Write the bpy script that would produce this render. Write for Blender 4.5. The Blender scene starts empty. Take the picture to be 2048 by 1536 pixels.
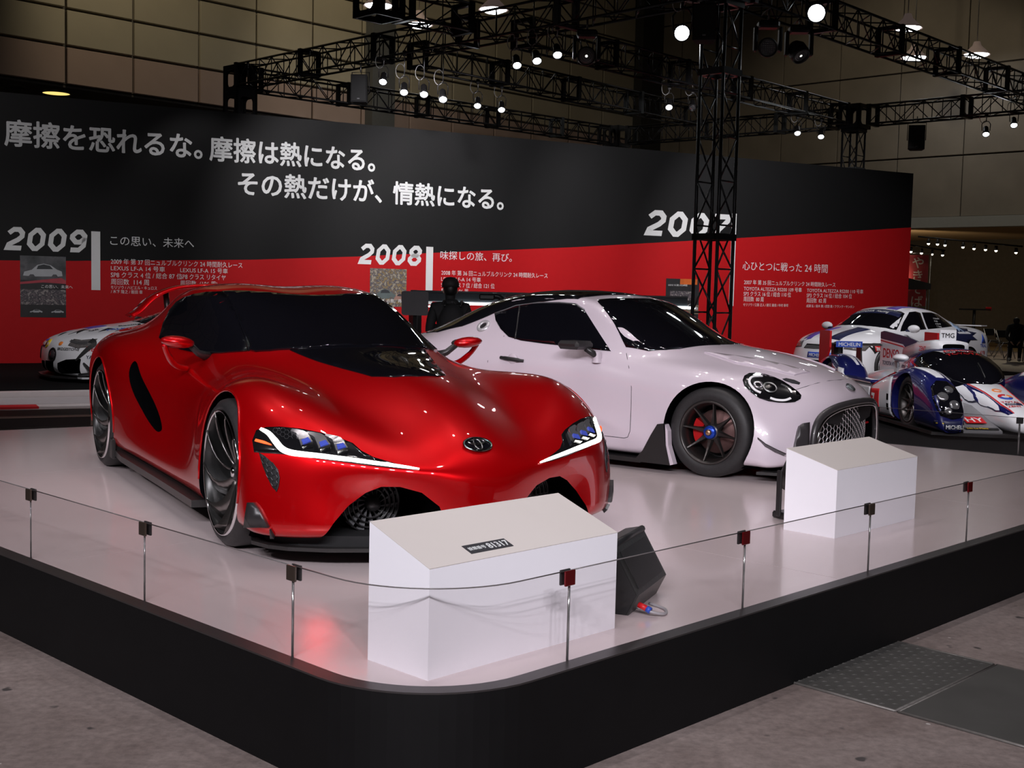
import bpy, bmesh, math, random
import numpy as np
from mathutils import Vector, Matrix, Quaternion
from mathutils.bvhtree import BVHTree
random.seed(7)
PI = math.pi
SC = bpy.context.scene
COL = SC.collection

# ------------------------------------------------------------------ camera
CAM_F, CAM_P, CAM_R, CAM_H = 2448.1 / 2048.0, 0.0747955, 0.0232995, 1.6
cam_d = bpy.data.cameras.new('camera')
cam = bpy.data.objects.new('camera', cam_d)
COL.objects.link(cam)
cp, sp, cr, sr = math.cos(CAM_P), math.sin(CAM_P), math.cos(CAM_R), math.sin(CAM_R)
v_fwd = Vector((0, cp, -sp)); v_up0 = Vector((0, sp, cp)); v_rt0 = Vector((1, 0, 0))
v_rt = v_rt0 * cr + v_up0 * sr
v_up = -v_rt0 * sr + v_up0 * cr
mw = Matrix((v_rt, v_up, -v_fwd)).transposed().to_4x4()
mw.translation = Vector((0, 0, CAM_H))
cam.matrix_world = mw
cam_d.sensor_fit = 'HORIZONTAL'; cam_d.sensor_width = 36.0; cam_d.lens = 36.0 * CAM_F
cam_d.clip_start = 0.05; cam_d.clip_end = 300
SC.camera = cam

# ------------------------------------------------------------------ world and view
w = bpy.data.worlds.new('hall_air'); SC.world = w; w.use_nodes = True
w.node_tree.nodes['Background'].inputs[0].default_value = (1.0, 0.86, 0.72, 1)
w.node_tree.nodes['Background'].inputs[1].default_value = 0.020
SC.view_settings.view_transform = 'Standard'; SC.view_settings.look = 'None'
SC.view_settings.exposure = 0.0; SC.view_settings.gamma = 1.0
SC.view_settings.use_curve_mapping = False
SC.cycles.max_bounces = 8; SC.cycles.sample_clamp_indirect = 4.0
SC.cycles.use_denoising = True

# ------------------------------------------------------------------ lights (lamps hung over the stage, on the rig and outside the frame, plus added fill spots)
def spot(loc, target, power, angle=40, color=(1, 0.95, 0.97), size=0.07, blend=0.6):
    d = bpy.data.lights.new('rig_or_fill_spot', 'SPOT'); o = bpy.data.objects.new('rig_or_fill_spot', d); COL.objects.link(o)
    d.energy = power; d.spot_size = math.radians(angle); d.spot_blend = blend; d.color = color; d.shadow_soft_size = size
    o.location = loc
    o.rotation_euler = (Vector(target) - Vector(loc)).to_track_quat('-Z', 'Y').to_euler()
    o['kind'] = 'helper'
    return o
# front row, high behind the camera, lighting the faces turned to the visitor
for k in range(10):
    lx = -3.6 + 0.66 * k; ly = -3.4 - 0.9 * math.sin(PI * k / 9) + 0.35 * (k % 2)
    tx, ty = [(-1.6, 6.4), (-0.9, 5.4), (-0.4, 4.8), (0.2, 5.0), (1.4, 8.0), (-1.2, 6.8), (0.2, 4.6), (1.9, 7.6), (2.0, 8.4), (0.4, 5.6)][k]
    spot((lx, ly, 5.6 + 0.25 * (k % 3)), (tx, ty, 0.7), 520, 40, (0.975, 0.935, 1.0), 0.10)
spot((-5.0, -0.5, 5.6), (-1.6, 7.0, 0.75), 260, 40, (0.975, 0.935, 1.0), 0.10)
for (lx, ly, tx, ty) in [(-7.6, 3.2, -2.0, 7.6), (-8.2, 5.2, -2.4, 8.4), (-6.6, 1.6, -1.4, 6.6)]: spot((lx, ly, 5.4), (tx, ty, 0.8), 300, 30, (1.0, 0.93, 0.96), 0.08)  # unseen fill from the left, added to brighten the red car's flank
# overhead rows above the stage, out of frame: many small lamps, as the real rig has
for i in range(6):
    for j in range(4):
        a, b = 0.6 + i * 1.35, 0.8 + j * 1.75
        lx, ly = -0.254 + 0.69645 * a - 0.7176 * b, 3.585 + 0.7176 * a + 0.69645 * b
        if ly > 11.2: continue
        spot((lx, ly, 6.3), (lx * 0.97, ly - 0.2, 0.4), 58, 66, (1, 0.91, 0.90), 0.045)

# ================================================================== materials
MATS = {}
def mat(name, color, rough=0.5, metal=0.0, coat=0.0, emit=None, estr=0.0, noise=0.0, nscale=8.0, bump=0.0, spec=0.5, trans=0.0, ior=1.45, coat_rough=0.03, alpha=1.0, flake=0.0):
    if name in MATS: return MATS[name]
    m = bpy.data.materials.new(name); m.use_nodes = True
    nt = m.node_tree; b = nt.nodes['Principled BSDF']
    b.inputs['Base Color'].default_value = (*color, 1)
    b.inputs['Roughness'].default_value = rough; b.inputs['Metallic'].default_value = metal
    b.inputs['Coat Weight'].default_value = coat; b.inputs['Coat Roughness'].default_value = coat_rough
    b.inputs['Specular IOR Level'].default_value = spec
    b.inputs['Transmission Weight'].default_value = trans; b.inputs['IOR'].default_value = ior
    b.inputs['Alpha'].default_value = alpha
    if emit is not None:
        b.inputs['Emission Color'].default_value = (*emit, 1); b.inputs['Emission Strength'].default_value = estr
    if noise > 0 or bump > 0:
        tc = nt.nodes.new('ShaderNodeTexCoord'); nz = nt.nodes.new('ShaderNodeTexNoise')
        nz.inputs['Scale'].default_value = nscale; nz.inputs['Detail'].default_value = 4
        nt.links.new(tc.outputs['Object'], nz.inputs['Vector'])
        if noise > 0:
            mx = nt.nodes.new('ShaderNodeMix'); mx.data_type = 'RGBA'
            mx.inputs[6].default_value = (*[c * (1 - noise) for c in color], 1)
            mx.inputs[7].default_value = (*[min(1, c * (1 + noise)) for c in color], 1)
            nt.links.new(nz.outputs['Fac'], mx.inputs[0]); nt.links.new(mx.outputs[2], b.inputs['Base Color'])
        if bump > 0:
            bp = nt.nodes.new('ShaderNodeBump'); bp.inputs['Strength'].default_value = bump; bp.inputs['Distance'].default_value = 0.01
            nt.links.new(nz.outputs['Fac'], bp.inputs['Height']); nt.links.new(bp.outputs['Normal'], b.inputs['Normal'])
    MATS[name] = m
    return m

BLACK = mat('black_satin', (0.012, 0.012, 0.013), 0.45, noise=0.2)
BLACKM = mat('black_matt', (0.008, 0.008, 0.009), 0.8, noise=0.3, nscale=30)
VOID = mat('dark_cavity', (0.002, 0.002, 0.0025), 0.9, noise=0.2, spec=0.0)
GLASSK = mat('dark_car_glass', (0.004, 0.004, 0.006), 0.02, coat=1.0, noise=0.1, spec=0.5)
TYRE = mat('tyre_rubber', (0.018, 0.017, 0.018), 0.55, noise=0.3, nscale=40, bump=0.1)
CHROME = mat('chrome', (0.8, 0.8, 0.82), 0.08, 1.0, noise=0.03)
DKCHR = mat('dark_chrome', (0.28, 0.28, 0.29), 0.12, 1.0, noise=0.03)
GUN = mat('gunmetal', (0.075, 0.07, 0.068), 0.35, 0.9, noise=0.1)
STEEL = mat('steel', (0.35, 0.35, 0.36), 0.35, 0.9, noise=0.1)
CARBON = mat('carbon_fibre', (0.016, 0.015, 0.015), 0.4, coat=0.2, noise=0.5, nscale=220)
PLBLK = mat('black_plastic', (0.02, 0.019, 0.02), 0.35, noise=0.2)
RED = mat('red_car_paint', (0.48, 0.0006, 0.003), 0.33, 0.58, coat=1.0, noise=0.06, nscale=400, coat_rough=0.015, spec=0.1)
WHITEP = mat('white_pearl_paint', (0.60, 0.525, 0.59), 0.3, coat=1.0, noise=0.02, nscale=300, coat_rough=0.02)
WHITER = mat('white_race_paint', (0.75, 0.76, 0.80), 0.3, coat=0.8, noise=0.03)
BLUER = mat('deep_blue_paint', (0.008, 0.010, 0.085), 0.25, coat=1.0, noise=0.05)
REDR = mat('red_vinyl', (0.55, 0.01, 0.015), 0.4, noise=0.05)
BLUEV = mat('blue_vinyl', (0.03, 0.08, 0.45), 0.4, noise=0.05)
PURP = mat('purple_vinyl', (0.10, 0.06, 0.33), 0.4, noise=0.05)
NAVY = mat('navy_vinyl', (0.015, 0.018, 0.06), 0.4, noise=0.05)
YEL = mat('yellow_vinyl', (0.75, 0.55, 0.03), 0.4, noise=0.05)
ORG = mat('orange_vinyl', (0.8, 0.22, 0.03), 0.4, noise=0.05)
WHV = mat('white_vinyl', (0.8, 0.8, 0.82), 0.5, noise=0.02)
SILV = mat('silver_lens', (0.65, 0.65, 0.68), 0.12, 0.9, noise=0.15, nscale=60)
GREYP = mat('grey_panel_paint', (0.16, 0.16, 0.17), 0.4, coat=0.4, noise=0.1)

# ================================================================== mesh helpers
class MB:
    """collects quads and polygons, then links them as ONE mesh object"""
    def __init__(s): s.v = []; s.f = []; s.sm = []; s.mi = []; s.cm = 0
    def add(s, vs, fs, smooth=False, M=None):
        n = len(s.v)
        s.v += [tuple(M @ Vector(p)) if M else tuple(p) for p in vs]
        for f in fs: s.f.append([i + n for i in f]); s.sm.append(smooth); s.mi.append(s.cm)
        return s
    def box(s, c, d, M=None, bev=0.0):
        x, y, z = [k / 2 for k in d]
        if bev > 0:
            b = min(bev, x * .9, y * .9, z * .9)
            vs = []; idx = {}
            for sx in (-1, 1):
                for sy in (-1, 1):
                    for sz in (-1, 1):
                        for ax in range(3):
                            p = [sx * x, sy * y, sz * z]
                            for a in range(3):
                                if a != ax: p[a] -= (sx, sy, sz)[a] * b
                            idx[sx, sy, sz, ax] = len(vs); vs.append((c[0] + p[0], c[1] + p[1], c[2] + p[2]))
            fs = []
            for ax in range(3):
                o = [a for a in range(3) if a != ax]
                for sg in (-1, 1):
                    q = []
                    for (u, v) in ((-1, -1), (1, -1), (1, 1), (-1, 1)):
                        k = [0, 0, 0]; k[ax] = sg; k[o[0]] = u; k[o[1]] = v; q.append(idx[k[0], k[1], k[2], ax])
                    fs.append(q)
                for u in (-1, 1):
                    for v in (-1, 1):
                        q = []
                        for sg in (-1, 1):
                            k = [0, 0, 0]; k[ax] = sg; k[o[0]] = u; k[o[1]] = v
                            q.append((idx[k[0], k[1], k[2], o[0]], idx[k[0], k[1], k[2], o[1]]))
                        fs.append([q[0][0], q[1][0], q[1][1], q[0][1]])
            for sx in (-1, 1):
                for sy in (-1, 1):
                    for sz in (-1, 1): fs.append([idx[sx, sy, sz, a] for a in range(3)])
            return s.add(vs, fs, False, M)
        vs = [(c[0] + i * x, c[1] + j * y, c[2] + k * z) for i in (-1, 1) for j in (-1, 1) for k in (-1, 1)]
        return s.add(vs, [(0, 1, 3, 2), (4, 6, 7, 5), (0, 4, 5, 1), (2, 3, 7, 6), (0, 2, 6, 4), (1, 5, 7, 3)], False, M)
    def tube(s, pts, r, n=8, cap=True, smooth=True, M=None, closed=False):
        pts = [Vector(p) for p in pts]; m = len(pts); vs = []; fs = []
        rr = r if hasattr(r, '__len__') else [r] * m
        up = None
        for i, p in enumerate(pts):
            if closed: t = pts[(i + 1) % m] - pts[i - 1]
            else: t = pts[min(i + 1, m - 1)] - pts[max(i - 1, 0)]
            t.normalize()
            if up is None: up = Vector((0, 0, 1)) if abs(t.z) < 0.9 else Vector((1, 0, 0))
            a = t.cross(up); a.normalize(); b = a.cross(t); up = b
            for k in range(n):
                an = 2 * PI * k / n
                vs.append(p + (a * math.cos(an) + b * math.sin(an)) * rr[i])
        for i in range(m if closed else m - 1):
            i2 = (i + 1) % m
            for k in range(n): fs.append((i * n + k, i * n + (k + 1) % n, i2 * n + (k + 1) % n, i2 * n + k))
        if cap and not closed: fs.append(tuple(range(n))[::-1]); fs.append(tuple((m - 1) * n + k for k in range(n)))
        return s.add(vs, fs, smooth, M)
    def lathe(s, prof, n=24, M=None, smooth=True, a0=0.0, a1=2 * PI):
        """profile of (radius, height) turned about z"""
        vs = []; fs = []; full = abs(a1 - a0 - 2 * PI) < 1e-6; m = len(prof); k = n if full else n + 1
        for i in range(k):
            a = a0 + (a1 - a0) * i / n
            for r, h in prof: vs.append((r * math.cos(a), r * math.sin(a), h))
        for i in range(n):
            j = (i + 1) % k
            for q in range(m - 1): fs.append((i * m + q, j * m + q, j * m + q + 1, i * m + q + 1))
        return s.add(vs, fs, smooth, M)
    def prism(s, poly, h0, h1, M=None):
        """2D polygon extruded along z"""
        n = len(poly)
        vs = [(x, y, h0) for x, y in poly] + [(x, y, h1) for x, y in poly]
        fs = [tuple(range(n))[::-1], tuple(range(n, 2 * n))] + [(i, (i + 1) % n, n + (i + 1) % n, n + i) for i in range(n)]
        return s.add(vs, fs, False, M)
    def sphere(s, c, r, n=12, M=None, sc=(1, 1, 1)):
        vs = []; fs = []; m = n // 2
        for i in range(m + 1):
            th = PI * i / m
            for k in range(n):
                a = 2 * PI * k / n
                vs.append((c[0] + r * sc[0] * math.sin(th) * math.cos(a), c[1] + r * sc[1] * math.sin(th) * math.sin(a), c[2] + r * sc[2] * math.cos(th)))
        for i in range(m):
            for k in range(n): fs.append((i * n + k, (i + 1) * n + k, (i + 1) * n + (k + 1) % n, i * n + (k + 1) % n))
        return s.add(vs, fs, True, M)
    def build(s, name, mats, parent=None, M=None):
        me = bpy.data.meshes.new(name)
        me.from_pydata(s.v, [], s.f)
        me.polygons.foreach_set('use_smooth', s.sm)
        mats = mats if isinstance(mats, (list, tuple)) else [mats]
        for m in mats: me.materials.append(m)
        if len(mats) > 1: me.polygons.foreach_set('material_index', s.mi)
        bm = bmesh.new(); bm.from_mesh(me); bmesh.ops.remove_doubles(bm, verts=bm.verts, dist=1e-6)
        bmesh.ops.recalc_face_normals(bm, faces=bm.faces); bm.to_mesh(me); bm.free()
        return link(name, me, parent, M)
def link(name, me, parent=None, M=None):
    o = bpy.data.objects.new(name, me); COL.objects.link(o)
    if parent is not None: o.parent = parent
    if M is not None: o.matrix_basis = M
    return o
def tag(o, label=None, cat=None, group=None, kind=None):
    if label: o['label'] = label
    if cat: o['category'] = cat
    if group: o['group'] = group
    if kind: o['kind'] = kind
    return o
def thing(name, label, cat, loc=(0, 0, 0), rz=0.0, group=None):
    o = bpy.data.objects.new(name, None); COL.objects.link(o)
    o.empty_display_size = 0.1
    o.location = loc; o.rotation_euler = (0, 0, rz)
    return tag(o, label, cat, group)
def children(o): return [c for c in bpy.data.objects if c.parent == o]
def dup(root, loc=None, rz=None, label=None, group=None):
    r = root.copy(); COL.objects.link(r)
    if loc is not None: r.location = loc
    if rz is not None: r.rotation_euler = (0, 0, rz)
    if label: r['label'] = label
    if group: r['group'] = group
    for ch in children(root):
        c = ch.copy(); COL.objects.link(c); c.parent = r
        for g in children(ch):
            d = g.copy(); COL.objects.link(d); d.parent = c
    return r
def spline(pts, n=6, closed=False):
    """Catmull-Rom through 2D/3D points"""
    P = [Vector(p) for p in pts]; m = len(P); out = []
    for i in range(m if closed else m - 1):
        if closed: p0, p1, p2, p3 = P[i - 1], P[i], P[(i + 1) % m], P[(i + 2) % m]
        else: p0, p1, p2, p3 = P[max(i - 1, 0)], P[i], P[i + 1], P[min(i + 2, m - 1)]
        for k in range(n):
            t = k / n
            out.append(0.5 * ((2 * p1) + (p2 - p0) * t + (2 * p0 - 5 * p1 + 4 * p2 - p3) * t * t + (3 * p1 - p0 - 3 * p2 + p3) * t ** 3))
    if not closed: out.append(P[-1].copy())
    return out
def basis(origin, xa, ya):
    """matrix whose x, y axes are xa, ya (made orthonormal) at origin"""
    x = Vector(xa).normalized(); z = x.cross(Vector(ya)).normalized(); y = z.cross(x)
    m = Matrix((x, y, z)).transposed().to_4x4(); m.translation = Vector(origin)
    return m

# ------------------------------------------------------------------ lettering
def text_mesh(body, size=1.0, bold=0.0, align='LEFT', depth=0.0, shear=0.0, sx=1.0, spacing=1.0):
    """2D lettering as (verts, faces) lying in z = 0"""
    c = bpy.data.curves.new('t', 'FONT'); c.body = body; c.size = size; c.align_x = align
    c.resolution_u = 3; c.extrude = depth; c.space_character = spacing; c.shear = shear
    o = bpy.data.objects.new('t', c); COL.objects.link(o)
    dg = bpy.context.evaluated_depsgraph_get(); dg.update()
    me = bpy.data.meshes.new_from_object(o.evaluated_get(dg))
    vs = [(v.co.x * sx, v.co.y, v.co.z) for v in me.vertices]; fs = [tuple(p.vertices) for p in me.polygons]
    bpy.data.objects.remove(o); bpy.data.curves.remove(c); bpy.data.meshes.remove(me)
    if bold > 0:                       # heavier strokes: slightly shifted copies laid over one another
        b = bold * size; V = []; F = []
        for k, (dx, dy) in enumerate([(0, 0), (b, 0), (-b, 0), (0, b), (0, -b), (b * .7, b * .7), (-b * .7, b * .7), (b * .7, -b * .7), (-b * .7, -b * .7)]):
            n = len(V); V += [(x + dx, y + dy, z + k * 2e-4) for x, y, z in vs]; F += [tuple(i + n for i in f) for f in fs]
        vs, fs = V, F
    return vs, fs
def lettering(body, M, size, material, parent, name='lettering', **kw):
    vs, fs = text_mesh(body, size, **kw)
    return MB().add(vs, fs).build(name, material, parent, M)

# ------------------------------------------------------------------ car bodies: a box-like cage, subdivided, with openings cut out
class Body:
    """stations run from the tail (first) to the nose (last); each is six points across the top (centre to shoulder) and four down the side;
    nose / tail hold the inner rows of the front and rear face, from k = 3 down to k = 0, five points each (centre outwards)."""
    def __init__(s, stations, nose, tail, level=3, creases=()):
        N = len(stations); vid = {}; vs = []
        def put(key, p):
            if key not in vid: vid[key] = len(vs); vs.append(tuple(p))
        for i, st in enumerate(stations):
            x0 = st[0]
            P = [(p if len(p) == 3 else (x0, p[0], p[1])) for p in st[1:]]
            for j in range(6): put((i, j, 4), P[j])
            for q in range(4): put((i, 5, 3 - q), P[6 + q])
        for k, row in zip((3, 2, 1, 0), nose):
            for j in range(5): put((N - 1, j, k), row[j])
        for k, row in zip((3, 2, 1, 0), tail):
            for j in range(5): put((0, j, k), row[j])
        for i in range(1, N - 1):
            b = vs[vid[i, 5, 0]]
            for j in range(5): put((i, j, 0), (b[0], b[1] * j / 5.0, b[2]))
        fs = []
        q = lambda *k: fs.append([vid[a] for a in k])
        for i in range(N - 1):
            for j in range(5):
                q((i, j, 4), (i + 1, j, 4), (i + 1, j + 1, 4), (i, j + 1, 4))
                q((i, j, 0), (i, j + 1, 0), (i + 1, j + 1, 0), (i + 1, j, 0))
            for k in range(4): q((i, 5, k), (i, 5, k + 1), (i + 1, 5, k + 1), (i + 1, 5, k))
        for j in range(5):
            for k in range(4):
                q((N - 1, j, k), (N - 1, j + 1, k), (N - 1, j + 1, k + 1), (N - 1, j, k + 1))
                q((0, j, k), (0, j, k + 1), (0, j + 1, k + 1), (0, j + 1, k))
        # mirror
        mid = {}
        V = list(vs)
        for a, p in enumerate(vs):
            if abs(p[1]) < 1e-9: mid[a] = a
            else: mid[a] = len(V); V.append((p[0], -p[1], p[2]))
        FF = fs + [[mid[a] for a in f][::-1] for f in fs]
        me = bpy.data.meshes.new('cage'); me.from_pydata(V, [], FF)
        if creases:
            at = me.attributes.new('crease_edge', 'FLOAT', 'EDGE')
            ek = {tuple(sorted(e.vertices)): e.index for e in me.edges}
            for (a, b, c) in creases:
                for m_ in (lambda t: t, lambda t: mid[t]):
                    e = ek.get(tuple(sorted((m_(vid[a]), m_(vid[b])))))
                    if e is not None: at.data[e].value = c
        o = bpy.data.objects.new('cage', me); COL.objects.link(o)
        sd = o.modifiers.new('s', 'SUBSURF'); sd.levels = level; sd.render_levels = level
        dg = bpy.context.evaluated_depsgraph_get(); dg.update()
        s.me = bpy.data.meshes.new_from_object(o.evaluated_get(dg))
        bpy.data.objects.remove(o); bpy.data.meshes.remove(me)
        bm = bmesh.new(); bm.from_mesh(s.me); bmesh.ops.recalc_face_normals(bm, faces=bm.faces); bm.to_mesh(s.me); bm.free()
        s.vco = [v.co.copy() for v in s.me.vertices]; s.vno = [v.normal.copy() for v in s.me.vertices]
        s.polys = [tuple(p.vertices) for p in s.me.polygons]
        s.bvh = BVHTree.FromPolygons(s.vco, s.polys)
        s.cutters = []
    def hit(s, p, d):
        """first surface point from p along d -> (point, smooth normal)"""
        h = s.bvh.ray_cast(Vector(p), Vector(d).normalized())
        if h[0] is None: return None
        return h[0], s.smooth_n(h[2], h[0])
    def smooth_n(s, fi, p):
        n = Vector(); tw = 0
        for vi in s.polys[fi]:
            wt = 1.0 / ((s.vco[vi] - p).length + 1e-5); n += s.vno[vi] * wt; tw += wt
        return (n / tw).normalized()
    def near(s, p):
        h = s.bvh.find_nearest(Vector(p)); return h[0], s.smooth_n(h[2], h[0])
    def cut(s, mb, M=None):
        """register a closed cutter (MB)"""
        s.cutters.append((mb, M))
    def finish(s, name, paint, parent, cavity=None):
        cavity = cavity or VOID
        me = s.me; me.materials.append(paint); me.materials.append(cavity)
        if s.cutters:
            o = bpy.data.objects.new('b', me); COL.objects.link(o)
            tmp = []
            for mb, M in s.cutters:
                c = mb.build('cutter', [paint, cavity], None, M)
                c.data.polygons.foreach_set('material_index', [1] * len(c.data.polygons))
                md = o.modifiers.new('c', 'BOOLEAN'); md.operation = 'DIFFERENCE'; md.object = c; md.solver = 'EXACT'
                tmp.append(c)
            dg = bpy.context.evaluated_depsgraph_get(); dg.update()
            me2 = bpy.data.meshes.new_from_object(o.evaluated_get(dg))
            bpy.data.objects.remove(o)
            for c in tmp:
                d = c.data; bpy.data.objects.remove(c); bpy.data.meshes.remove(d)
            me = me2
        me.polygons.foreach_set('use_smooth', [True] * len(me.polygons))
        # shade the painted skin with the normals of the uncut surface
        nor = [(0, 0, 0)] * len(me.loops); cache = {}
        for p in me.polygons:
            if p.material_index == 0:
                for li in p.loop_indices:
                    vi = me.loops[li].vertex_index
                    if vi not in cache: cache[vi] = tuple(s.near(me.vertices[vi].co)[1])
                    nor[li] = cache[vi]
            else:
                for li in p.loop_indices: nor[li] = tuple(p.normal)
        me.normals_split_custom_set(nor)
        me.name = name
        s.obj = link(name, me, parent)
        return s.obj
    def patch(s, outline, axis, material, parent, name, off=0.003, step=0.03, thick=0.006, smooth=True, mirror=False, up=(0, 0, 1), M=None, holes=None):
        """a skin panel: outline = 3D points (car frame); projected along axis onto the body, offset, with a rolled edge"""
        ax = Vector(axis).normalized()
        xa = Vector(up).cross(ax)
        if xa.length < 1e-3: xa = Vector((1, 0, 0)).cross(ax)
        xa.normalize(); ya = ax.cross(xa)
        pts = [(Vector(p).dot(xa), Vector(p).dot(ya)) for p in outline]
        bm = bmesh.new()
        bm.faces.new([bm.verts.new((a, b, 0)) for a, b in pts])
        for dim in (0, 1):
            lo = min(p[dim] for p in pts); hi = max(p[dim] for p in pts)
            k = math.floor(lo / step) + 1
            while k * step < hi:
                co = [0, 0, 0]; no = [0, 0, 0]; co[dim] = k * step; no[dim] = 1
                bmesh.ops.bisect_plane(bm, geom=bm.verts[:] + bm.edges[:] + bm.faces[:], dist=1e-6, plane_co=co, plane_no=no)
                k += 1
        bmesh.ops.remove_doubles(bm, verts=bm.verts, dist=1e-5)
        inner = {}
        bad = []
        for v in bm.verts:
            p = xa * v.co.x + ya * v.co.y - ax * 6
            h = s.hit(p, ax)
            if h is None: bad.append(v); continue
            v.co = h[0] + h[1] * off; inner[v] = h[0] - h[1] * thick
        if bad: bmesh.ops.delete(bm, geom=bad, context='VERTS')
        for f in bm.faces: f.smooth = smooth
        be = [e for e in bm.edges if e.is_boundary]
        nv = {}
        for e in be:
            for v in e.verts:
                if v not in nv: nv[v] = bm.verts.new(inner[v])
        for e in be:
            try: bm.faces.new((e.verts[0], e.verts[1], nv[e.verts[1]], nv[e.verts[0]]))
            except ValueError: pass
        bmesh.ops.recalc_face_normals(bm, faces=bm.faces)
        # make sure faces look outwards
        tot = sum((f.normal.dot(-ax)) * f.calc_area() for f in bm.faces if f.smooth)
        if tot < 0: bmesh.ops.reverse_faces(bm, faces=bm.faces[:])
        me = bpy.data.meshes.new(name); bm.to_mesh(me); bm.free()
        me.materials.append(material)
        o = link(name, me, parent)
        if mirror:
            m2 = me.copy(); m2.transform(Matrix.Scale(-1, 4, (0, 1, 0))); m2.flip_normals()
            return o, link(name, m2, parent)
        return o
    def curve_on(s, pts, axis, off=0.0):
        ax = Vector(axis).normalized(); out = []
        for p in pts:
            h = s.hit(Vector(p) - ax * 6, ax)
            if h: out.append(h[0] + h[1] * off)
        return out
    def strip(s, pts, axis, r, material, parent, name, off=0.0, n=6, mirror=False):
        c = s.curve_on(pts, axis, off)
        o = MB().tube(c, r, n).build(name, material, parent)
        if mirror:
            rr = r
            o2 = MB().tube([(p[0], -p[1], p[2]) for p in c], rr, n).build(name, material, parent)
            return o, o2
        return o
    def decal(s, vs, fs, M, axis, material, parent, name, off=0.004, split=0.0):
        """flat lettering or marks (z = 0), placed by M in the car frame, then pressed onto the body along axis"""
        ax = Vector(axis).normalized()
        bm = bmesh.new(); bv = [bm.verts.new(M @ Vector(v)) for v in vs]
        for f in fs:
            try: bm.faces.new([bv[i] for i in f])
            except ValueError: pass
        if split > 0:
            for _ in range(3):
                es = [e for e in bm.edges if e.calc_length() > split]
                if not es: break
                bmesh.ops.subdivide_edges(bm, edges=es, cuts=1)
        for v in bm.verts:
            h = s.hit(v.co - ax * 6, ax)
            if h: v.co = h[0] + h[1] * off
        me = bpy.data.meshes.new(name); bm.to_mesh(me); bm.free()
        me.materials.append(material)
        return link(name, me, parent)
    def text(s, body, origin, xa, ya, size, axis, material, parent, off=0.004, **kw):
        vs, fs = text_mesh(body, size, **kw)
        return s.decal(vs, fs, basis(origin, xa, ya), axis, material, parent, 'lettering', off, split=size * 0.6)
def cyl_cutter(c, r, y0, y1, n=48):
    """wheel-well cutter: cylinder along y"""
    M = Matrix(((1, 0, 0, c[0]), (0, 0, 1, 0), (0, 1, 0, c[1]), (0, 0, 0, 1)))
    return MB().prism([(r * math.cos(2 * PI * k / n), r * math.sin(2 * PI * k / n)) for k in range(n)], y0, y1, M)
# ------------------------------------------------------------------ wheels (axis along y, outer face towards +y), centre at origin
def tyre_mb(R, rr, w, n=48):
    """tyre of outer radius R on a rim of radius rr and width w; outer face at y = 0"""
    prof = [(rr, -0.012), (rr + 0.012, 0.0), ((R + rr) / 2, 0.004), (R - 0.022, -0.006), (R - 0.006, -0.018), (R, -0.04), (R, -w + 0.03), (R - 0.01, -w + 0.01), (R - 0.04, -w), (rr, -w + 0.01)]
    M = Matrix(((1, 0, 0, 0), (0, 0, 1, 0), (0, 1, 0, 0), (0, 0, 0, 1)))
    return MB().lathe(prof, n, M)
YUP = Matrix(((1, 0, 0, 0), (0, 0, 1, 0), (0, 1, 0, 0), (0, 0, 0, 1)))
def ribbon(body, pts, w, material, parent, name, off=0.005, th=0.004, mirror=False, dense=5):
    """flat band lying on a body along a 3D path; w = width or list of widths"""
    P = spline(pts, dense); n = len(P); ww = [w] * n if not hasattr(w, '__len__') else [np.interp(i / (n - 1), np.linspace(0, 1, len(w)), w) for i in range(n)]
    vs = []; fs = []
    for i, p in enumerate(P):
        q, nn = body.near(p); t = (P[min(i + 1, n - 1)] - P[max(i - 1, 0)]).normalized(); s_ = nn.cross(t).normalized()
        for k in (-1, 1):
            a, na = body.near(q + s_ * k * ww[i] / 2)
            vs.append(a + na * off)
        for k in (1, -1):
            a, na = body.near(q + s_ * k * ww[i] / 2)
            vs.append(a + na * (off - th))
    for i in range(n - 1):
        a = i * 4; b = a + 4
        for k in range(4): fs.append((a + k, a + (k + 1) % 4, b + (k + 1) % 4, b + k))
    fs += [(0, 1, 2, 3), (4 * n - 1, 4 * n - 2, 4 * n - 3, 4 * n - 4)]
    o = MB().add(vs, fs).build(name, material, parent)
    if mirror: return o, MB().add([(p[0], -p[1], p[2]) for p in vs], fs).build(name, material, parent)
    return o
def inside(p, poly):
    x, y = p; c = False; n = len(poly)
    for i in range(n):
        x1, y1 = poly[i]; x2, y2 = poly[(i + 1) % n]
        if (y1 > y) != (y2 > y) and x < (x2 - x1) * (y - y1) / (y2 - y1) + x1: c = not c
    return c
def hexmesh(poly, cell, f, r, squash=1.0):
    """hexagonal mesh bars inside a 2D polygon; f maps (a, b) to 3D"""
    mb = MB(); x0 = min(p[0] for p in poly); x1 = max(p[0] for p in poly); y0 = min(p[1] for p in poly); y1 = max(p[1] for p in poly)
    done = set(); dx = cell * 1.5; dy = cell * math.sqrt(3) * squash
    i = 0; x = x0
    while x <= x1 + cell:
        y = y0 + (dy / 2 if i % 2 else 0)
        while y <= y1 + dy:
            c = [(x + cell * math.cos(PI / 3 * k), y + cell * squash * math.sin(PI / 3 * k)) for k in range(6)]
            for k in range(6):
                a, b = c[k], c[(k + 1) % 6]; key = tuple(sorted([(round(a[0], 4), round(a[1], 4)), (round(b[0], 4), round(b[1], 4))]))
                if key in done: continue
                done.add(key)
                if inside(a, poly) and inside(b, poly): mb.tube([f(*a), f(*b)], r, 4, cap=False, smooth=False)
            y += dy
        x += dx; i += 1
    return mb
def mirror_y(o, name=None):
    """the same part on the other side of the car"""
    me = o.data.copy(); me.transform(Matrix.Scale(-1, 4, (0, 1, 0))); me.flip_normals()
    return link(name or o.name.split('.')[0], me, o.parent)
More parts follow.
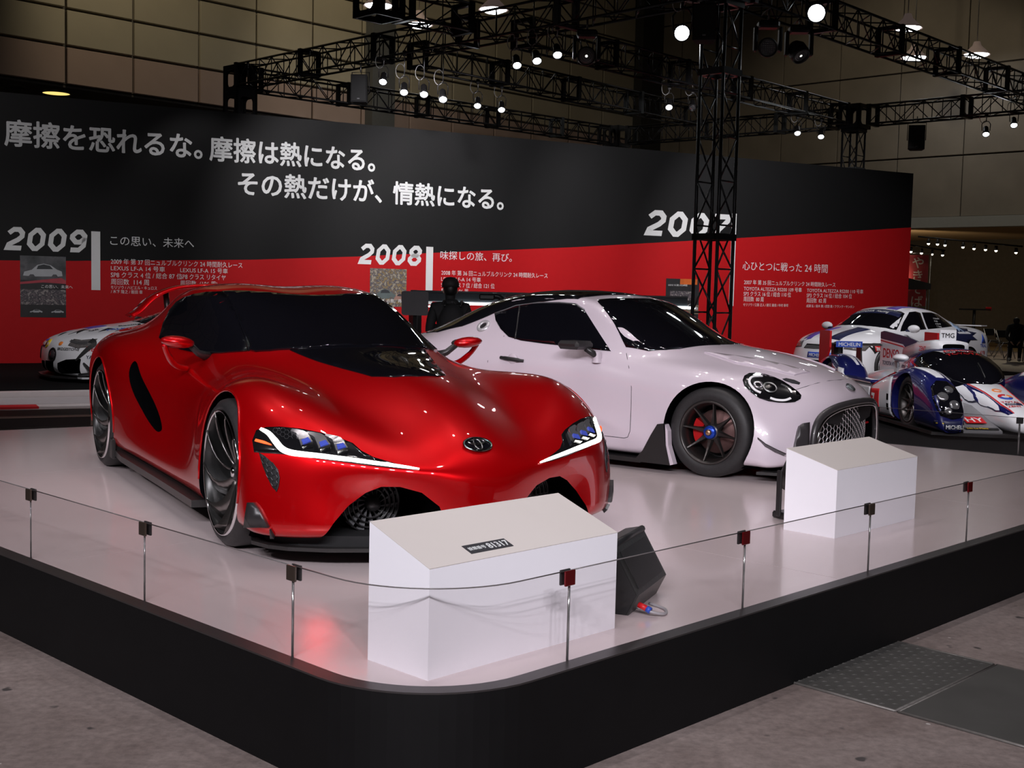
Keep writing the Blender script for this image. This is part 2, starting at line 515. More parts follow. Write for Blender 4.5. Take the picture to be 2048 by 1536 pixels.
def badge(body, p, axis, up, rx, ry, parent, name='emblem', ringm=None):
    """oval emblem of three interlocking ellipses, pressed onto the body"""
    q, n = body.near(p); u = Vector(up); u = (u - n * u.dot(n)).normalized(); r_ = u.cross(n)
    def ell(cx, cy, a, b, k=28): return [q + n * 0.007 + r_ * (cx + a * math.cos(2 * PI * i / k)) + u * (cy + b * math.sin(2 * PI * i / k)) for i in range(k)]
    M = Matrix((r_, u, n)).transposed().to_4x4(); M.translation = q
    o = MB().prism([(rx * math.cos(2 * PI * i / 28), ry * math.sin(2 * PI * i / 28)) for i in range(28)], -0.006, 0.004, M).build(name, GLASSK, parent)
    for nm, (cx, cy, a, b) in (('outer_ring', (0, 0, rx, ry)), ('upper_ring', (0, ry * .38, rx * .62, ry * .36)), ('upright_ring', (0, 0, rx * .27, ry * .80))):
        MB().tube(ell(cx, cy, a, b), rx * .085, 6, closed=True).build(nm, ringm or DKCHR, o)
    return o

# ================================================================== the hall
DR = Vector((0.69645, 0.71760, 0)); DL = Vector((-0.71760, 0.69645, 0))     # the stage's two directions
WD = Vector((0.8854, 0.4648, 0)); WN = Vector((0.4648, -0.8854, 0))         # display wall: along, and towards the camera
def struct(name, mb, m, M=None):
    return tag(mb.build(name, m, None, M), kind='structure')

def floor_material():
    m = bpy.data.materials.new('worn_concrete'); m.use_nodes = True; nt = m.node_tree; b = nt.nodes['Principled BSDF']
    tc = nt.nodes.new('ShaderNodeTexCoord')
    def nz(scale, det, ro=0.6, dist=0.0):
        n = nt.nodes.new('ShaderNodeTexNoise'); n.inputs['Scale'].default_value = scale; n.inputs['Detail'].default_value = det
        n.inputs['Roughness'].default_value = ro; n.inputs['Distortion'].default_value = dist
        nt.links.new(tc.outputs['Object'], n.inputs['Vector']); return n
    def ramp(src, a, b_, ca, cb):
        r = nt.nodes.new('ShaderNodeValToRGB'); r.color_ramp.elements[0].position = a; r.color_ramp.elements[1].position = b_
        r.color_ramp.elements[0].color = (*ca, 1); r.color_ramp.elements[1].color = (*cb, 1)
        nt.links.new(src, r.inputs[0]); return r
    def mixc(f, a, b_, mode='MIX'):
        x = nt.nodes.new('ShaderNodeMix'); x.data_type = 'RGBA'; x.blend_type = mode
        if f is not None and not isinstance(f, float): nt.links.new(f, x.inputs[0])
        elif f is not None: x.inputs[0].default_value = f
        nt.links.new(a, x.inputs[6]); nt.links.new(b_, x.inputs[7]); return x.outputs[2]
    big = ramp(nz(1.3, 8, 0.65, 0.6).outputs['Fac'], 0.35, 0.7, (0.21, 0.165, 0.15), (0.34, 0.28, 0.26))
    fine = ramp(nz(26, 6, 0.7).outputs['Fac'], 0.3, 0.75, (0.55, 0.55, 0.55), (1, 1, 1))
    c = mixc(1.0, big.outputs[0], fine.outputs[0], 'MULTIPLY')
    spots = ramp(nz(9, 2, 0.4).outputs['Fac'], 0.70, 0.74, (0, 0, 0), (1, 1, 1))
    dark = nt.nodes.new('ShaderNodeRGB'); dark.outputs[0].default_value = (0.06, 0.052, 0.05, 1)
    c = mixc(spots.outputs[0], c, dark.outputs[0])
    fl = ramp(nz(14, 2, 0.3).outputs['Fac'], 0.765, 0.775, (0, 0, 0), (1, 1, 1))
    lt = nt.nodes.new('ShaderNodeRGB'); lt.outputs[0].default_value = (0.45, 0.42, 0.40, 1)
    c = mixc(fl.outputs[0], c, lt.outputs[0])
    nt.links.new(c, b.inputs['Base Color']); b.inputs['Roughness'].default_value = 0.5
    bp = nt.nodes.new('ShaderNodeBump'); bp.inputs['Strength'].default_value = 0.25; bp.inputs['Distance'].default_value = 0.004
    nt.links.new(nz(60, 4).outputs['Fac'], bp.inputs['Height']); nt.links.new(bp.outputs[0], b.inputs['Normal'])
    return m
FLOORM = floor_material()
struct('floor', MB().box((4, 26, -0.06), (90, 76, 0.12)), FLOORM)
struct('ceiling', MB().box((4, 26, 14.1), (90, 76, 0.2)), mat('dark_ceiling', (0.05, 0.045, 0.04), 0.9, noise=0.2))

# hall wall behind the display wall: beige panels with recessed joints, each panel a part
BEIGE = mat('beige_wall_panel', (0.42, 0.37, 0.27), 0.7, noise=0.12, nscale=0.9)
PINKB = mat('pinkish_lower_panel', (0.40, 0.29, 0.24), 0.7, noise=0.12, nscale=0.9)
W0 = Vector((-11.5, 34.0, 0)); WALLN = Vector((0.7176, -0.6965, 0))
MW = Matrix((DR, Vector((0, 0, 1)), WALLN)).transposed().to_4x4(); MW.translation = W0   # local: x along, y up, z towards the camera
back = struct('wall_back', MB().box((6, 10.5, -0.30), (56, 7.2, 0.4)), mat('dark_joint', (0.10, 0.09, 0.075), 0.8, noise=0.2), MW)
rows = [6.87, 7.90, 8.88, 9.86, 10.84, 11.82, 12.8, 13.9]
cols = []
xx = -17.15
ci = 0
while xx < 24:
    cols.append(xx); xx += 2.0 if ci % 2 == 0 else 2.05
    ci += 1
panel_meshes = {}
for r in range(len(rows) - 1):
    for c in range(len(cols) - 1):
        wdt = cols[c + 1] - cols[c]; h = rows[r + 1] - rows[r]
        key = (r == 0, round(wdt, 2), round(h, 2), c % 2)
        gap = 0.10 if c % 2 == 0 else 0.03
        M = Matrix.Translation((cols[c], rows[r], 0))
        if key not in panel_meshes:
            o = MB().box((wdt / 2, h / 2, -0.04), (wdt - gap, h - 0.07, 0.12), bev=0.015).build('panel', PINKB if r == 0 else BEIGE, back, M)
            panel_meshes[key] = o.data
        else: link('panel', panel_meshes[key], back, M)
PIL = mat('grey_pilaster', (0.11, 0.11, 0.105), 0.7, noise=0.1)
MB().box((9.75, 9.5, 0.15), (0.95, 10.0, 0.5)).build('pilaster', PIL, back)
MB().box((23.9, 7.5, 0.15), (1.4, 15.0, 0.6)).build('pilaster', mat('dark_pilaster', (0.035, 0.033, 0.03), 0.8, noise=0.1), back)
# dark soffit below the beige wall, with its downlights
SOFF = mat('dark_soffit', (0.06, 0.052, 0.045), 0.8, noise=0.15)
struct('trim_1', MB().box((6, 6.84, -4.4), (56, 0.06, 8.6)), SOFF, MW)
struct('wall_rear', MB().box((6, 3.4, -8.8), (56, 6.9, 0.2)), mat('dark_lower_wall', (0.06, 0.05, 0.045), 0.8, noise=0.2), MW)
YLAMP = mat('yellow_downlight', (1, 0.8, 0.3), 0.5, emit=(1.0, 0.75, 0.22), estr=1.1, noise=0.02)
OFFL = mat('unlit_downlight', (0.03, 0.028, 0.025), 0.5, noise=0.1)
for xk, m_, lb in ((-1.95, OFFL, 'round unlit recessed downlight in the dark soffit above the display wall, beside the yellow one'), (-0.66, YLAMP, 'round glowing yellow recessed downlight in the dark soffit above the display wall')):
    o = thing('downlight', lb, 'ceiling light', MW @ Vector((xk, 6.81, -1.15)))
    MB().lathe([(0.0, -0.005), (0.34, -0.005), (0.36, -0.02)], 24).build('diffuser', m_, o)
    MB().lathe([(0.36, 0.0), (0.36, -0.03), (0.42, -0.03), (0.42, 0.0)], 24).build('rim', SOFF, o)

# right-hand hall wall: concrete above a deep recess
W1 = Vector((5.6, 51.6, 0)); MR = Matrix((Vector((0.7176, -0.6965, 0)), Vector((0, 0, 1)), Vector((-0.6965, -0.7176, 0)))).transposed().to_4x4(); MR.translation = W1
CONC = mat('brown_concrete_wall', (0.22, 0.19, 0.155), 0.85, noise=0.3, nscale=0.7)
right = struct('wall_right', MB().box((20, 9.2, -0.35), (44, 9.8, 0.4)), mat('dark_joint_concrete', (0.10, 0.08, 0.065), 0.9, noise=0.2), MR)
pm = {}
for r, (y0, y1) in enumerate([(4.55, 6.6), (6.65, 9.6), (9.65, 12.6), (12.65, 14.0)]):
    for c in range(17):
        M = Matrix.Translation((-1.0 + c * 2.4, y0, 0))
        if r not in pm:
            pm[r] = MB().box((1.19, (y1 - y0) / 2, -0.1), (2.37, y1 - y0, 0.2), bev=0.012).build('panel', CONC, right, M).data
        else: link('panel', pm[r], right, M)
LGREY = mat('pale_beam', (0.30, 0.30, 0.28), 0.6, noise=0.06)
struct('trim_2', MB().box((20, 4.35, 0.0), (44, 0.36, 0.5)), LGREY, MR)
WOODC = mat('warm_wood_ceiling', (0.36, 0.24, 0.13), 0.7, noise=0.15, nscale=1.2)
struct('trim_3', MB().box((20, 4.22, -4.2), (44, 0.10, 8.0)), WOODC, MR)
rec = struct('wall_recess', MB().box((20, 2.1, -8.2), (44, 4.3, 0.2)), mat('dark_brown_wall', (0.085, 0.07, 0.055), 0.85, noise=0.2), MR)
struct('trim_4', MB().box((16.2, 2.1, -6.9), (0.95, 4.2, 1.4)), mat('grey_column', (0.14, 0.15, 0.15), 0.6, noise=0.1), MR)
struct('trim_5', MB().box((20, 0.012, -4.2), (44, 0.02, 8.0)), mat('warm_wood_floor', (0.30, 0.21, 0.10), 0.45, noise=0.2, nscale=2), MR)
# ------------------------------------------------------------------ steel plates let into the floor
PLM = mat('steel_floor_plate', (0.075, 0.073, 0.068), 0.6, 0.3, noise=0.25, nscale=5)
def plate(name, label, c, u, v, pattern):
    o = thing(name, label, 'floor plate', (0, 0, 0))
    c = Vector(c); u = Vector(u); v = Vector(v)
    p = [c, c + u, c + u + v, c + v]
    mb = MB(); mb.add([(q.x, q.y, 0.001) for q in p] + [(q.x, q.y, 0.006) for q in p], [(3, 2, 1, 0), (4, 5, 6, 7), (0, 1, 5, 4), (1, 2, 6, 5), (2, 3, 7, 6), (3, 0, 4, 7)])
    mb.build('plate_sheet', PLM, o)
    ed = MB()
    for a, b in ((0, 1), (1, 2), (2, 3), (3, 0)): ed.tube([p[a] + Vector((0, 0, 0.004)), p[b] + Vector((0, 0, 0.004))], 0.006, 4)
    ed.build('edge_strip', mat('worn_plate_edge', (0.16, 0.15, 0.14), 0.5, 0.5, noise=0.4, nscale=30), o)
    if pattern:
        t = MB(); nu = int(u.length / 0.036); nv = int(v.length / 0.036); un = u.normalized(); vn = v.normalized()
        for i in range(1, nu):
            for j in range(1, nv):
                q = c + u * i / nu + v * j / nv; d = (un + vn if (i + j) % 2 else un - vn).normalized(); n = Vector((-d.y, d.x, 0))
                a = q - d * 0.014; b = q + d * 0.014
                t.add([a + Vector((0, 0, 0.006)), q + n * 0.004 + Vector((0, 0, 0.006)), b + Vector((0, 0, 0.006)), q - n * 0.004 + Vector((0, 0, 0.006)), q + Vector((0, 0, 0.0095))], [(0, 1, 4), (1, 2, 4), (2, 3, 4), (3, 0, 4)])
        tag(t.build('raised_tread', PLM, o), kind='stuff')
    return o
plate('floor_plate', 'dark chequered steel floor plate with raised tread beside the black stage', (1.10, 5.10, 0), (0.64, 0.65, 0), (0.425, -0.425, 0), True)
plate('floor_plate', 'plain dark steel floor plate next to the chequered plate', (1.535, 4.665, 0), (0.64, 0.65, 0), (0.46, -0.46, 0), False)

# ------------------------------------------------------------------ the white stage
HS = 0.359
E0 = Vector((-0.25404, 3.58543, 0))
def SP(s, t, z=0.0): return Vector((E0.x + DR.x * s + DL.x * t, E0.y + DR.y * s + DL.y * t, z))
RC = 0.42
def stage_outline(off=0.0, n=14):
    """stage outline in plan from the right-hand corner, round the rounded front corner, to the left-hand corner, then along the back"""
    r = RC + off; pts = [SP(7.85, -off)]
    for k in range(n + 1):
        a = -PI / 2 - (PI / 2) * k / n
        pts.append(SP(RC + r * math.cos(a), RC + r * math.sin(a)))
    pts.append(SP(-off, 7.75)); pts.append(Vector((-0.02, 13.05 + off, 0)))
    return [Vector((p.x, p.y, 0)) for p in pts]
stage = thing('display_stage', 'large white-topped display stage with black fascia and rounded front corner', 'stage')
out = stage_outline(0.065)
mb = MB(); mb.prism([(p.x, p.y) for p in out], 0.0, HS - 0.004)
mb.build('fascia', mat('black_fascia', (0.0045, 0.0043, 0.0047), 0.6, noise=0.2, spec=0.2), stage)
# black ledge on top, outside the glass
ino = stage_outline(0.0); mb = MB(); n = len(out)
mb.add([(p.x, p.y, HS - 0.004) for p in out] + [(p.x, p.y, HS + 0.002) for p in out] + [(p.x, p.y, HS + 0.002) for p in ino] + [(p.x, p.y, HS - 0.004) for p in ino],
       [(i, (i + 1) % n, n + (i + 1) % n, n + i) for i in range(n)] + [(n + i, n + (i + 1) % n, 2 * n + (i + 1) % n, 2 * n + i) for i in range(n)] + [(2 * n + i, 2 * n + (i + 1) % n, 3 * n + (i + 1) % n, 3 * n + i) for i in range(n)])
mb.build('top_ledge', mat('dark_ledge', (0.030, 0.026, 0.026), 0.35, noise=0.15), stage)
STW = mat('white_stage_gloss', (0.63, 0.54, 0.545), 0.20, coat=0.25, noise=0.03, nscale=2.5, coat_rough=0.08)
bm = bmesh.new(); bm.faces.new([bm.verts.new((p.x, p.y, HS)) for p in ino])
for s_ in (2.5, 5.0):
    for d_, o_ in ((DR, SP(s_, 0)), (DL, SP(0, s_))):
        bmesh.ops.bisect_plane(bm, geom=bm.verts[:] + bm.edges[:] + bm.faces[:], dist=1e-6, plane_co=o_, plane_no=d_)
for f in bm.faces:
    vs = [v.co.copy() for v in f.verts]; cen = sum(vs, Vector()) / len(vs)
    q = [v + (cen - v).normalized() * 0.0022 for v in vs]
    k = len(q)
    MB().add([(v.x, v.y, HS - 0.004) for v in q] + [(v.x, v.y, HS) for v in q], [tuple(range(k))[::-1], tuple(range(k, 2 * k))] + [(i, (i + 1) % k, k + (i + 1) % k, k + i) for i in range(k)]).build('floor_panel', STW, stage)
bm.free()

# ------------------------------------------------------------------ glass barrier on the stage edge
def glass_material():
    m = bpy.data.materials.new('clear_glass'); m.use_nodes = True; nt = m.node_tree
    for nd in list(nt.nodes):
        if nd.type != 'OUTPUT_MATERIAL': nt.nodes.remove(nd)
    out_ = [nd for nd in nt.nodes if nd.type == 'OUTPUT_MATERIAL'][0]
    tr = nt.nodes.new('ShaderNodeBsdfTransparent'); tr.inputs[0].default_value = (0.965, 0.955, 0.955, 1)
    gl = nt.nodes.new('ShaderNodeBsdfGlossy'); gl.inputs['Roughness'].default_value = 0.0
    fr = nt.nodes.new('ShaderNodeFresnel'); fr.inputs['IOR'].default_value = 1.5
    nz = nt.nodes.new('ShaderNodeTexNoise'); nz.inputs['Scale'].default_value = 1.0
    mx = nt.nodes.new('ShaderNodeMixShader')
    ge = nt.nodes.new('ShaderNodeNewGeometry'); iv = nt.nodes.new('ShaderNodeMath'); iv.operation = 'SUBTRACT'; iv.inputs[0].default_value = 1.0
    ml = nt.nodes.new('ShaderNodeMath'); ml.operation = 'MULTIPLY'; nt.links.new(ge.outputs['Backfacing'], iv.inputs[1])
    nt.links.new(iv.outputs[0], ml.inputs[0]); nt.links.new(fr.outputs[0], ml.inputs[1])
    nt.links.new(ml.outputs[0], mx.inputs[0]); nt.links.new(tr.outputs[0], mx.inputs[1]); nt.links.new(gl.outputs[0], mx.inputs[2]); nt.links.new(mx.outputs[0], out_.inputs[0])
    return m
GLM = glass_material()
EDGEG = mat('glass_edge', (0.11, 0.10, 0.10), 0.15, noise=0.1)
GH = 0.3117
bar = thing('glass_barrier', 'low frameless clear glass barrier with square clips round the front of the white stage', 'barrier')
def pane(path, name='glass_panel', par=None, h=GH):
    n = len(path); th = 0.008; vs = []; fs = []
    for i, p in enumerate(path):
        t = (path[min(i + 1, n - 1)] - path[max(i - 1, 0)]).normalized(); nn = Vector((-t.y, t.x, 0)) * th / 2
        for q, z in ((p - nn, HS - 0.002), (p + nn, HS - 0.002), (p + nn, HS + h), (p - nn, HS + h)): vs.append((q.x, q.y, z))
    for i in range(n - 1):
        a = i * 4; b = a + 4
        for k in range(4): fs.append((a + k, a + (k + 1) % 4, b + (k + 1) % 4, b + k))
    fs.append((0, 1, 2, 3)); fs.append(((n - 1) * 4 + 3, (n - 1) * 4 + 2, (n - 1) * 4 + 1, (n - 1) * 4))
    g = MB().add(vs, fs).build(name, GLM, par)
    ed = MB(); zt = HS + h
    for sd in (1, 2): pass
    ed.tube([Vector((p.x, p.y, zt + 0.001)) for p in path], 0.0022, 6)
    ed.tube([Vector((path[0].x, path[0].y, HS)), Vector((path[0].x, path[0].y, zt))], 0.0018, 6)
    ed.tube([Vector((path[-1].x, path[-1].y, HS)), Vector((path[-1].x, path[-1].y, zt))], 0.0018, 6)
    ed.build('polished_edge', EDGEG, g)
    return g
S_R = [0.664, 1.718, 2.743, 3.788, 4.83, 5.87, 6.91, 7.85]; T_L = [0.645, 1.624, 2.628, 3.63, 4.64, 5.65, 6.66, 7.70]
gp = 0.004
for a, b in zip(S_R[:-1], S_R[1:]): pane([SP(a + gp, 0), SP(b - gp, 0)], par=bar)
for a, b in zip(T_L[:-1], T_L[1:]): pane([SP(0, a + gp), SP(0, b - gp)], par=bar)
arc = [SP(S_R[0] - gp, 0)] + [SP(RC + RC * math.cos(-PI / 2 - PI / 2 * k / 14), RC + RC * math.sin(-PI / 2 - PI / 2 * k / 14)) for k in range(15)] + [SP(0, T_L[0] - gp)]
pane(arc, par=bar)
CLR = mat('chrome_clip_red_reflection', (0.20, 0.008, 0.012), 0.15, 0.7, coat=0.5, noise=0.1)  # chrome clip, the red it mirrors put into its colour
CLB = mat('chrome_clip_brown_reflection', (0.10, 0.075, 0.06), 0.25, 0.7, coat=0.4, noise=0.1)  # same chrome clip with a brown reflection put into its colour
RODM = mat('bright_joint', (0.5, 0.5, 0.5), 0.12, 0.8, noise=0.05)
for k, s_ in enumerate(S_R[:-1]):
    m_ = CLB if k == 2 else CLR
    M = Matrix((DR, -DL, Vector((0, 0, 1)))).transposed().to_4x4(); M.translation = SP(s_ - 0.01, 0, HS + GH - 0.022)
    c = MB().box((0, 0.011, 0), (0.050, 0.009, 0.052), bev=0.002).build('clip', m_, bar, M); MB().box((0, -0.011, 0), (0.050, 0.009, 0.052), bev=0.002).build('clip_back', PLBLK, c)
    if m_ is CLR: c['label'] = 'square chrome clip with dark red reflection'
    else: c['label'] = 'square chrome clip with brown reflection'
    MB().tube([SP(s_, 0, HS), SP(s_, 0, HS + GH - 0.04)], 0.0045, 8).build('joint_rod', RODM, bar)
for k, t_ in enumerate(T_L[:-1]):
    M = Matrix((DL, -DR, Vector((0, 0, 1)))).transposed().to_4x4(); M.translation = SP(0, t_ - 0.005, HS + GH - 0.022)
    c = MB().box((0, 0.011, 0), (0.050, 0.009, 0.052), bev=0.002).build('clip', CLB, bar, M); MB().box((0, -0.011, 0), (0.050, 0.009, 0.052), bev=0.002).build('clip_back', PLBLK, c)
    c['label'] = 'square chrome clip with brown reflection'
    MB().tube([SP(0, t_, HS), SP(0, t_, HS + GH - 0.04)], 0.0045 if k == 0 else 0.0025, 8).build('joint_rod', RODM, bar)
# back-right edge of the stage: a taller glass screen
bar2 = thing('glass_barrier', 'clear glass screen on the far right stage edge, before the blue race car', 'barrier')
PB0 = Vector((-0.02, 13.05, 0)); PB1 = Vector((SP(7.85, 0).x, SP(7.85, 0).y, 0)); dB = (PB1 - PB0)
bks = [0.05, 0.245, 0.43, 0.615, 0.80, 0.985]
for a, b in zip(bks[:-1], bks[1:]): pane([PB0 + dB * (a + 0.001), PB0 + dB * (b - 0.001)], par=bar2, h=GH)
for a in bks[1:-1]:
    q = PB0 + dB * a; d_ = dB.normalized(); M = Matrix((d_, Vector((d_.y, -d_.x, 0)), Vector((0, 0, 1)))).transposed().to_4x4(); M.translation = Vector((q.x, q.y, HS + GH - 0.022))
    MB().box((0, 0, 0), (0.05, 0.03, 0.052), bev=0.002).build('clip', PLBLK, bar2, M)
    MB().tube([Vector((q.x, q.y, HS)), Vector((q.x, q.y, HS + GH - 0.05))], 0.0045, 8).build('joint_rod', RODM, bar2)

# ------------------------------------------------------------------ low black display platform in front of the wall, white edge
PZ = 0.10
plat = thing('display_platform', 'low black carpeted platform with white edge along the display wall', 'platform')
P0 = Vector((-6.95, 16.27, 0))
def wp(a, d, z=0.0): return Vector((P0.x + WD.x * a - WN.x * d, P0.y + WD.y * a - WN.y * d, z))   # a along the wall, d towards the wall
mb = MB(); A0, A1 = -7, 21
mb.add([wp(A0, 0.25, 0.0), wp(A1, 0.25, 0.0), wp(A1, 6.30, 0.0), wp(A0, 6.30, 0.0), wp(A0, 0.25, PZ), wp(A1, 0.25, PZ), wp(A1, 6.30, PZ), wp(A0, 6.30, PZ)], [(0, 1, 2, 3), (4, 5, 6, 7), (0, 1, 5, 4), (1, 2, 6, 5), (2, 3, 7, 6), (3, 0, 4, 7)])
mb.build('carpet_deck', mat('black_carpet', (0.005, 0.005, 0.0055), 0.95, noise=0.4, nscale=60, spec=0.1), plat)
WHE = mat('white_platform_edge', (0.62, 0.56, 0.56), 0.35, noise=0.05)
def wbar(a0, a1, d0, d1, z0, z1, m, name, par):
    vs = [wp(a, d, z) for z in (z0, z1) for a, d in ((a0, d0), (a1, d0), (a1, d1), (a0, d1))]
    return MB().add(vs, [(3, 2, 1, 0), (4, 5, 6, 7), (0, 1, 5, 4), (1, 2, 6, 5), (2, 3, 7, 6), (3, 0, 4, 7)]).build(name, m, par)
wbar(A0, A1, 0.0, 0.25, 0.0, PZ, WHE, 'edge_board', plat)
wbar(A0, A1, -1.0, -0.02, 0.0, 0.03, mat('grey_sheet', (0.42, 0.38, 0.39), 0.4, noise=0.1), 'grey_step', plat)
wbar(A0, A1, -1.32, -1.0, 0.0, 0.025, WHE, 'edge_board', plat)
wbar(A0, 0.45, -1.325, -1.005, 0.004, 0.0285, REDR, 'red_marking', plat)
stp = thing('floor_step', 'low dark step with tan edge strip on the floor behind the white stage', 'step')
TAN = mat('tan_edge_strip', (0.36, 0.22, 0.18), 0.5, noise=0.1)
P1_ = Vector((-5.55, 13.25, 0))
def wq(a, d, z): return Vector((P1_.x + WD.x * a - WN.x * d, P1_.y + WD.y * a - WN.y * d, z))
def wbar2(a0, a1, d0, d1, z0, z1, m, name, par):
    vs = [wq(a, d, z) for z in (z0, z1) for a, d in ((a0, d0), (a1, d0), (a1, d1), (a0, d1))]
    return MB().add(vs, [(3, 2, 1, 0), (4, 5, 6, 7), (0, 1, 5, 4), (1, 2, 6, 5), (2, 3, 7, 6), (3, 0, 4, 7)]).build(name, m, par)
wbar2(-5, 5, 0.0, 0.9, 0.0, 0.10, mat('dark_brown_step', (0.035, 0.018, 0.016), 0.5, noise=0.2), 'step_body', stp)
wbar2(-5, 5, -0.02, 0.06, 0.10, 0.118, TAN, 'edge_strip', stp)
for a in (0.93, -1.6, 3.4): wbar2(a, a + 0.06, -0.012, 0.0, 0.0, 0.10, TAN, 'upright_strip', stp)

# ------------------------------------------------------------------ the printed display wall
dw = thing('display_wall', 'long black and red printed display wall with white Japanese lettering', 'display wall')
B0 = Vector((-9.27, 22.2, 0))
MD = Matrix((WD, Vector((0, 0, 1)), WN)).transposed().to_4x4(); MD.translation = B0    # x along the wall, y up, z out
WL, WH = 22.25, 4.96
PBLK = mat('printed_black', (0.0075, 0.0078, 0.0082), 0.6, noise=0.08, spec=0.25); PRED = mat('printed_red', (0.46, 0.008, 0.011), 0.6, noise=0.06, spec=0.2)
PWHT = mat('printed_white', (0.72, 0.74, 0.74), 0.5, noise=0.02)
MB().box((WL / 2 - 3, WH / 2, -0.10), (WL + 6, WH, 0.2)).build('wall_board', PBLK, dw, MD)
# red field: a slightly proud sheet whose upper edge climbs to the right
edge = [(-6, 1.72), (-0.03, 1.96), (1.1, 1.985), (4.55, 2.12), (6.8, 2.26), (8.55, 2.40), (11.9, 2.64), (16.5, 3.03), (WL, 3.55)]
MB().prism([(-6, 0), (WL, 0)] + edge[::-1], 0.001, 0.006).build('red_sheet', PRED, dw, MD)
def on_wall(x, y, z=0.007): return MD @ Matrix.Translation((x, y, z))
def wtext(body, x, y, size, width=None, bold=0.0, name='lettering', m=PWHT):
    """one printed line, its left end at x, baseline at y, stretched to the printed width"""
    vs, fs = text_mesh(body, size, bold=bold)
    if width:
        x1 = max(v[0] for v in vs); x0 = min(v[0] for v in vs); k = width / (x1 - x0); vs = [((v[0] - x0) * k, v[1], v[2]) for v in vs]
    return MB().add(vs, fs).build(name, m, dw, on_wall(x, y))
wtext('摩擦を恐れるな。', 0.06, 4.06, 0.50, 3.55, 0.022, 'slogan')
wtext('摩擦は熱になる。', 3.74, 4.05, 0.50, 3.42, 0.022, 'slogan')
wtext('その熱だけが、', 4.30, 3.42, 0.50, 3.02, 0.022, 'slogan')
wtext('情熱になる。', 7.56, 3.42, 0.50, 2.60, 0.022, 'slogan')
def strokes(paths, wd):
    """block numerals: mitred strokes"""
    mb = MB()
    for pts, closed in paths:
        P = [Vector((a, b)) for a, b in pts]; n = len(P); L_ = []; R_ = []
        for i in range(n):
            a = P[i - 1] if (closed or i > 0) else None; c = P[(i + 1) % n] if (closed or i < n - 1) else None
            d0 = (P[i] - a).normalized() if a is not None else None; d1 = (c - P[i]).normalized() if c is not None else None
            if d0 is None: d0 = d1
            if d1 is None: d1 = d0
            t = (d0 + d1).normalized(); nn = Vector((-t.y, t.x)); k = wd / 2 / max(0.4, nn.dot(Vector((-d0.y, d0.x))))
            L_.append(P[i] + nn * k); R_.append(P[i] - nn * k)
        vs = [(p.x, p.y, 0) for p in L_] + [(p.x, p.y, 0) for p in R_]
        mb.add(vs, [(i, (i + 1) % n, n + (i + 1) % n, n + i) for i in range(n if closed else n - 1)])
    return mb
def oct_(x0, y0, x1, y1, c): return [(x0 + c, y0), (x1 - c, y0), (x1, y0 + c), (x1, y1 - c), (x1 - c, y1), (x0 + c, y1), (x0, y1 - c), (x0, y0 + c)]
DIG = {'0': [(oct_(.14, .12, .66, .88, .2), True)], '8': [(oct_(.14, .12, .66, .5, .15), True), (oct_(.16, .5, .64, .88, .15), True)],
       '9': [(oct_(.14, .45, .66, .88, .17), True), ([(.66, .65), (.66, .30), (.48, .12), (.14, .12)], False)],
       '2': [([(.12, .72), (.14, .74), (.30, .88), (.52, .88), (.66, .74), (.66, .60), (.52, .46), (.18, .26), (.14, .12), (.70, .12)], False)],
       '7': [([(.10, .88), (.66, .88), (.66, .72), (.34, .35), (.30, .0)], False)]}
def year(txt, x, y, h, wd):
    for k, ch in enumerate(txt):
        mb = strokes(DIG[ch], 0.20)
        mb.v = [((p[0] + 0.16 * p[1]) * wd, p[1] * h, p[2]) for p in mb.v]
        mb.build('year_numeral', PWHT, dw, on_wall(x + k * wd * 0.86, y, 0.0075))
year('2009', 0.03, 2.14, 0.44, 0.42); year('2008', 6.80, 2.10, 0.44, 0.42); year('2007', 13.82, 2.98, 0.62, 0.72)
for x, y0, y1, wd in ((1.55, 1.46, 2.55, 0.16), (8.34, 1.30, 2.52, 0.16), (16.36, 1.39, 3.62, 0.14)):
    MB().box((wd / 2, (y1 - y0) / 2, 0.001), (wd, y1 - y0, 0.003)).build('white_bar', PWHT, dw, on_wall(x, y0, 0.007))
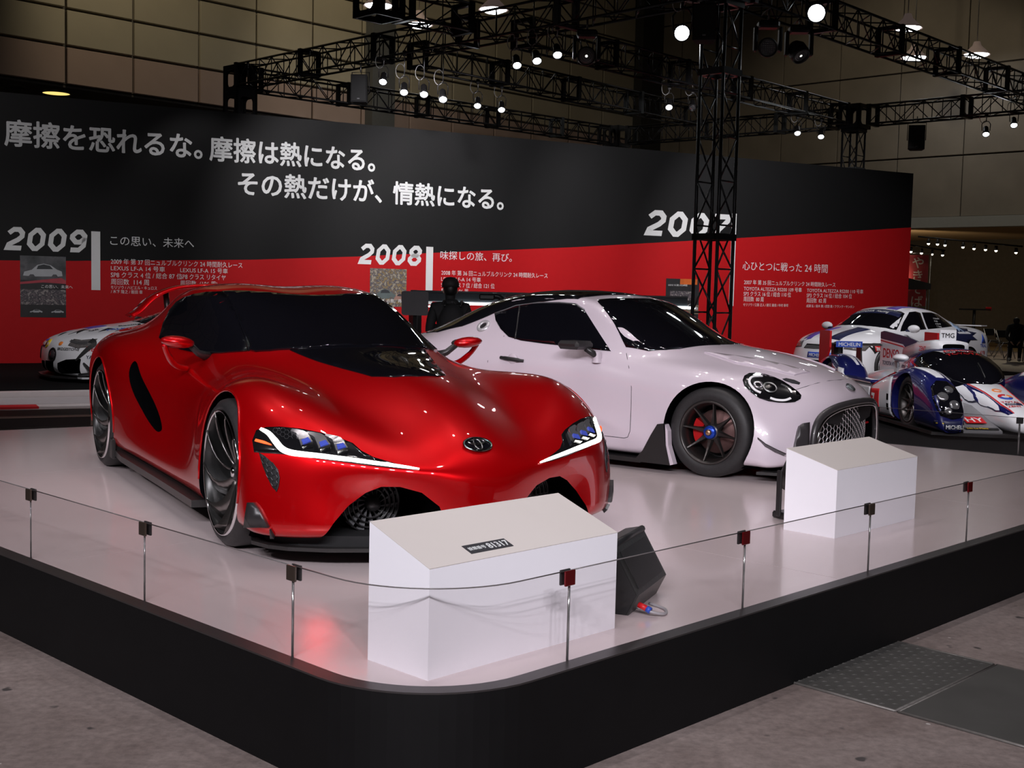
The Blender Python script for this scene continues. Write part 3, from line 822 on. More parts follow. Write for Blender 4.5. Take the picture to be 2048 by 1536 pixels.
for body, x, y, s_, wd, b in [
    ('この思い、未来へ', 1.89, 2.32, 0.20, 1.56, 0.0), ('2009 年 第 37 回ニュルブルクリンク 24 時間耐久レース', 1.90, 1.96, 0.12, 2.50, 0.0),
    ('LEXUS LF-A 14 号車', 1.90, 1.84, 0.11, 1.00, 0.0), ('SP8 クラス 4 位 / 総合 87 位', 1.90, 1.71, 0.12, 1.32, 0.0), ('周回数  114 周', 1.90, 1.58, 0.12, 0.70, 0.0),
    ('モリゾウ / ハビエル・キュロス', 1.90, 1.49, 0.075, 0.85, 0.0), ('/ 木下 隆之 / 飯田 章', 1.90, 1.41, 0.075, 0.58, 0.0),
    ('LEXUS LF-A 15 号車', 3.19, 1.84, 0.11, 0.92, 0.0), ('SP8 クラス リタイヤ', 3.19, 1.71, 0.12, 0.88, 0.0), ('周回数  (106 周)', 3.19, 1.58, 0.12, 0.72, 0.0),
    ('味探しの旅、再び。', 8.67, 2.28, 0.20, 1.72, 0.0), ('2008 年 第 36 回ニュルブルクリンク 24 時間耐久レース', 8.70, 1.94, 0.12, 2.60, 0.0),
    ('LEXUS LF-A 14 号車', 8.70, 1.81, 0.11, 0.94, 0.0), ('SP8 クラス 7 位 / 総合 121 位', 8.70, 1.68, 0.12, 1.28, 0.0), ('周回数  106 周', 8.70, 1.55, 0.12, 0.64, 0.0),
    ('心ひとつに戦った 24 時間', 16.74, 2.29, 0.24, 2.70, 0.0), ('2007 年 第 35 回ニュルブルクリンク 24 時間耐久レース', 16.80, 1.93, 0.13, 2.92, 0.0),
    ('TOYOTA ALTEZZA RS200 109 号車', 16.80, 1.78, 0.12, 1.82, 0.0), ('SP3 クラス 16 位 / 総合 110 位', 16.80, 1.65, 0.13, 1.48, 0.0), ('周回数  80 周', 16.80, 1.52, 0.13, 0.62, 0.0),
    ('モリゾウ / 江藤 正人 / 勝又 義信 / 中村 泰司', 16.80, 1.40, 0.08, 1.40, 0.0),
    ('TOYOTA ALTEZZA RS200 110 号車', 18.79, 1.78, 0.12, 1.88, 0.0), ('SP3 クラス 14 位 / 総合 104 位', 18.79, 1.65, 0.13, 1.50, 0.0), ('周回数  82 周', 18.79, 1.52, 0.13, 0.64, 0.0),
    ('成瀬 弘 / 高木 実 / 武田 敦 / フランク・サンホン', 18.79, 1.40, 0.08, 1.60, 0.0)]:
    wtext(body, x, y, s_, wd, b)
# printed photographs
def print_mat(name, cols_, scale):
    m = bpy.data.materials.new(name); m.use_nodes = True; nt = m.node_tree; b = nt.nodes['Principled BSDF']
    tc = nt.nodes.new('ShaderNodeTexCoord'); vo = nt.nodes.new('ShaderNodeTexVoronoi'); vo.inputs['Scale'].default_value = scale
    nz = nt.nodes.new('ShaderNodeTexNoise'); nz.inputs['Scale'].default_value = scale * 0.6; nz.inputs['Detail'].default_value = 6
    nt.links.new(tc.outputs['Object'], nz.inputs['Vector']); nt.links.new(nz.outputs['Color'], vo.inputs['Vector'])
    r = nt.nodes.new('ShaderNodeValToRGB'); el = r.color_ramp.elements
    while len(el) < len(cols_): el.new(0.5)
    for i, c in enumerate(cols_): el[i].position = 0.25 + 0.5 * i / (len(cols_) - 1); el[i].color = (*c, 1)
    nt.links.new(nz.outputs['Fac'], r.inputs[0]); nt.links.new(r.outputs[0], b.inputs['Base Color']); b.inputs['Roughness'].default_value = 0.5
    return m
ASPH = print_mat('print_track', [(0.01, 0.012, 0.015), (0.05, 0.055, 0.06), (0.10, 0.10, 0.11), (0.02, 0.02, 0.025)], 5)
CROWD = print_mat('print_crowd', [(0.01, 0.01, 0.015), (0.16, 0.13, 0.14), (0.02, 0.02, 0.03), (0.30, 0.27, 0.26), (0.03, 0.02, 0.02)], 30)
AUTUM = print_mat('print_autumn', [(0.02, 0.02, 0.03), (0.28, 0.20, 0.08), (0.06, 0.06, 0.09), (0.38, 0.34, 0.24), (0.12, 0.10, 0.14)], 26)
DARKP = print_mat('print_dark', [(0.008, 0.008, 0.01), (0.02, 0.02, 0.022), (0.012, 0.01, 0.01)], 4)
GRN = mat('print_green_grey', (0.11, 0.14, 0.14), 0.5, noise=0.2, nscale=9); WARM = mat('print_sunset', (0.55, 0.12, 0.02), 0.5, noise=0.5, nscale=4); SAND = mat('print_sand', (0.16, 0.13, 0.09), 0.5, noise=0.2); PCAR = mat('print_car_white', (0.42, 0.44, 0.46), 0.5, noise=0.1); PCARD = mat('print_car_dark', (0.03, 0.035, 0.04), 0.5, noise=0.1)
CARSIL = [(0, .12), (.03, .34), (.22, .46), (.36, .74), (.52, .82), (.70, .74), (.86, .50), (.98, .40), (1.0, .14), (.88, .10), (.84, .22), (.76, .22), (.72, .10), (.30, .08), (.26, .20), (.18, .20), (.14, .10)]
def sheet(par, x0, y0, x1, y1, z, m, name):
    return MB().box(((x0 + x1) / 2, (y0 + y1) / 2, z), (x1 - x0, y1 - y0, 0.002)).build(name, m, par, MD if par is dw else None)
def picar(par, x, y, w_, h_, z, m=PCAR, flip=False):
    q = [((x + (1 - a if flip else a) * w_), y + b * h_) for a, b in CARSIL]
    o = MB().prism(q, z, z + 0.001).build('printed_car', m, par)
    MB().prism([((x + (1 - a if flip else a) * w_), y + b * h_) for a, b in [(.38, .70), (.52, .78), (.68, .71), (.76, .52), (.34, .50)]], z + 0.001, z + 0.002).build('printed_window', PCARD, par)
    return o
def poster(label, x0, y0, x1, y1):
    return sheet(dw, x0, y0, x1, y1, 0.009, DARKP, 'photo_print')
p = poster('', 0.31, 0.94, 1.10, 2.06)
sheet(p, 0.31, 1.62, 1.10, 2.06, 0.0105, ASPH, 'printed_scene'); sheet(p, 0.31, 1.17, 1.10, 1.45, 0.0105, CROWD, 'printed_scene')
picar(p, 0.36, 1.66, 0.68, 0.32, 0.012); picar(p, 0.47, 1.02, 0.22, 0.08, 0.012); picar(p, 0.84, 1.02, 0.22, 0.08, 0.012)
MB().prism([(0.31, 1.58), (1.02, 1.67), (1.10, 1.62), (1.10, 1.56), (0.7, 1.58), (0.31, 1.54)], 0.012, 0.013).build('printed_streak', mat('print_pink', (0.40, 0.05, 0.07), 0.5, noise=0.4, nscale=6), p)
vs, fs = text_mesh('この思い、未来へ', 0.07); MB().add(vs, fs).build('caption', PWHT, p, Matrix.Translation((0.66, 1.48, 0.0125)))
p = poster('', 7.08, 1.24, 7.90, 2.03); sheet(p, 7.08, 1.24, 7.90, 2.03, 0.0105, AUTUM, 'printed_scene')
picar(p, 7.14, 1.38, 0.52, 0.28, 0.012, GRN); picar(p, 7.62, 1.36, 0.28, 0.2, 0.012, mat('print_orange_grey', (0.35, 0.2, 0.16), 0.5, noise=0.3), True)
vs, fs = text_mesh('味探しの旅、再び。', 0.085); MB().add(vs, fs).build('caption', PWHT, p, Matrix.Translation((7.2, 1.33, 0.0135)))
p = poster('', 14.50, 0.95, 15.46, 2.01); sheet(p, 14.5, 1.18, 15.46, 1.40, 0.0105, SAND, 'printed_scene'); sheet(p, 14.9, 1.88, 15.40, 2.01, 0.0105, WARM, 'printed_scene'); sheet(p, 14.62, 1.5, 15.3, 1.72, 0.0105, CROWD, 'printed_scene')
picar(p, 14.5, 1.30, 0.48, 0.22, 0.012); picar(p, 15.02, 1.26, 0.42, 0.20, 0.012)
vs, fs = text_mesh('心ひとつに戦った24時間', 0.05); MB().add(vs, fs).build('caption', PWHT, p, Matrix.Translation((14.56, 1.84, 0.0125)))
vs, fs = text_mesh('Racing', 0.12); MB().add(vs, fs).build('caption', PWHT, p, Matrix.Translation((14.95, 1.02, 0.0125)))

# ------------------------------------------------------------------ lighting rig: black box trusses
TRB = mat('black_truss', (0.018, 0.018, 0.02), 0.32, 0.3, noise=0.2)
TRG = mat('grey_end_plate', (0.10, 0.11, 0.115), 0.4, 0.6, noise=0.1)
KR = 1.07
def rg(p): return Vector((p[0] * KR, p[1] * KR, 1.6 + (p[2] - 1.6) * KR))
def truss(label, A, B, s=0.47, bay=0.46, r=0.024, name='lighting_truss', group=None, plates=(), cat='truss'):
    A = rg(A); B = rg(B); A.z = max(A.z, 0.02); d = B - A; Ln = d.length; t = d.normalized()
    up = Vector((0, 0, 1)) if abs(t.z) < 0.9 else DR
    a = t.cross(up).normalized(); b = a.cross(t).normalized()
    o = thing(name, label, cat, A)
    C4 = [(a * i + b * j) * s / 2 for i, j in ((-1, -1), (1, -1), (1, 1), (-1, 1))]
    Z = Vector((0, 0, 0))
    for c in C4: MB().tube([Z + c, d + c], r, 8).build('chord', TRB, o)
    n = max(2, int(Ln / bay))
    for q in range(4):
        c0, c1 = C4[q], C4[(q + 1) % 4]; mb = MB()
        for k in range(n):
            p = c0 + t * (Ln * k / n) if k % 2 == 0 else c1 + t * (Ln * k / n)
            p2 = c1 + t * (Ln * (k + 1) / n) if k % 2 == 0 else c0 + t * (Ln * (k + 1) / n)
            mb.tube([p, p2], r * 0.55, 5)
            if q % 2 == 1: mb.tube([c0 + t * (Ln * (k + 1) / n), c1 + t * (Ln * (k + 1) / n)], r * 0.5, 5)
        mb.build('lacing', TRB, o)
    k = 0.0; segs = [0.0, Ln]
    x = 2.5
    while x < Ln - 1.0: segs.append(x); x += 2.5
    for x in segs:
        M = Matrix((a, b, t)).transposed().to_4x4(); M.translation = t * x
        mb = MB()
        for sx, sy, wx, wy in ((-1, 0, .07, s + .07), (1, 0, .07, s + .07), (0, -1, s, .07), (0, 1, s, .07)): mb.box((sx * s / 2, sy * s / 2, 0), (wx, wy, 0.10))
        mb.build('end_frame', TRB if x != segs[-1] or len(segs) < 4 else TRG, o, M)
    return o
def corner_block(label, c, s=0.62, h=0.62, nz=1):
    """cube-like corner joint with rounded openings"""
    c = rg(c); o = thing('truss_corner', label, 'truss corner', c, math.atan2(DR.y, DR.x))
    for k in range(nz):
        for q in range(4):
            M = Matrix.Rotation(q * PI / 2, 4, 'Z') @ Matrix.Translation((s / 2, 0, k * h)) @ Matrix.Rotation(PI / 2, 4, 'Y') @ Matrix.Rotation(PI / 2, 4, 'Z')
            mb = MB(); n = 6; e = s / 2; f = s / 2 - 0.10; rc = 0.10
            outer = [(-e, -e), (e, -e), (e, e), (-e, e)]
            inner = []
            for qx, qy, a0 in ((-1, -1, PI), (1, -1, 1.5 * PI), (1, 1, 0), (-1, 1, PI / 2)):
                for i in range(n + 1):
                    an = a0 + PI / 2 * i / n; inner.append((qx * (f - rc) + rc * math.cos(an), qy * (f - rc) + rc * math.sin(an)))
            vs = [(x, y * h / s, 0) for x, y in outer] + [(x, y * h / s, 0) for x, y in inner]; m = len(inner)
            fs = []
            for c_ in range(4):
                i0 = c_ * (n + 1)
                for i in range(n): fs.append((c_, 4 + i0 + i, 4 + i0 + i + 1))
                fs.append((c_, 4 + i0 + n, 4 + (i0 + n + 1) % m, (c_ + 1) % 4))
            mb.add(vs, fs); mb.add([(a_, b_, -0.05) for a_, b_, _ in vs], fs)
            mb.add([(x, y * h / s, z) for z in (0, -0.05) for x, y in outer], [(i, (i + 1) % 4, 4 + (i + 1) % 4, 4 + i) for i in range(4)])
            mb.add([(x, y * h / s, z) for z in (0, -0.05) for x, y in inner], [(i, (i + 1) % m, m + (i + 1) % m, m + i) for i in range(m)])
            mb.build('side_plate', TRB, o, M)
    return o
ZT = 6.075
truss('long black truss running from the left rear corner of the rig towards the tower', (-5.85, 26.55, ZT), (2.55, 18.1, ZT))
truss('black truss along the back of the rig, passing above the slogan', (-5.75, 27.15, ZT), (2.45, 34.9, ZT))
truss('black truss along the right rear side of the rig, behind the tower', (3.2, 34.9, ZT), (7.85, 30.85, ZT))
truss('black truss at far right carrying the hanging black loudspeaker, right of the rear corner post', (8.6, 30.1, ZT), (12.6, 26.2, ZT))
truss('upper black cross truss in mid rig, ending at the rear corner post', (0.05, 21.62, ZT), (7.75, 29.95, ZT))
truss('black cross truss with two hanging spotlights, lower than the middle one in the picture', (-1.95, 23.80, ZT), (4.35, 30.9, ZT))
truss('black front right truss running from the tower top to the right edge', (3.2, 18.1, ZT), (11.3, 26.8, ZT))
truss('short black truss at top centre between the hanging corner frame and the long truss', (-1.85, 19.75, ZT), (-0.95, 20.6, ZT))
truss('black truss continuing past the tower top towards the camera', (3.2, 17.5, ZT), (6.4, 14.3, ZT))
corner_block('black two-tier truss corner with rounded openings above the left of the display wall', (-6.02, 26.85, ZT - 0.60), s=0.56, h=0.60, nz=2)
corner_block('black truss corner in the middle of the back, above the display wall', (2.82, 35.3, ZT))
corner_block('black truss corner hanging at the top centre, partly out of the picture', (-2.2, 19.4, ZT))
corner_block('black truss corner on top of the tall lattice tower', (2.87, 17.8, ZT), s=0.6)
corner_block('black truss corner over the rear post, right of the tower', (8.25, 30.45, ZT), nz=1)
truss('tall black square lattice tower standing right of the white car', (2.87, 17.8, 0.02), (2.87, 17.8, ZT - 0.32), s=0.42, bay=0.62, r=0.028, name='lattice_tower', cat='tower')
truss('black lattice post at the rear right, cut off by the top of the display wall', (8.25, 30.45, 0.02), (8.25, 30.45, ZT - 0.32), s=0.42, bay=0.62, r=0.028, name='lattice_tower', cat='tower')
truss('black lattice post at the rear left, hidden below the top of the display wall', (-6.02, 26.85, 0.02), (-6.02, 26.85, ZT - 0.92), s=0.42, bay=0.62, r=0.028, name='lattice_tower', cat='tower')

# ------------------------------------------------------------------ stage lamps on the rig
LAMPW = mat('lit_lens', (1, 1, 1), 0.4, emit=(0.92, 0.97, 1.0), estr=45.0, noise=0.01)
CABW = mat('white_cable', (0.45, 0.45, 0.45), 0.5, noise=0.1)
lit_proto = {}
def par_lamp(label, p, aim, chord_z, lit=True, group=None, big=1.0, zrod=True):
    """hanging spotlight: rod, clamp, yoke, can with lens; p = lens centre"""
    p = Vector(p); aim = Vector(aim)
    if big == 1.0:                    # the small cans all hang tilted steeply down
        hd_ = (aim - p); hd_.z = 0; aim = p + hd_.normalized() * 3.4 + Vector((0, 0, -3.6))
    d = (aim - p).normalized()
    small = big == 1.0
    o = thing('spotlight', label, 'spotlight', p, 0, group)
    R = d.to_track_quat('-Z', 'Y').to_matrix().to_4x4()
    b = 0.86 if small else big
    MB().lathe([(0.0, 0.30 * b), (0.05 * b, 0.30 * b), (0.075 * b, 0.25 * b), (0.08 * b, 0.05 * b), (0.098 * b, 0.03 * b), (0.098 * b, -0.03 * b), (0.085 * b, -0.03 * b), (0.085 * b, 0.0)], 20).build('can', PLBLK, o, R)
    l = MB()
    l.lathe([(0.0, -0.012 * b), (0.06 * b, -0.008 * b), (0.082 * b, 0.004 * b)], 20, R)
    l.build('lens', LAMPW if lit else SILV, o)
    c = R @ Vector((0, 0, 0.14 * b))
    top = Vector((c.x, c.y, c.z + 0.26 * b)); s_ = R @ Vector((1, 0, 0)); s_.z = 0; s_.normalize()
    MB().tube([c + s_ * 0.105 * b, c + s_ * 0.115 * b + Vector((0, 0, 0.18 * b)), top + s_ * 0.06 * b, top - s_ * 0.06 * b, c - s_ * 0.115 * b + Vector((0, 0, 0.18 * b)), c - s_ * 0.105 * b], 0.012 * b, 6).build('yoke', PLBLK, o)
    ztop = chord_z - p.z
    MB().tube([top, (top.x, top.y, ztop + 0.06)], 0.012, 6).build('hanging_rod', STEEL, o)
    MB().box((top.x, top.y, ztop), (0.08, 0.08, 0.10), bev=0.01).build('clamp', PLBLK, o)
    lp = [top + Vector((0.08 * math.cos(a) * 1.1 - 0.08, 0, 0.10 + 0.14 * math.sin(a))) for a in np.linspace(0, 2 * PI, 14)]
    MB().tube(lp, 0.008, 5, closed=False).build('safety_cable', CABW, o)
    return o
CAMP = Vector((0, 0, 1.6))
def ray_at(u, v, Y):
    d = v_fwd * 2448.1 + v_rt * (u - 1024) - v_up * (v - 768)
    return CAMP + d * (Y * KR / d.y)
for u, v, Y, aim, lb in [
    (766, 163, 22.9, (-3.0, 8.0, 0.4), 'lit spotlight hanging highest in the row of four on the left truss'), (808, 184, 22.4, (-1.0, 9.0, 0.4), 'lit spotlight, second from left in the row of four on the left truss'),
    (848, 188, 22.0, (0.0, 9.0, 0.4), 'lit spotlight, third of the row of four on the left truss'), (886, 198, 21.7, (0.6, 9.0, 0.4), 'lit spotlight, fourth of the row of four on the left truss'),
    (955, 211, 25.2, (-0.5, 8, 0.4), 'lit spotlight on the cross truss, left one of the pair above the second slogan line'), (1003, 219, 25.7, (0.4, 9, 0.4), 'lit spotlight on the cross truss, right one of the pair above the second slogan line'),
    (1034, 130, 20.6, (2.0, 9.0, 0.4), 'lit spotlight under the long truss, left one of three beside the moving head lamp'), (1074, 121, 20.2, (2.4, 9.0, 0.4), 'lit spotlight under the long truss, middle one of three beside the moving head lamp'),
    (1115, 109, 19.9, (2.0, 7.5, 0.4), 'lit spotlight under the long truss, right one of three beside the moving head lamp'),
    (1338, 214, 25.4, (3.0, 22, 0.0), 'dim spotlight left of the tower under the middle cross truss'), (1595, 266, 29.0, (6.0, 21, 0.4), 'lit spotlight right of the tower, left one of the low pair'), (1642, 273, 29.4, (6.4, 23, 0.4), 'lit spotlight right of the tower, right one of the low pair'),
    (1972, 268, 28.0, (9.0, 22, 0.4), 'lit spotlight at far right, the lower one of two'), (2028, 250, 27.5, (9.6, 21.5, 0.0), 'dim spotlight at far right beside the picture edge')]:
    par_lamp(lb, ray_at(u, v, Y), aim, 6.15, True)
par_lamp('large bright round lamp left of the tower top', ray_at(1364, 66, 18.2), (0.2, 4.0, 1.0), 6.15, True, big=1.35)
par_lamp('largest bright round lamp on the front right truss', ray_at(1633, 26, 18.8), (0.4, 3.0, 1.2), 6.63, True, big=1.6)
par_lamp('unlit spotlight beside the dim one left of the tower', ray_at(1385, 215, 25.8), (3.6, 22, 0.0), 6.15, False)
def moving_head(label, p, face, matrix_led):
    o = thing('moving_head_lamp', label, 'stage lamp', p)
    R = (Vector(face) - Vector(p)).normalized().to_track_quat('-Z', 'Y').to_matrix().to_4x4()
    MB().box((0, 0, 0.36), (0.34, 0.24, 0.12), bev=0.03).build('base', PLBLK, o)
    for s_ in (-1, 1): MB().box((s_ * 0.20, 0, 0.13), (0.06, 0.14, 0.40), bev=0.02).build('yoke_arm', PLBLK, o)
    MB().lathe([(0.0, 0.18), (0.10, 0.17), (0.155, 0.08), (0.16, -0.06), (0.15, -0.12), (0.13, -0.12), (0.125, -0.08)], 24).build('head', PLBLK, o, R)
    MB().lathe([(0.0, -0.09), (0.128, -0.085)], 24).build('lens', GREYP, o, R)
    if matrix_led:
        led = MB()
        for i in range(-3, 4):
            for j in range(-3, 4):
                if i * i + j * j < 11: led.sphere((i * 0.033, j * 0.033, -0.092), 0.011, 6)
        tag(led.build('led_cluster', SILV, o, R), kind='stuff')
    else:
        for r_ in (0.10, 0.07, 0.04): MB().lathe([(r_, -0.085), (r_, -0.10), (r_ - 0.012, -0.10)], 20).build('lens_ring', STEEL, o, R)
        MB().lathe([(0, -0.104), (0.022, -0.10)], 12).build('lamp_spot', mat('faint_lens', (1, 1, 1), 0.3, emit=(1, 0.97, 0.9), estr=1.2, noise=0.01), o, R)
    MB().tube([(0, 0, 0.42), (0, 0, 0.60)], 0.02, 6).build('hanging_rod', STEEL, o)
    return o
moving_head('black moving head lamp with ringed lens under the long truss at top centre', ray_at(1173, 112, 19.4), (0, 2, 1.6), False)
moving_head('black moving head lamp with a cluster of small lenses under the front right truss', ray_at(1535, 95, 18.9), (1.5, 2, 1.6), True)
moving_head('dark moving head lamp tilted down, right of the one with clustered lenses', ray_at(1597, 104, 19.1), (7, 16, 0), False)
def speaker(label, p, yaw_to, sz):
    o = thing('loudspeaker', label, 'speaker', p, math.atan2(yaw_to[1], yaw_to[0]) + PI / 2)
    w_, d_, h_ = sz
    poly = [(-w_ / 2, -d_ / 2), (w_ / 2, -d_ / 2), (w_ / 2 * .7, d_ / 2), (-w_ / 2 * .7, d_ / 2)]
    MB().prism(poly, -h_ / 2, h_ / 2).build('cabinet', BLACKM, o)
    MB().box((0, -d_ / 2 - 0.008, 0.0), (w_ * .92, 0.014, h_ * .94), bev=0.004).build('grille', BLACK, o)
    MB().box((0, -d_ / 2 - 0.017, -h_ * .38), (0.05, 0.006, 0.02)).build('badge', GREYP, o)
    MB().tube([(-w_ * .55, 0, -h_ * .1), (-w_ * .55, 0, h_ * .62), (w_ * .55, 0, h_ * .62), (w_ * .55, 0, -h_ * .1)], 0.012, 6).build('bracket', PLBLK, o)
    MB().tube([(0, 0, h_ * .62), (0, 0, h_ * .62 + 0.16)], 0.015, 6).build('hanging_rod', STEEL, o)
    return o
speaker('black loudspeaker hanging under the left truss above the slogan', ray_at(721, 179, 23.2), (-0.1, -1), (0.32, 0.34, 0.54))
speaker('black loudspeaker hanging under the far right truss', ray_at(1833, 276, 29.1), (-0.3, -1), (0.40, 0.34, 0.60))
speaker('black loudspeaker close to the tower top beside the large round lamp', ray_at(1410, 48, 17.2), (-0.2, -1), (0.34, 0.34, 0.52))
# high-bay lamps under the hall roof
HBL = mat('high_bay_glow', (1, 1, 1), 0.4, emit=(0.95, 0.97, 1.0), estr=14.0, noise=0.01)
PINKR = mat('pinkish_reflector', (0.42, 0.33, 0.30), 0.4, 0.3, noise=0.1, emit=(0.5, 0.36, 0.32), estr=0.10)
for u, v, z, lb in [(757, 12, 9.6, 'white high-bay hall lamp at top left, beside the hanging truss corner'), (987, 20, 9.6, 'white high-bay hall lamp at top centre above the truss junction'), (1815, 57, 9.6, 'white high-bay hall lamp above the front right truss, leftmost of three'),
                    (1953, 110, 9.6, 'white high-bay hall lamp above the front right truss, middle of three'), (2042, 146, 9.6, 'white high-bay hall lamp cut by the right picture edge'),
                    (1828, 116, 9.6, 'white high-bay hall lamp seen through the lacing of the front right truss'), (1932, 152, 9.6, 'white high-bay hall lamp seen through the right end of the front right truss'), (838, 50, 9.6, 'small high-bay hall lamp seen through the short truss at top centre')]:
    d = v_fwd * 2448.1 + v_rt * (u - 1024) - v_up * (v - 768); p = CAMP + d * ((z - 1.6) / d.z)
    o = thing('high_bay_lamp', lb, 'hall lamp', p)
    MB().lathe([(0.0, 0.42), (0.10, 0.42), (0.14, 0.30), (0.34, 0.10), (0.44, 0.0), (0.42, 0.0), (0.30, 0.10), (0.10, 0.2)], 20).build('reflector', PINKR, o)
    MB().lathe([(0.0, -0.10), (0.20, -0.08), (0.36, -0.01), (0.38, 0.03), (0, 0.05)], 20).build('diffuser', HBL, o)
    MB().tube([(0, 0, 0.42), (0, 0, 4.3)], 0.015, 6).build('hanging_rod', STEEL, o)
# lamps that light the wall, and spots added to brighten the far cars
for (lx, ly, tx, ty, tz, p) in [(-5.2, 22.0, -6.0, 24.0, 2.6, 60), (-1.8, 20.5, -3.0, 25.5, 2.8, 820), (1.2, 21.3, -0.8, 26.8, 2.4, 1050), (4.4, 22.5, 3.6, 28.9, 2.6, 820), (7.2, 24.0, 6.6, 30.4, 2.2, 1060), (-4.8, 14.5, -6.6, 18.6, 0.6, 650), (-7.6, 15.5, -8.2, 24.0, 1.6, 330)]:
    spot((lx, ly, 5.7), (tx, ty, tz), p, 75, size=0.08)
for (lx, ly, tx, ty, p) in [(5.0, 19.0, 6.6, 22.2, 520), (7.6, 19.6, 7.4, 22.6, 520), (3.6, 10.6, 5.2, 14.4, 620), (6.2, 10.4, 5.6, 15.2, 620), (2.4, 13.2, 5.2, 16.8, 420)]:
    spot((lx, ly, 5.7), (tx, ty, 0.6), p, 60)
# added warm wash on the hall walls, unseen spots under the roof
for (lx, ly, lz, tx, ty, tz, p) in [(-8.5, 30, 13.2, -9.5, 37, 8.6, 500), (-3, 34, 13.2, -3.6, 42, 8.5, 420), (9, 38, 12.5, 13.5, 44.0, 6.5, 360), (15, 32, 12.5, 19, 38.5, 5, 300)]:
    spot((lx, ly, lz), (tx, ty, tz), p, 100, (1, 0.86, 0.62), 0.3)

# ================================================================== red sports coupe
RED_O = Vector((-0.54342, 6.22790, HS)); RED_H = math.radians(28.7)
red = thing('sports_car', 'glossy red concept sports coupe with black glass on the white stage', 'car', RED_O, RED_H - PI / 2)
WBR = -2.86
st = [
 # x, six top points (y, z) or (x, y, z) from centre to shoulder, four side points downwards
 [-3.70, (-3.72, 0, .955), (-3.72, .26, .955), (-3.70, .50, .945), (-3.64, .68, .92), (-3.54, .83, .86), (-3.42, .92, .76), (-3.46, .93, .60), (-3.50, .91, .44), (-3.50, .89, .30), (-3.46, .88, .18)],
 [-3.42, (0, .985), (.26, .985), (.50, .955), (.69, .925), (.85, .875), (.96, .775), (.985, .62), (.98, .46), (.96, .30), (.94, .16)],
 [-3.12, (0, 1.09), (.27, 1.09), (.51, 1.03), (.68, .925), (.87, .90), (.99, .80), (1.01, .62), (1.005, .46), (1.0, .30), (.98, .14)],
 [-2.78, (0, 1.175), (.29, 1.19), (.55, 1.135), (.70, .94), (.89, .905), (1.005, .80), (1.015, .62), (1.01, .46), (1.0, .30), (.985, .14)],
 [-2.42, (0, 1.225), (.31, 1.255), (.56, 1.205), (.71, .945), (.87, .885), (.985, .775), (1.0, .62), (.985, .46), (.97, .30), (.965, .14)],
 [-2.05, (0, 1.237), (.32, 1.278), (.565, 1.225), (.70, .935), (.83, .855), (.925, .74), (.93, .60), (.92, .45), (.94, .29), (.96, .14)],
 [-1.65, (0, 1.222), (.32, 1.268), (.56, 1.212), (.685, .915), (.79, .825), (.855, .71), (.865, .58), (.875, .44), (.925, .28), (.955, .14)],
 [-1.15, (-1.12, 0, 1.095), (-1.15, .30, 1.10), (-1.20, .55, 1.045), (.665, .885), (.76, .80), (.825, .69), (.845, .57), (.865, .43), (.92, .28), (.95, .14)],
 [-.75, (-.62, 0, .925), (-.64, .25, .92), (-.68, .45, .895), (-.76, .60, .845), (.71, .795), (.82, .70), (.855, .57), (.875, .43), (.92, .28), (.95, .14)],
 [-.36, (-.25, 0, .878), (-.25, .22, .862), (-.28, .42, .805), (-.31, .55, .785), (-.34, .70, .815), (.875, .745), (.94, .60), (.955, .45), (.96, .29), (.96, .14)],
 [-.02, (.16, 0, .826), (.16, .18, .808), (.10, .40, .724), (.05, .53, .745), (.0, .78, .835), (-.04, .95, .765), (.985, .61), (.985, .46), (.985, .30), (.98, .14)],
 [.22, (.50, 0, .722), (.50, .15, .704), (.43, .36, .625), (.34, .52, .69), (.22, .77, .79), (.14, .945, .72), (.24, .968, .585), (.25, .978, .45), (.25, .98, .30), (.25, .975, .135)],
 [.36, (.80, 0, .578), (.79, .13, .566), (.70, .32, .545), (.57, .54, .625), (.42, .77, .695), (.31, .93, .65), (.375, .955, .545), (.385, .968, .43), (.385, .975, .29), (.385, .972, .13)],
 [.45, (.935, 0, .452), (.925, .13, .448), (.868, .30, .452), (.77, .54, .480), (.615, .79, .522), (.43, .905, .575), (.465, .945, .47), (.475, .96, .36), (.48, .968, .24), (.48, .968, .125)],
]
nose = [[(.952, 0, .40), (.94, .13, .40), (.872, .30, .412), (.772, .55, .43), (.64, .79, .455)],
        [(.948, 0, .32), (.936, .14, .32), (.84, .31, .35), (.735, .56, .335), (.675, .765, .345)],
        [(.93, 0, .22), (.918, .13, .22), (.825, .30, .22), (.74, .55, .22), (.715, .735, .225)],
        [(.90, 0, .14), (.89, .12, .14), (.805, .30, .13), (.745, .54, .125), (.735, .715, .13)]]
tail = [[(-3.74, 0, .80), (-3.73, .24, .80), (-3.71, .48, .79), (-3.66, .66, .76), (-3.56, .82, .70)],
        [(-3.70, 0, .55), (-3.70, .24, .55), (-3.68, .48, .55), (-3.64, .66, .54), (-3.56, .82, .50)],
        [(-3.66, 0, .36), (-3.66, .22, .36), (-3.64, .44, .36), (-3.60, .64, .36), (-3.54, .80, .34)],
        [(-3.55, 0, .20), (-3.55, .20, .20), (-3.54, .42, .20), (-3.52, .62, .20), (-3.50, .78, .19)]]
rb = Body(st, nose, tail, 3, [((i, 2, 4), (i + 1, 2, 4), .35) for i in range(3, 8)] + [((13, j, 4), (13, j + 1, 4), .35) for j in range(1, 5)] + [((13, 5, k), (13, 5, k + 1), .25) for k in range(0, 3)])
RW = 0.3535
for cx in (0.0, WBR):
    for sg in (1, -1):
        yo = 0.62 if cx == 0 else 0.66
        rb.cut(cyl_cutter((cx, RW + 0.008), 0.382, *sorted((sg * yo, sg * 1.3))))
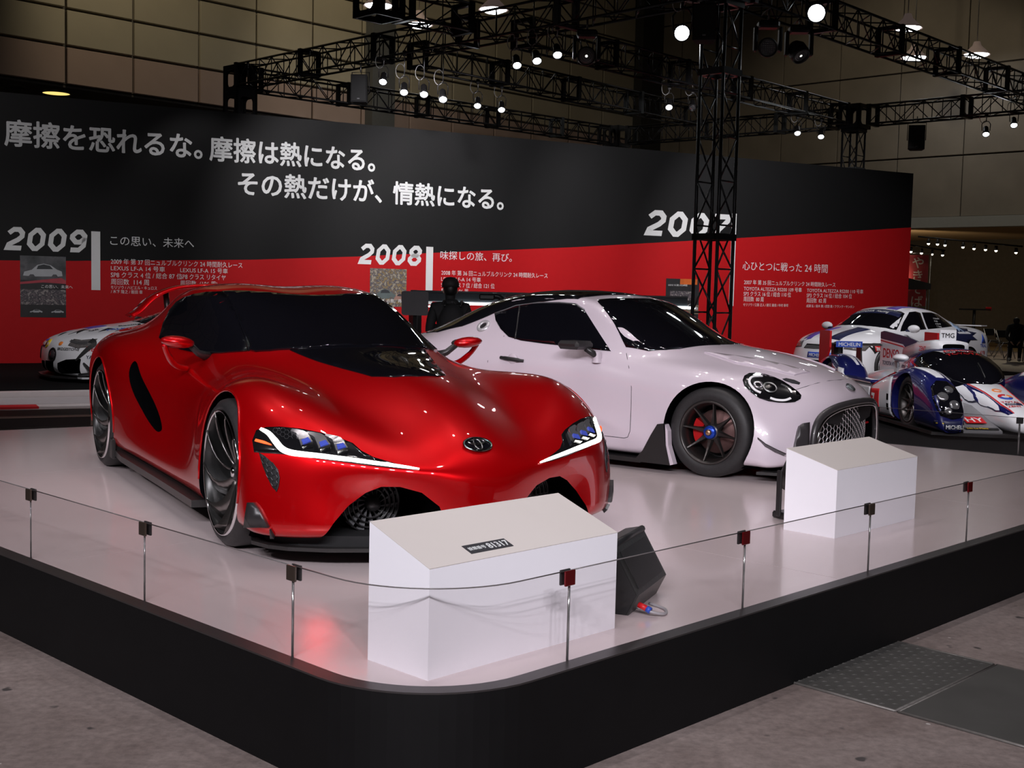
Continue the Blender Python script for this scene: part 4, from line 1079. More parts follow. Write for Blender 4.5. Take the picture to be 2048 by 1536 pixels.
XFR = Matrix(((0, 0, 1, 0), (1, 0, 0, 0), (0, 1, 0, 0), (0, 0, 0, 1)))     # prism (y, z) extruded along x
intake = [(.15, .04), (.175, .20), (.215, .29), (.29, .352), (.38, .378), (.455, .378), (.515, .350), (.585, .292), (.65, .215), (.70, .13), (.72, .04)]
for sg in (1, -1):
    rb.cut(MB().prism([(sg * a, b) for a, b in intake], 0.42, 1.3), XFR)
    # tall scoop behind the door
    sc_ = [(-2.14, .75), (-2.06, .74), (-1.92, .65), (-1.72, .535), (-1.54, .435), (-1.49, .39), (-1.60, .375), (-1.84, .43), (-2.05, .54), (-2.15, .66)]
    rb.cut(MB().prism([(a, b) for a, b in spline(sc_, 4, True)], *sorted((sg * 0.70, sg * 1.3))), YUP)
    # slim black vent below the outer end of the headlamp
rb.finish('body_shell', RED, red)
LAMPD = mat('headlamp_housing', (0.006, 0.006, 0.007), 0.12, coat=1.0, noise=0.2)
DRL = mat('white_light_strip', (1, 1, 0.95), 0.4, emit=(1.0, 0.985, 0.90), estr=3.2, noise=0.01)
AMB = mat('orange_marker', (0.9, 0.12, 0.02), 0.4, emit=(1.0, 0.10, 0.02), estr=1.0, noise=0.02)
BLENS = mat('blue_projector_lens', (0.06, 0.09, 0.45), 0.08, 0.2, coat=1.0, noise=0.3, nscale=90, emit=(0.05, 0.08, 0.5), estr=0.25)
HEXM = mat('hex_mesh', (0.05, 0.05, 0.055), 0.4, 0.5, noise=0.1)
# ---- glass
def from_side(x, z, sg=-1):
    h = rb.hit((x, sg * 6, z), (0, -sg, 0)); return h[0]
A_L = [from_side(x, z) for x, z in ((-.84, .888), (-.98, .952), (-1.12, 1.015), (-1.30, 1.092), (-1.50, 1.165), (-1.64, 1.200))]
half = [(-.562, 0, .925), (-.585, -.20, .92), (-.62, -.36, .905), (-.72, -.49, .89), (-.79, -.545, .888)] + [tuple(p) for p in A_L] + [(-1.62, -.46, 1.2), (-1.53, -.32, 1.2), (-1.49, -.16, 1.2)]
oute = half + [(-1.485, 0, 1.2)] + [(p[0], -p[1], p[2]) for p in half[:0:-1]]
rb.patch(oute, (0.05, 0, -1), GLASSK, red, 'windscreen', step=0.04, off=0.010, thick=0.012)
sg_ = [(-.85, .884), (-1.05, .862), (-1.27, .845), (-1.60, .852), (-1.85, .868), (-2.10, .90), (-2.30, .985), (-2.385, 1.07), (-2.33, 1.125), (-2.20, 1.155), (-2.0, 1.180), (-1.80, 1.195)] + [(p[0], p[2]) for p in A_L[::-1]][:-1]
for sg in (-1, 1): rb.patch([(x, 0, z) for x, z in sg_], (0, -sg, 0), GLASSK, red, 'side_window', step=0.04, up=(0, 0, 1), off=0.007, thick=0.01)
rb.strip([(p[0], p[1], p[2]) for p in A_L], (0, 1, 0), 0.012, GLASSK, red, 'windscreen_pillar', off=0.0, mirror=True)
# ---- black bonnet panel in front of the windscreen
hv = [(-.575, 0, .92), (-.60, -.20, .91), (-.645, -.40, .89), (-.39, -.335, .85), (-.14, -.262, .83), (.05, -.205, .81), (.13, -.12, .81), (.155, 0, .82)]
rb.patch(hv + [(p[0], -p[1], p[2]) for p in hv[-2:0:-1]], (0, 0, -1), GLASSK, red, 'bonnet_vent', step=0.05)
badge(rb, (.818, 0, .545), (-1, 0, -.3), (-.5, 0, 1), .068, .043, red)
# ---- headlamps
lamp = [(.46, .925, .508), (.416, .92, .555), (.402, .898, .598), (.425, .86, .613), (.462, .809, .617), (.515, .734, .612), (.566, .658, .597), (.617, .583, .575), (.656, .539, .556), (.702, .516, .527), (.744, .475, .502), (.774, .43, .488), (.821, .356, .467), (.858, .296, .452),
        (.821, .385, .457), (.778, .48, .467), (.729, .578, .480), (.676, .674, .491), (.611, .766, .502), (.555, .83, .508), (.509, .88, .508)]
LAX = (-.93, .33, -.13)
for sg in (-1, 1):
    hl = rb.patch([(x, sg * y, z) for x, y, z in lamp], (LAX[0], -sg * LAX[1], LAX[2]), LAMPD, red, 'headlamp', step=0.03, off=0.003)
    m = lambda L_: [(x, sg * y, z) for x, y, z in L_]
    ribbon(rb, m([(.413, .881, .603), (.457, .858, .587), (.506, .841, .556), (.549, .823, .527), (.587, .792, .513), (.636, .728, .506), (.683, .653, .497), (.725, .576, .488), (.774, .479, .475), (.819, .379, .461), (.853, .303, .451)]), [.012, .020, .026, .026, .024, .022, .021, .020, .018, .014, .006], DRL, hl, 'light_strip', off=0.009)
    ribbon(rb, m([(.43, .908, .556), (.472, .88, .549), (.504, .858, .541)]), [.012, .012, .004], AMB, hl, 'side_marker', off=0.008)
    for k, (a, b, c) in enumerate([((.516, .772, .596), (.562, .735, .575), (.606, .730, .545)), ((.557, .715, .587), (.604, .672, .566), (.648, .665, .535)), ((.598, .645, .578), (.642, .604, .556), (.687, .600, .526))]):
        a, b, c = m([a, b, c])
        l_ = ribbon(rb, [a, ((a[0] + b[0]) / 2 + .005, (a[1] + b[1]) / 2 - sg * .008, (a[2] + b[2]) / 2 + .003), b, c], [.010, .022, .036, .046, .052], SILV, hl, 'lamp_module', off=0.022, th=0.02, dense=4)
        l_2 = ribbon(rb, [tuple(Vector(b) * .5 + Vector(c) * .5), c], [.030, .036], BLENS, hl, 'projector_lens', off=0.028, th=0.008, dense=3)
        l_3 = ribbon(rb, [tuple(Vector(c) + Vector((.004, 0, -.004))), tuple(Vector(c) + Vector((.010, 0, -.012)))], [.050, .044], CHROME, hl, 'lens_foot', off=0.026, th=0.02, dense=3)
    hp = [(.435, .855, .612), (.47, .80, .616), (.51, .76, .607), (.53, .765, .585), (.545, .775, .560), (.50, .82, .57)]
    ax = Vector((LAX[0], -sg * LAX[1], LAX[2])).normalized(); xa = Vector((0, 0, 1)).cross(ax).normalized(); ya = ax.cross(xa)
    def fmap(a, b):
        h = rb.hit(xa * a + ya * b - ax * 6, ax); return h[0] + h[1] * .006
    tag(hexmesh([(Vector(p).dot(xa), Vector(p).dot(ya)) for p in m(hp)], .011, fmap, .0014).build('hex_mesh', HEXM, hl), kind='stuff')
    # vent under the lamp
    vt = m([(.471, .907, .508), (.502, .889, .495), (.539, .867, .470), (.566, .850, .440), (.577, .846, .408), (.578, .851, .371), (.574, .858, .347), (.559, .872, .363), (.535, .887, .404), (.505, .901, .456)])
    ve = rb.patch(vt, tuple(ax), BLACKM, red, 'side_vent', off=0.002, step=0.03)
    tag(hexmesh([(Vector(p).dot(xa), Vector(p).dot(ya)) for p in vt], .014, lambda a, b: fmap(a, b), .0016).build('hex_mesh', HEXM, ve), kind='stuff')
    rb.strip(vt[2:7], tuple(ax), .003, HEXM, red, 'vent_rim', off=.004)
    # scoop edge, arch lips
    for cx in (0.0, WBR):
        pts = []
        for k in range(0, 25):
            a = math.radians(-14 + 208 * k / 24); q = (cx + .3835 * math.cos(a), RW + .008 + .3835 * math.sin(a))
            h = rb.hit((q[0], sg * 6, q[1]), (0, -sg, 0))
            if h and q[1] > .15: pts.append(h[0] + Vector((0, sg * .001, 0)))
        MB().tube(pts, .006, 6).build('arch_lip', RED, red)
    # winglet in front of the wheel, splitter, sill
    wl = m([(.488, .955, .290), (.512, .935, .293), (.540, .92, .268), (.566, .90, .22), (.60, .88, .165), (.64, .86, .11), (.485, .98, .115)])
    rb.patch(wl, tuple(ax), PLBLK, red, 'winglet', off=0.016, thick=0.02, step=0.04)
sp = [(.26, .88), (.36, .905), (.48, .865), (.56, .80), (.66, .65), (.73, .48), (.785, .25), (.80, 0)]
spf = sp + [(a, -b) for a, b in sp[-2::-1]]
MB().prism(spf, .075, .092).build('front_splitter', CARBON, red)
MB().prism([(a * .93 + .02, b * .93) for a, b in spf], .092, .14).build('splitter_core', BLACKM, red)
for sg in (-1, 1):
    MB().prism([(-2.50, sg * .80), (-2.50, sg * .965), (-2.2, sg * .985), (-1.2, sg * .975), (-.45, sg * .975), (-.42, sg * .80)], .112, .150).build('sill_blade', CARBON, red)
    MB().box((-2.53, sg * .97, .16), (.10, .03, .14), bev=.01).build('sill_fin', CARBON, red)
MB().prism([(-3.5, .82), (-3.2, .9), (.3, .88), (.45, .7), (.45, -.7), (.3, -.88), (-3.2, -.9), (-3.5, -.82)], .09, .17).build('underbody', VOID, red)
# ---- intake fans
for sg in (-1, 1):
    M = Matrix(((0, 0, 1, .52), (1, 0, 0, sg * .40), (0, 1, 0, .262), (0, 0, 0, 1)))
    fan = MB().lathe([(.0, .075), (.028, .072), (.036, .05), (.036, .0), (.0, 0)], 20, M).build('cooling_fan', PLBLK, red)
    for r_ in (.065, .088, .11, .132): MB().lathe([(r_, .03), (r_ + .006, .034), (r_ + .006, .01), (r_, .01)], 28, M).build('fan_ring', PLBLK, fan)
    for k in range(14):
        a = 2 * PI * k / 14; c, s_ = math.cos(a), math.sin(a); c2, s2 = math.cos(a + .42), math.sin(a + .42); c3, s3 = math.cos(a + .2), math.sin(a + .2)
        MB().add([M @ Vector(p) for p in [(c * .034, s_ * .034, .03), (c3 * .034, s3 * .034, .0), (c3 * .14 , s3 * .14, -.01), (c2 * .14, s2 * .14, .022), (c * .034, s_ * .034, .022), (c2 * .14, s2 * .14, .014)]], [(0, 1, 2, 3), (4, 1, 2, 5), (0, 3, 5, 4)]).build('fan_blade', GREYP, fan)
    MB().box((.40, sg * .42, .24), (.02, .56, .28)).build('intake_core', BLACKM, red)
# ---- mirrors
for sg in (-1, 1):
    mr = MB(); M = Matrix.Translation((-1.09, sg * .895, .925)) @ Matrix.Rotation(sg * .10, 4, 'X')
    mr.sphere((0, 0, 0), 1.0, 16, M, (.075, .095, .034)); mo = mr.build('wing_mirror', RED, red)
    MB().sphere((0, 0, 0), 1.0, 16, Matrix.Translation((-1.115, sg * .885, .918)), (.060, .088, .030)).build('mirror_glass', PLBLK, mo)
    MB().tube(spline([(-1.10, sg * .965, .912), (-1.14, sg * .935, .85), (-1.20, sg * .88, .79), (-1.26, sg * .80, .765)], 5), [.016] * 6 + [.018] * 10, 8).build('mirror_stalk', RED, mo)
    MB().tube([(-1.10, sg * .83, .915), (-1.13, sg * .77, .86), (-1.16, sg * .70, .835)], [.018, .020, .03], 8).build('mirror_arm', PLBLK, mo)
# ---- raised rear wing
wy_ = spline([(-.66, 1.00), (-.60, 1.035), (-.50, 1.135), (-.36, 1.20), (-.20, 1.225), (0, 1.232), (.20, 1.225), (.36, 1.20), (.50, 1.135), (.60, 1.035), (.66, 1.00)], 4)
prof = [(-3.40, .0), (-3.50, .022), (-3.62, .020), (-3.74, .004), (-3.62, -.006), (-3.50, -.008)]
vs = []; fs = []; k6 = len(prof)
for p in wy_:
    for x, dz in prof: vs.append((x, p[0], p[1] + dz))
for i in range(len(wy_) - 1):
    for k in range(k6): fs.append((i * k6 + k, i * k6 + (k + 1) % k6, (i + 1) * k6 + (k + 1) % k6, (i + 1) * k6 + k))
fs += [tuple(range(k6)), tuple(range(len(vs) - k6, len(vs)))[::-1]]
MB().add(vs, fs, True).build('rear_wing', RED, red)
for sg in (-1, 1): MB().tube([(-3.55, sg * .40, 1.19), (-3.52, sg * .38, .95)], .022, 8).build('wing_strut', PLBLK, red)
# ---- wheels: turbine-like twisted vanes
VANE = mat('satin_vane', (0.22, 0.205, 0.20), 0.28, 0.95, noise=0.1)
VDARK = mat('dark_vane', (0.03, 0.03, 0.03), 0.3, 0.6, noise=0.1)
def vane_wheel(par, cx, sg, yface):
    M = Matrix.Translation((cx, sg * yface, RW)) @ (Matrix.Identity(4) if sg > 0 else Matrix.Rotation(PI, 4, 'Z'))
    wh = tyre_mb(RW, .292, .26).build('wheel', TYRE, par, M)
    MB().lathe([(.302, -.004), (.297, .008), (.290, .004), (.286, -.03), (.275, -.10), (.27, -.22)], 48, YUP).build('rim', VDARK, wh)
    MB().lathe([(.3015, -.002), (.2975, .0095), (.2925, .009), (.2895, -.004)], 48, YUP).build('rim_lip', CHROME, wh)
    MB().lathe([(0, -.20), (.28, -.20)], 32, YUP).build('inner_disc', BLACKM, wh)
    MB().lathe([(0, -.052), (.035, -.055), (.045, -.07), (.05, -.11)], 20, YUP).build('hub_cap', PLBLK, wh)
    MB().lathe([(0, -.045), (.022, -.047), (.026, -.056)], 16, YUP).build('hub_emblem', CHROME, wh)
    N = 10
    for k in range(N):
        vs = []; fs = []; n = 8
        for i in range(n):
            t = i / (n - 1); r = .04 + .248 * t; a = 2 * PI * k / N + .55 * t * t - .1
            hw = .016 + .050 * t ** .8; tw = math.radians(62 - 40 * t)
            dep = -.085 + .07 * t ** 1.5
            er = Vector((math.cos(a), 0, math.sin(a))); et = Vector((-math.sin(a), 0, math.cos(a))); ey = Vector((0, 1, 0))
            d = et * math.cos(tw) + ey * math.sin(tw); nn = (-et * math.sin(tw) + ey * math.cos(tw)) * .004
            c = er * r + ey * dep
            vs += [c - d * hw + nn, c + d * hw + nn, c + d * hw - nn, c - d * hw - nn]
        for i in range(n - 1):
            for q in range(4): fs.append((i * 4 + q, i * 4 + (q + 1) % 4, i * 4 + 4 + (q + 1) % 4, i * 4 + 4 + q))
        fs += [(0, 1, 2, 3), (4 * n - 1, 4 * n - 2, 4 * n - 3, 4 * n - 4)]
        MB().add(vs, fs, True).build('vane', VANE, wh)
    return wh
for cx, yf in ((0.0, .945), (WBR, .985)):
    for sg in (-1, 1): vane_wheel(red, cx, sg, yf)

# ================================================================== white compact sports coupe
WHI_O = Vector((1.87451, 9.05686, HS)); WHI_H = math.radians(53)
whi = thing('sports_car', 'pearl white compact racing coupe with black roof and hexagonal mesh grille', 'car', WHI_O, WHI_H - PI / 2)
WBW = -2.45; WWR = 0.3105
st = [
 [-3.24, (-3.28, 0, .845), (-3.28, .20, .845), (-3.26, .40, .84), (-3.22, .58, .81), (-3.16, .71, .76), (-3.08, .80, .68), (-3.12, .82, .54), (-3.14, .83, .40), (-3.14, .82, .27), (-3.12, .80, .16)],
 [-3.02, (0, .895), (.20, .89), (.40, .87), (.59, .825), (.74, .775), (.835, .69), (.85, .54), (.855, .40), (.85, .27), (.84, .13)],
 [-2.76, (0, .995), (.22, .988), (.42, .955), (.61, .88), (.76, .81), (.865, .70), (.88, .55), (.885, .40), (.885, .26), (.875, .12)],
 [-2.45, (0, 1.14), (.25, 1.132), (.46, 1.085), (.645, .955), (.78, .845), (.88, .715), (.895, .55), (.895, .40), (.895, .26), (.885, .12)],
 [-2.10, (0, 1.245), (.27, 1.237), (.51, 1.178), (.67, .965), (.79, .85), (.865, .715), (.875, .55), (.87, .40), (.88, .24), (.885, .10)],
 [-1.75, (0, 1.276), (.28, 1.267), (.56, 1.205), (.715, .92), (.80, .825), (.85, .69), (.855, .54), (.85, .40), (.87, .23), (.885, .10)],
 [-1.42, (0, 1.272), (.29, 1.264), (.585, 1.215), (.74, .87), (.81, .79), (.848, .67), (.853, .53), (.85, .39), (.87, .23), (.885, .10)],
 [-1.12, (-1.10, 0, 1.238), (-1.11, .29, 1.23), (-1.15, .595, 1.205), (.755, .84), (.815, .765), (.848, .66), (.853, .53), (.85, .39), (.87, .23), (.885, .10)],
 [-.84, (-.78, 0, 1.075), (-.80, .32, 1.065), (-.88, .68, 1.025), (-.87, .775, .825), (-.85, .825, .755), (.848, .66), (.853, .53), (.85, .39), (.875, .23), (.89, .10)],
 [-.60, (-.42, 0, .905), (-.45, .32, .895), (-.58, .66, .855), (-.64, .73, .80), (-.62, .795, .755), (.845, .665), (.858, .53), (.86, .39), (.885, .23), (.90, .10)],
 [-.30, (-.18, 0, .878), (-.20, .30, .868), (-.26, .52, .828), (-.30, .67, .785), (-.30, .78, .752), (.862, .675), (.885, .53), (.895, .39), (.90, .24), (.90, .10)],
 [0.0, (.10, 0, .835), (.10, .28, .825), (.06, .48, .785), (.03, .64, .758), (.02, .77, .735), (.868, .67), (.895, .53), (.90, .39), (.90, .24), (.895, .10)],
 [.24, (.40, 0, .762), (.39, .26, .755), (.34, .44, .722), (.29, .58, .695), (.26, .70, .668), (.25, .80, .60), (.26, .845, .49), (.26, .87, .37), (.27, .885, .24), (.28, .885, .10)],
 [.36, (.57, 0, .69), (.56, .25, .683), (.52, .42, .65), (.465, .55, .618), (.40, .665, .585), (.36, .75, .53), (.365, .81, .44), (.365, .845, .34), (.36, .865, .23), (.355, .875, .10)],
 [.45, (.70, 0, .595), (.692, .23, .588), (.655, .40, .565), (.60, .53, .54), (.525, .64, .51), (.44, .725, .465), (.45, .77, .39), (.455, .80, .31), (.45, .835, .21), (.44, .855, .09)],
]
nose = [[(.735, 0, .50), (.728, .22, .495), (.69, .40, .48), (.635, .54, .455), (.555, .655, .43)],
        [(.748, 0, .38), (.74, .22, .375), (.70, .41, .365), (.645, .555, .35), (.565, .685, .33)],
        [(.74, 0, .24), (.732, .22, .24), (.70, .42, .235), (.645, .575, .23), (.565, .72, .22)],
        [(.70, 0, .11), (.69, .22, .11), (.665, .42, .11), (.62, .59, .10), (.545, .745, .10)]]
tail = [[(-3.32, 0, .70), (-3.31, .2, .70), (-3.29, .4, .69), (-3.25, .57, .67), (-3.20, .71, .63)],
        [(-3.32, 0, .5), (-3.31, .2, .5), (-3.29, .4, .5), (-3.25, .58, .48), (-3.20, .72, .45)],
        [(-3.28, 0, .34), (-3.27, .2, .34), (-3.26, .4, .34), (-3.23, .58, .33), (-3.19, .72, .31)],
        [(-3.20, 0, .2), (-3.2, .2, .2), (-3.19, .4, .2), (-3.17, .58, .19), (-3.15, .71, .18)]]
wb = Body(st, nose, tail, 3, [((i, 2, 4), (i + 1, 2, 4), .45) for i in range(4, 9)])
for cx in (0.0, WBW):
    for sg in (1, -1): wb.cut(cyl_cutter((cx, WWR + .012), 0.338, *sorted((sg * .58, sg * 1.3))))
GRL = [(-.55, .05), (-.575, .18), (-.57, .30), (-.535, .40), (-.46, .465), (-.33, .505), (-.17, .522), (0, .527)]
GRO = GRL + [(-a, b) for a, b in GRL[-2::-1]]
GRS = [tuple(p) for p in spline(GRO, 4)]
wb.cut(MB().prism([(a, b) for a, b in GRS], .30, 1.3), Matrix(((0, 0, 1, 0), (1, 0, 0, 0), (0, 1, 0, 0), (0, 0, 0, 1))))
wb.finish('body_shell', WHITEP, whi)
HEXW = mat('bright_hex_mesh', (0.75, 0.75, 0.78), 0.25, 0.9, noise=0.1)
FRMG = mat('grille_surround', (0.035, 0.032, 0.034), 0.35, coat=0.3, noise=0.15)
ROOFK = mat('black_gloss_roof', (0.006, 0.006, 0.008), 0.06, coat=1.0, noise=0.1)
LINE = mat('panel_gap', (0.02, 0.02, 0.025), 0.8, noise=0.1)
wsh = [(-.30, -.155, .885), (-.385, -.403, .87), (-.43, -.523, .85), (-.50, -.607, .84), (-.60, -.685, .83), (-.765, -.746, .823), (-.895, -.690, .944), (-1.033, -.625, 1.06), (-1.13, -.568, 1.14), (-1.165, -.530, 1.17), (-1.172, -.48, 1.19), (-1.14, -.30, 1.2), (-1.115, -.15, 1.2)]
wsh = [(a, b * (.975 if a < -.7 else 1.0), c) for a, b, c in wsh]
wb.patch([(-.285, 0, .89)] + wsh + [(-1.105, 0, 1.2)] + [(a, -b, c) for a, b, c in wsh[::-1]], (0, 0, -1), GLASSK, whi, 'windscreen', step=0.05)
rfh = [(-1.215, -.15, 0), (-1.235, -.30, 0), (-1.265, -.46, 0), (-1.285, -.53, 0), (-1.30, -.575, 0), (-1.6, -.585, 0), (-1.9, -.585, 0), (-2.11, -.582, 0), (-2.25, -.615, 0), (-2.385, -.645, 0), (-2.65, -.64, 0), (-2.85, -.55, 0), (-2.98, -.42, 0), (-3.05, -.22, 0)]
wb.patch([(-1.205, 0, 0)] + rfh + [(-3.07, 0, 0)] + [(a, -b, c) for a, b, c in rfh[::-1]], (0, 0, -1), ROOFK, whi, 'black_roof', step=0.05, off=0.004)
win = [(-.866, .826), (-.983, .831), (-1.232, .843), (-1.487, .855), (-1.70, .869), (-1.832, .892), (-1.952, .951), (-2.043, 1.013), (-2.099, 1.068), (-1.983, 1.104), (-1.892, 1.136), (-1.661, 1.165), (-1.463, 1.172), (-1.30, 1.165), (-1.20, 1.12), (-1.053, .99)]
for sg in (1, -1):
    dr_ = wb.patch([(x, 0, z) for x, z in win], (0, -sg, 0), GLASSK, whi, 'side_window', step=0.05)
    c = wb.curve_on([(x, sg * 6, z) for x, z in win[8:15]], (0, -sg, 0), .005) if False else [wb.hit((x, sg * 6, z), (0, -sg, 0))[0] for x, z in win[8:15]]
    MB().tube(c, .006, 6).build('window_trim', GREYP, dr_)
    MB().tube([wb.hit((-1.76 - .03 * k, sg * 6, .88 + .085 * k), (0, -sg, 0))[0] + Vector((0, sg * .004, 0)) for k in range(4)], .006, 6).build('window_post', PLBLK, dr_)
    m = lambda L_: [(x, sg * y, z) for x, y, z in L_]
    LX = (-.42, -sg * .90, -.10)
    lo = m([(.171, .62, .719), (.166, .68, .703), (.179, .73, .676), (.208, .76, .642), (.265, .766, .598), (.319, .755, .564), (.374, .724, .545), (.429, .683, .537), (.474, .645, .537), (.512, .603, .543), (.531, .558, .563), (.523, .531, .585), (.497, .524, .607), (.437, .521, .643), (.376, .518, .674), (.308, .525, .70), (.246, .544, .716), (.199, .58, .721)])
    hl = wb.patch(lo, LX, LAMPD, whi, 'headlamp', step=0.03, off=0.004)
    ribbon(wb, m([(.255, .585, .701), (.214, .646, .696), (.215, .701, .675), (.236, .729, .648), (.275, .739, .616), (.315, .726, .597)]), .016, WHV, hl, 'light_ring', off=.008)
    ribbon(wb, m([(.375, .704, .565), (.412, .683, .553), (.457, .645, .552), (.481, .607, .565)]), .016, WHV, hl, 'light_ring', off=.008)
    ribbon(wb, m([(.385, .561, .652), (.423, .553, .635), (.456, .562, .611), (.47, .572, .597)]), .012, SILV, hl, 'light_ring', off=.008)
    q, n = wb.near((.345, sg * .65, .63)); M = n.to_track_quat('Z', 'Y').to_matrix().to_4x4(); M.translation = q
    MB().lathe([(.0, .018), (.036, .014), (.046, .004), (.046, 0)], 24, M).build('projector_lens', LAMPD, hl); MB().lathe([(.040, .008), (.045, .014), (.050, .008)], 24, M).build('lens_ring', STEEL, hl)
    q, n = wb.near((.278, sg * .689, .649)); M = n.to_track_quat('Z', 'Y').to_matrix().to_4x4(); M.translation = q
    MB().lathe([(.02, .004), (.034, .010), (.036, 0)], 18, M).build('lens_ring', SILV, hl)
    wb.patch(m([(.364, .497, .688), (.379, .466, .692), (.426, .437, .682), (.468, .430, .662), (.472, .455, .651), (.432, .487, .660), (.385, .503, .676)]), (0, 0, -1), LINE, whi, 'bonnet_slot', step=.05, off=.002)
    wb.patch(m([(-.262, .467, .839), (.163, .325, .792), (.447, .227, .724), (.402, .386, .708), (.278, .438, .736), (.017, .521, .779)]), (0, 0, -1), WHITEP, whi, 'bonnet_scoop', step=.05, off=.009, thick=.02)
    wb.strip([(x, sg * 2, z) for x, z in [(-.745, .818), (-.678, .72), (-.63, .58), (-.623, .419), (-.616, .269), (-.63, .225), (-.66, .215), (-.9, .215), (-1.3, .215), (-1.62, .215), (-1.80, .30), (-1.92, .5), (-1.95, .70), (-1.88, .90)]], (0, -sg, 0), .0022, LINE, whi, 'door_gap', off=.0)
    # door handle, filler cap, mirror
    q, n = wb.near((-1.715, sg * .833, .728)); M = basis(q, (1, 0, -.07), (0, 0, 1)) 
    h_ = MB().sphere((0, 0, 0), 1.0, 14, Matrix.Translation(q + n * .006) @ Matrix.Diagonal((.048, .012, .042, 1))).build('handle_recess', WHITEP, whi)
    MB().tube(spline([q + Vector((-.115, sg * .006, .006)), q + Vector((-.05, sg * .020, .003)), q + Vector((.05, sg * .020, -.004)), q + Vector((.105, sg * .006, -.009))], 5), [.014] * 4 + [.016] * 8 + [.012] * 4, 8).build('door_handle', PLBLK, whi)
    if sg < 0:
        q, n = wb.near((-2.142, -.669, .966)); M = n.to_track_quat('Z', 'Y').to_matrix().to_4x4(); M.translation = q
        cap = MB().lathe([(.030, .004), (.036, .014), (.056, .012), (.062, 0)], 24, M).build('filler_cap', mat('brushed_cap', (.55, .54, .56), .3, .35, noise=.1), whi); MB().lathe([(0, .006), (.031, .005)], 20, M).build('cap_centre', PLBLK, cap)
    mo = MB().box((0, 0, 0), (.20, .20, .062), Matrix.Translation((-1.07, sg * .935, .868)) @ Matrix.Rotation(sg * .1, 4, 'Z'), bev=.022).build('wing_mirror', PLBLK, whi)
    MB().tube([(-1.00, sg * .90, .845), (-.965, sg * .84, .80), (-.955, sg * .80, .785)], [.024, .024, .03], 10).build('mirror_stalk', PLBLK, mo)
    MB().lathe([(.032, .03), (.036, -.02), (.04, -.05)], 16, Matrix.Translation((-.955, sg * .815, .79))).build('stalk_foot', WHITEP, mo)
    # carbon skirt behind the front wheel, canard, lower sill
    sk = [(-.372, .342), (-.325, .350), (-.300, .20), (-.262, .062), (-.56, .062), (-.485, .145), (-.423, .26)]
    MB().prism(sk, *sorted((sg * .86, sg * .918)), YUP).build('carbon_skirt', CARBON, whi)
    MB().prism([(-.312, .345), (-.29, .30), (-.282, .20), (-.235, .07), (-.265, .06), (-.30, .2)], *sorted((sg * .86, sg * .912)), YUP).build('skirt_edge', WHITEP, whi)
    MB().prism([(-2.05, sg * .80), (-2.05, sg * .90), (-.5, sg * .915), (-.5, sg * .80)], .055, .085).build('side_sill', CARBON, whi)
    cn = []
    for x, y, z in [(.364, .848, .300), (.413, .834, .258), (.471, .801, .222), (.515, .765, .200)]:
        q, n = wb.near((x, sg * y, z)); cn.append((q, n))
    vs = []; fs = []
    for k, (q, n) in enumerate(cn):
        w_ = (.012, .05, .06, .05)[k]
        vs += [q - n * .01 + Vector((0, 0, .008)), q + n * w_ + Vector((0, 0, .010)), q + n * w_ + Vector((0, 0, .004)), q - n * .01 - Vector((0, 0, .012))]
    for i in range(3):
        for k in range(4): fs.append((i * 4 + k, i * 4 + (k + 1) % 4, i * 4 + 4 + (k + 1) % 4, i * 4 + 4 + k))
    fs += [(0, 1, 2, 3), (12, 13, 14, 15)]
    MB().add(vs, fs).build('canard', PLBLK, whi)
    wb.patch(m([(.562, .70, .28), (.564, .675, .351), (.566, .657, .386), (.579, .632, .404), (.604, .592, .41), (.60, .60, .30), (.60, .61, .14), (.55, .74, .14)]), (-.75, -sg * .65, 0), FRMG, whi, 'bumper_pod', off=.028, thick=.03, step=.04)
# grille surround, mesh, inner bar
def gpt(a, b, d=0.0):
    for k in range(40):
        h = wb.hit((6, a, b), (-1, 0, 0))
        if h and h[0].x > .3: return h[0] + Vector((d, 0, 0))
        a *= .99; b = b * .995 if b > .15 else b + .004
    return Vector((.6, a, b))
fr = MB().tube([gpt(a, max(b, .10), .004) for a, b in GRS], .026, 10).build('grille_surround', FRMG, whi)
MB().tube([gpt(a * .955, max(b * .955, .10), .010) for a, b in GRS], .009, 6).build('silver_lip', CHROME, fr)
GI = [(a * .975, b * .97) for a, b in GRS]
gm = hexmesh(GI, .026, lambda a, b: gpt(a * .97, b * .97, -.055 - .05 * abs(a)), .0032).build('grille_mesh', HEXW, whi); tag(gm, kind='stuff')
MB().box((.52, 0, .28), (.02, 1.10, .5)).build('grille_backing', BLACKM, whi)
MB().prism([(-.40, .475), (.40, .475), (.36, .395), (.20, .365), (-.20, .365), (-.36, .395)], .60, .672, Matrix(((0, 0, 1, 0), (1, 0, 0, 0), (0, 1, 0, 0), (0, 0, 0, 1)))).build('grille_bar', PLBLK, whi)
for sg in (1, -1): MB().box((.60, sg * .47, .335), (.02, .09, .016), bev=.005).build('tow_loop', REDR, whi)
badge(wb, (.655, 0, .62), (-1, 0, -.3), (-.5, 0, 1), .052, .034, whi, ringm=CHROME)
hc = [(.474, .527, .619), (.511, .431, .641), (.544, .311, .662), (.567, .163, .673), (.58, 0, .675)]
wb.strip([(x, -y, 1) for x, y, z in hc] + [(x, y, 1) for x, y, z in hc[-2::-1]], (0, 0, -1), .0022, LINE, whi, 'bonnet_gap')
MB().prism([(-3.0, .75), (-2.9, .80), (.1, .80), (.25, .70), (.62, .62), (.66, 0), (.62, -.62), (.25, -.70), (.1, -.80), (-2.9, -.80), (-3.0, -.75)], .07, .12).build('underbody', VOID, whi)
MB().prism([(.36, .84), (.5, .78), (.62, .60), (.70, .25), (.715, 0), (.70, -.25), (.62, -.60), (.5, -.78), (.36, -.84)], .055, .075).build('front_splitter', CARBON, whi)
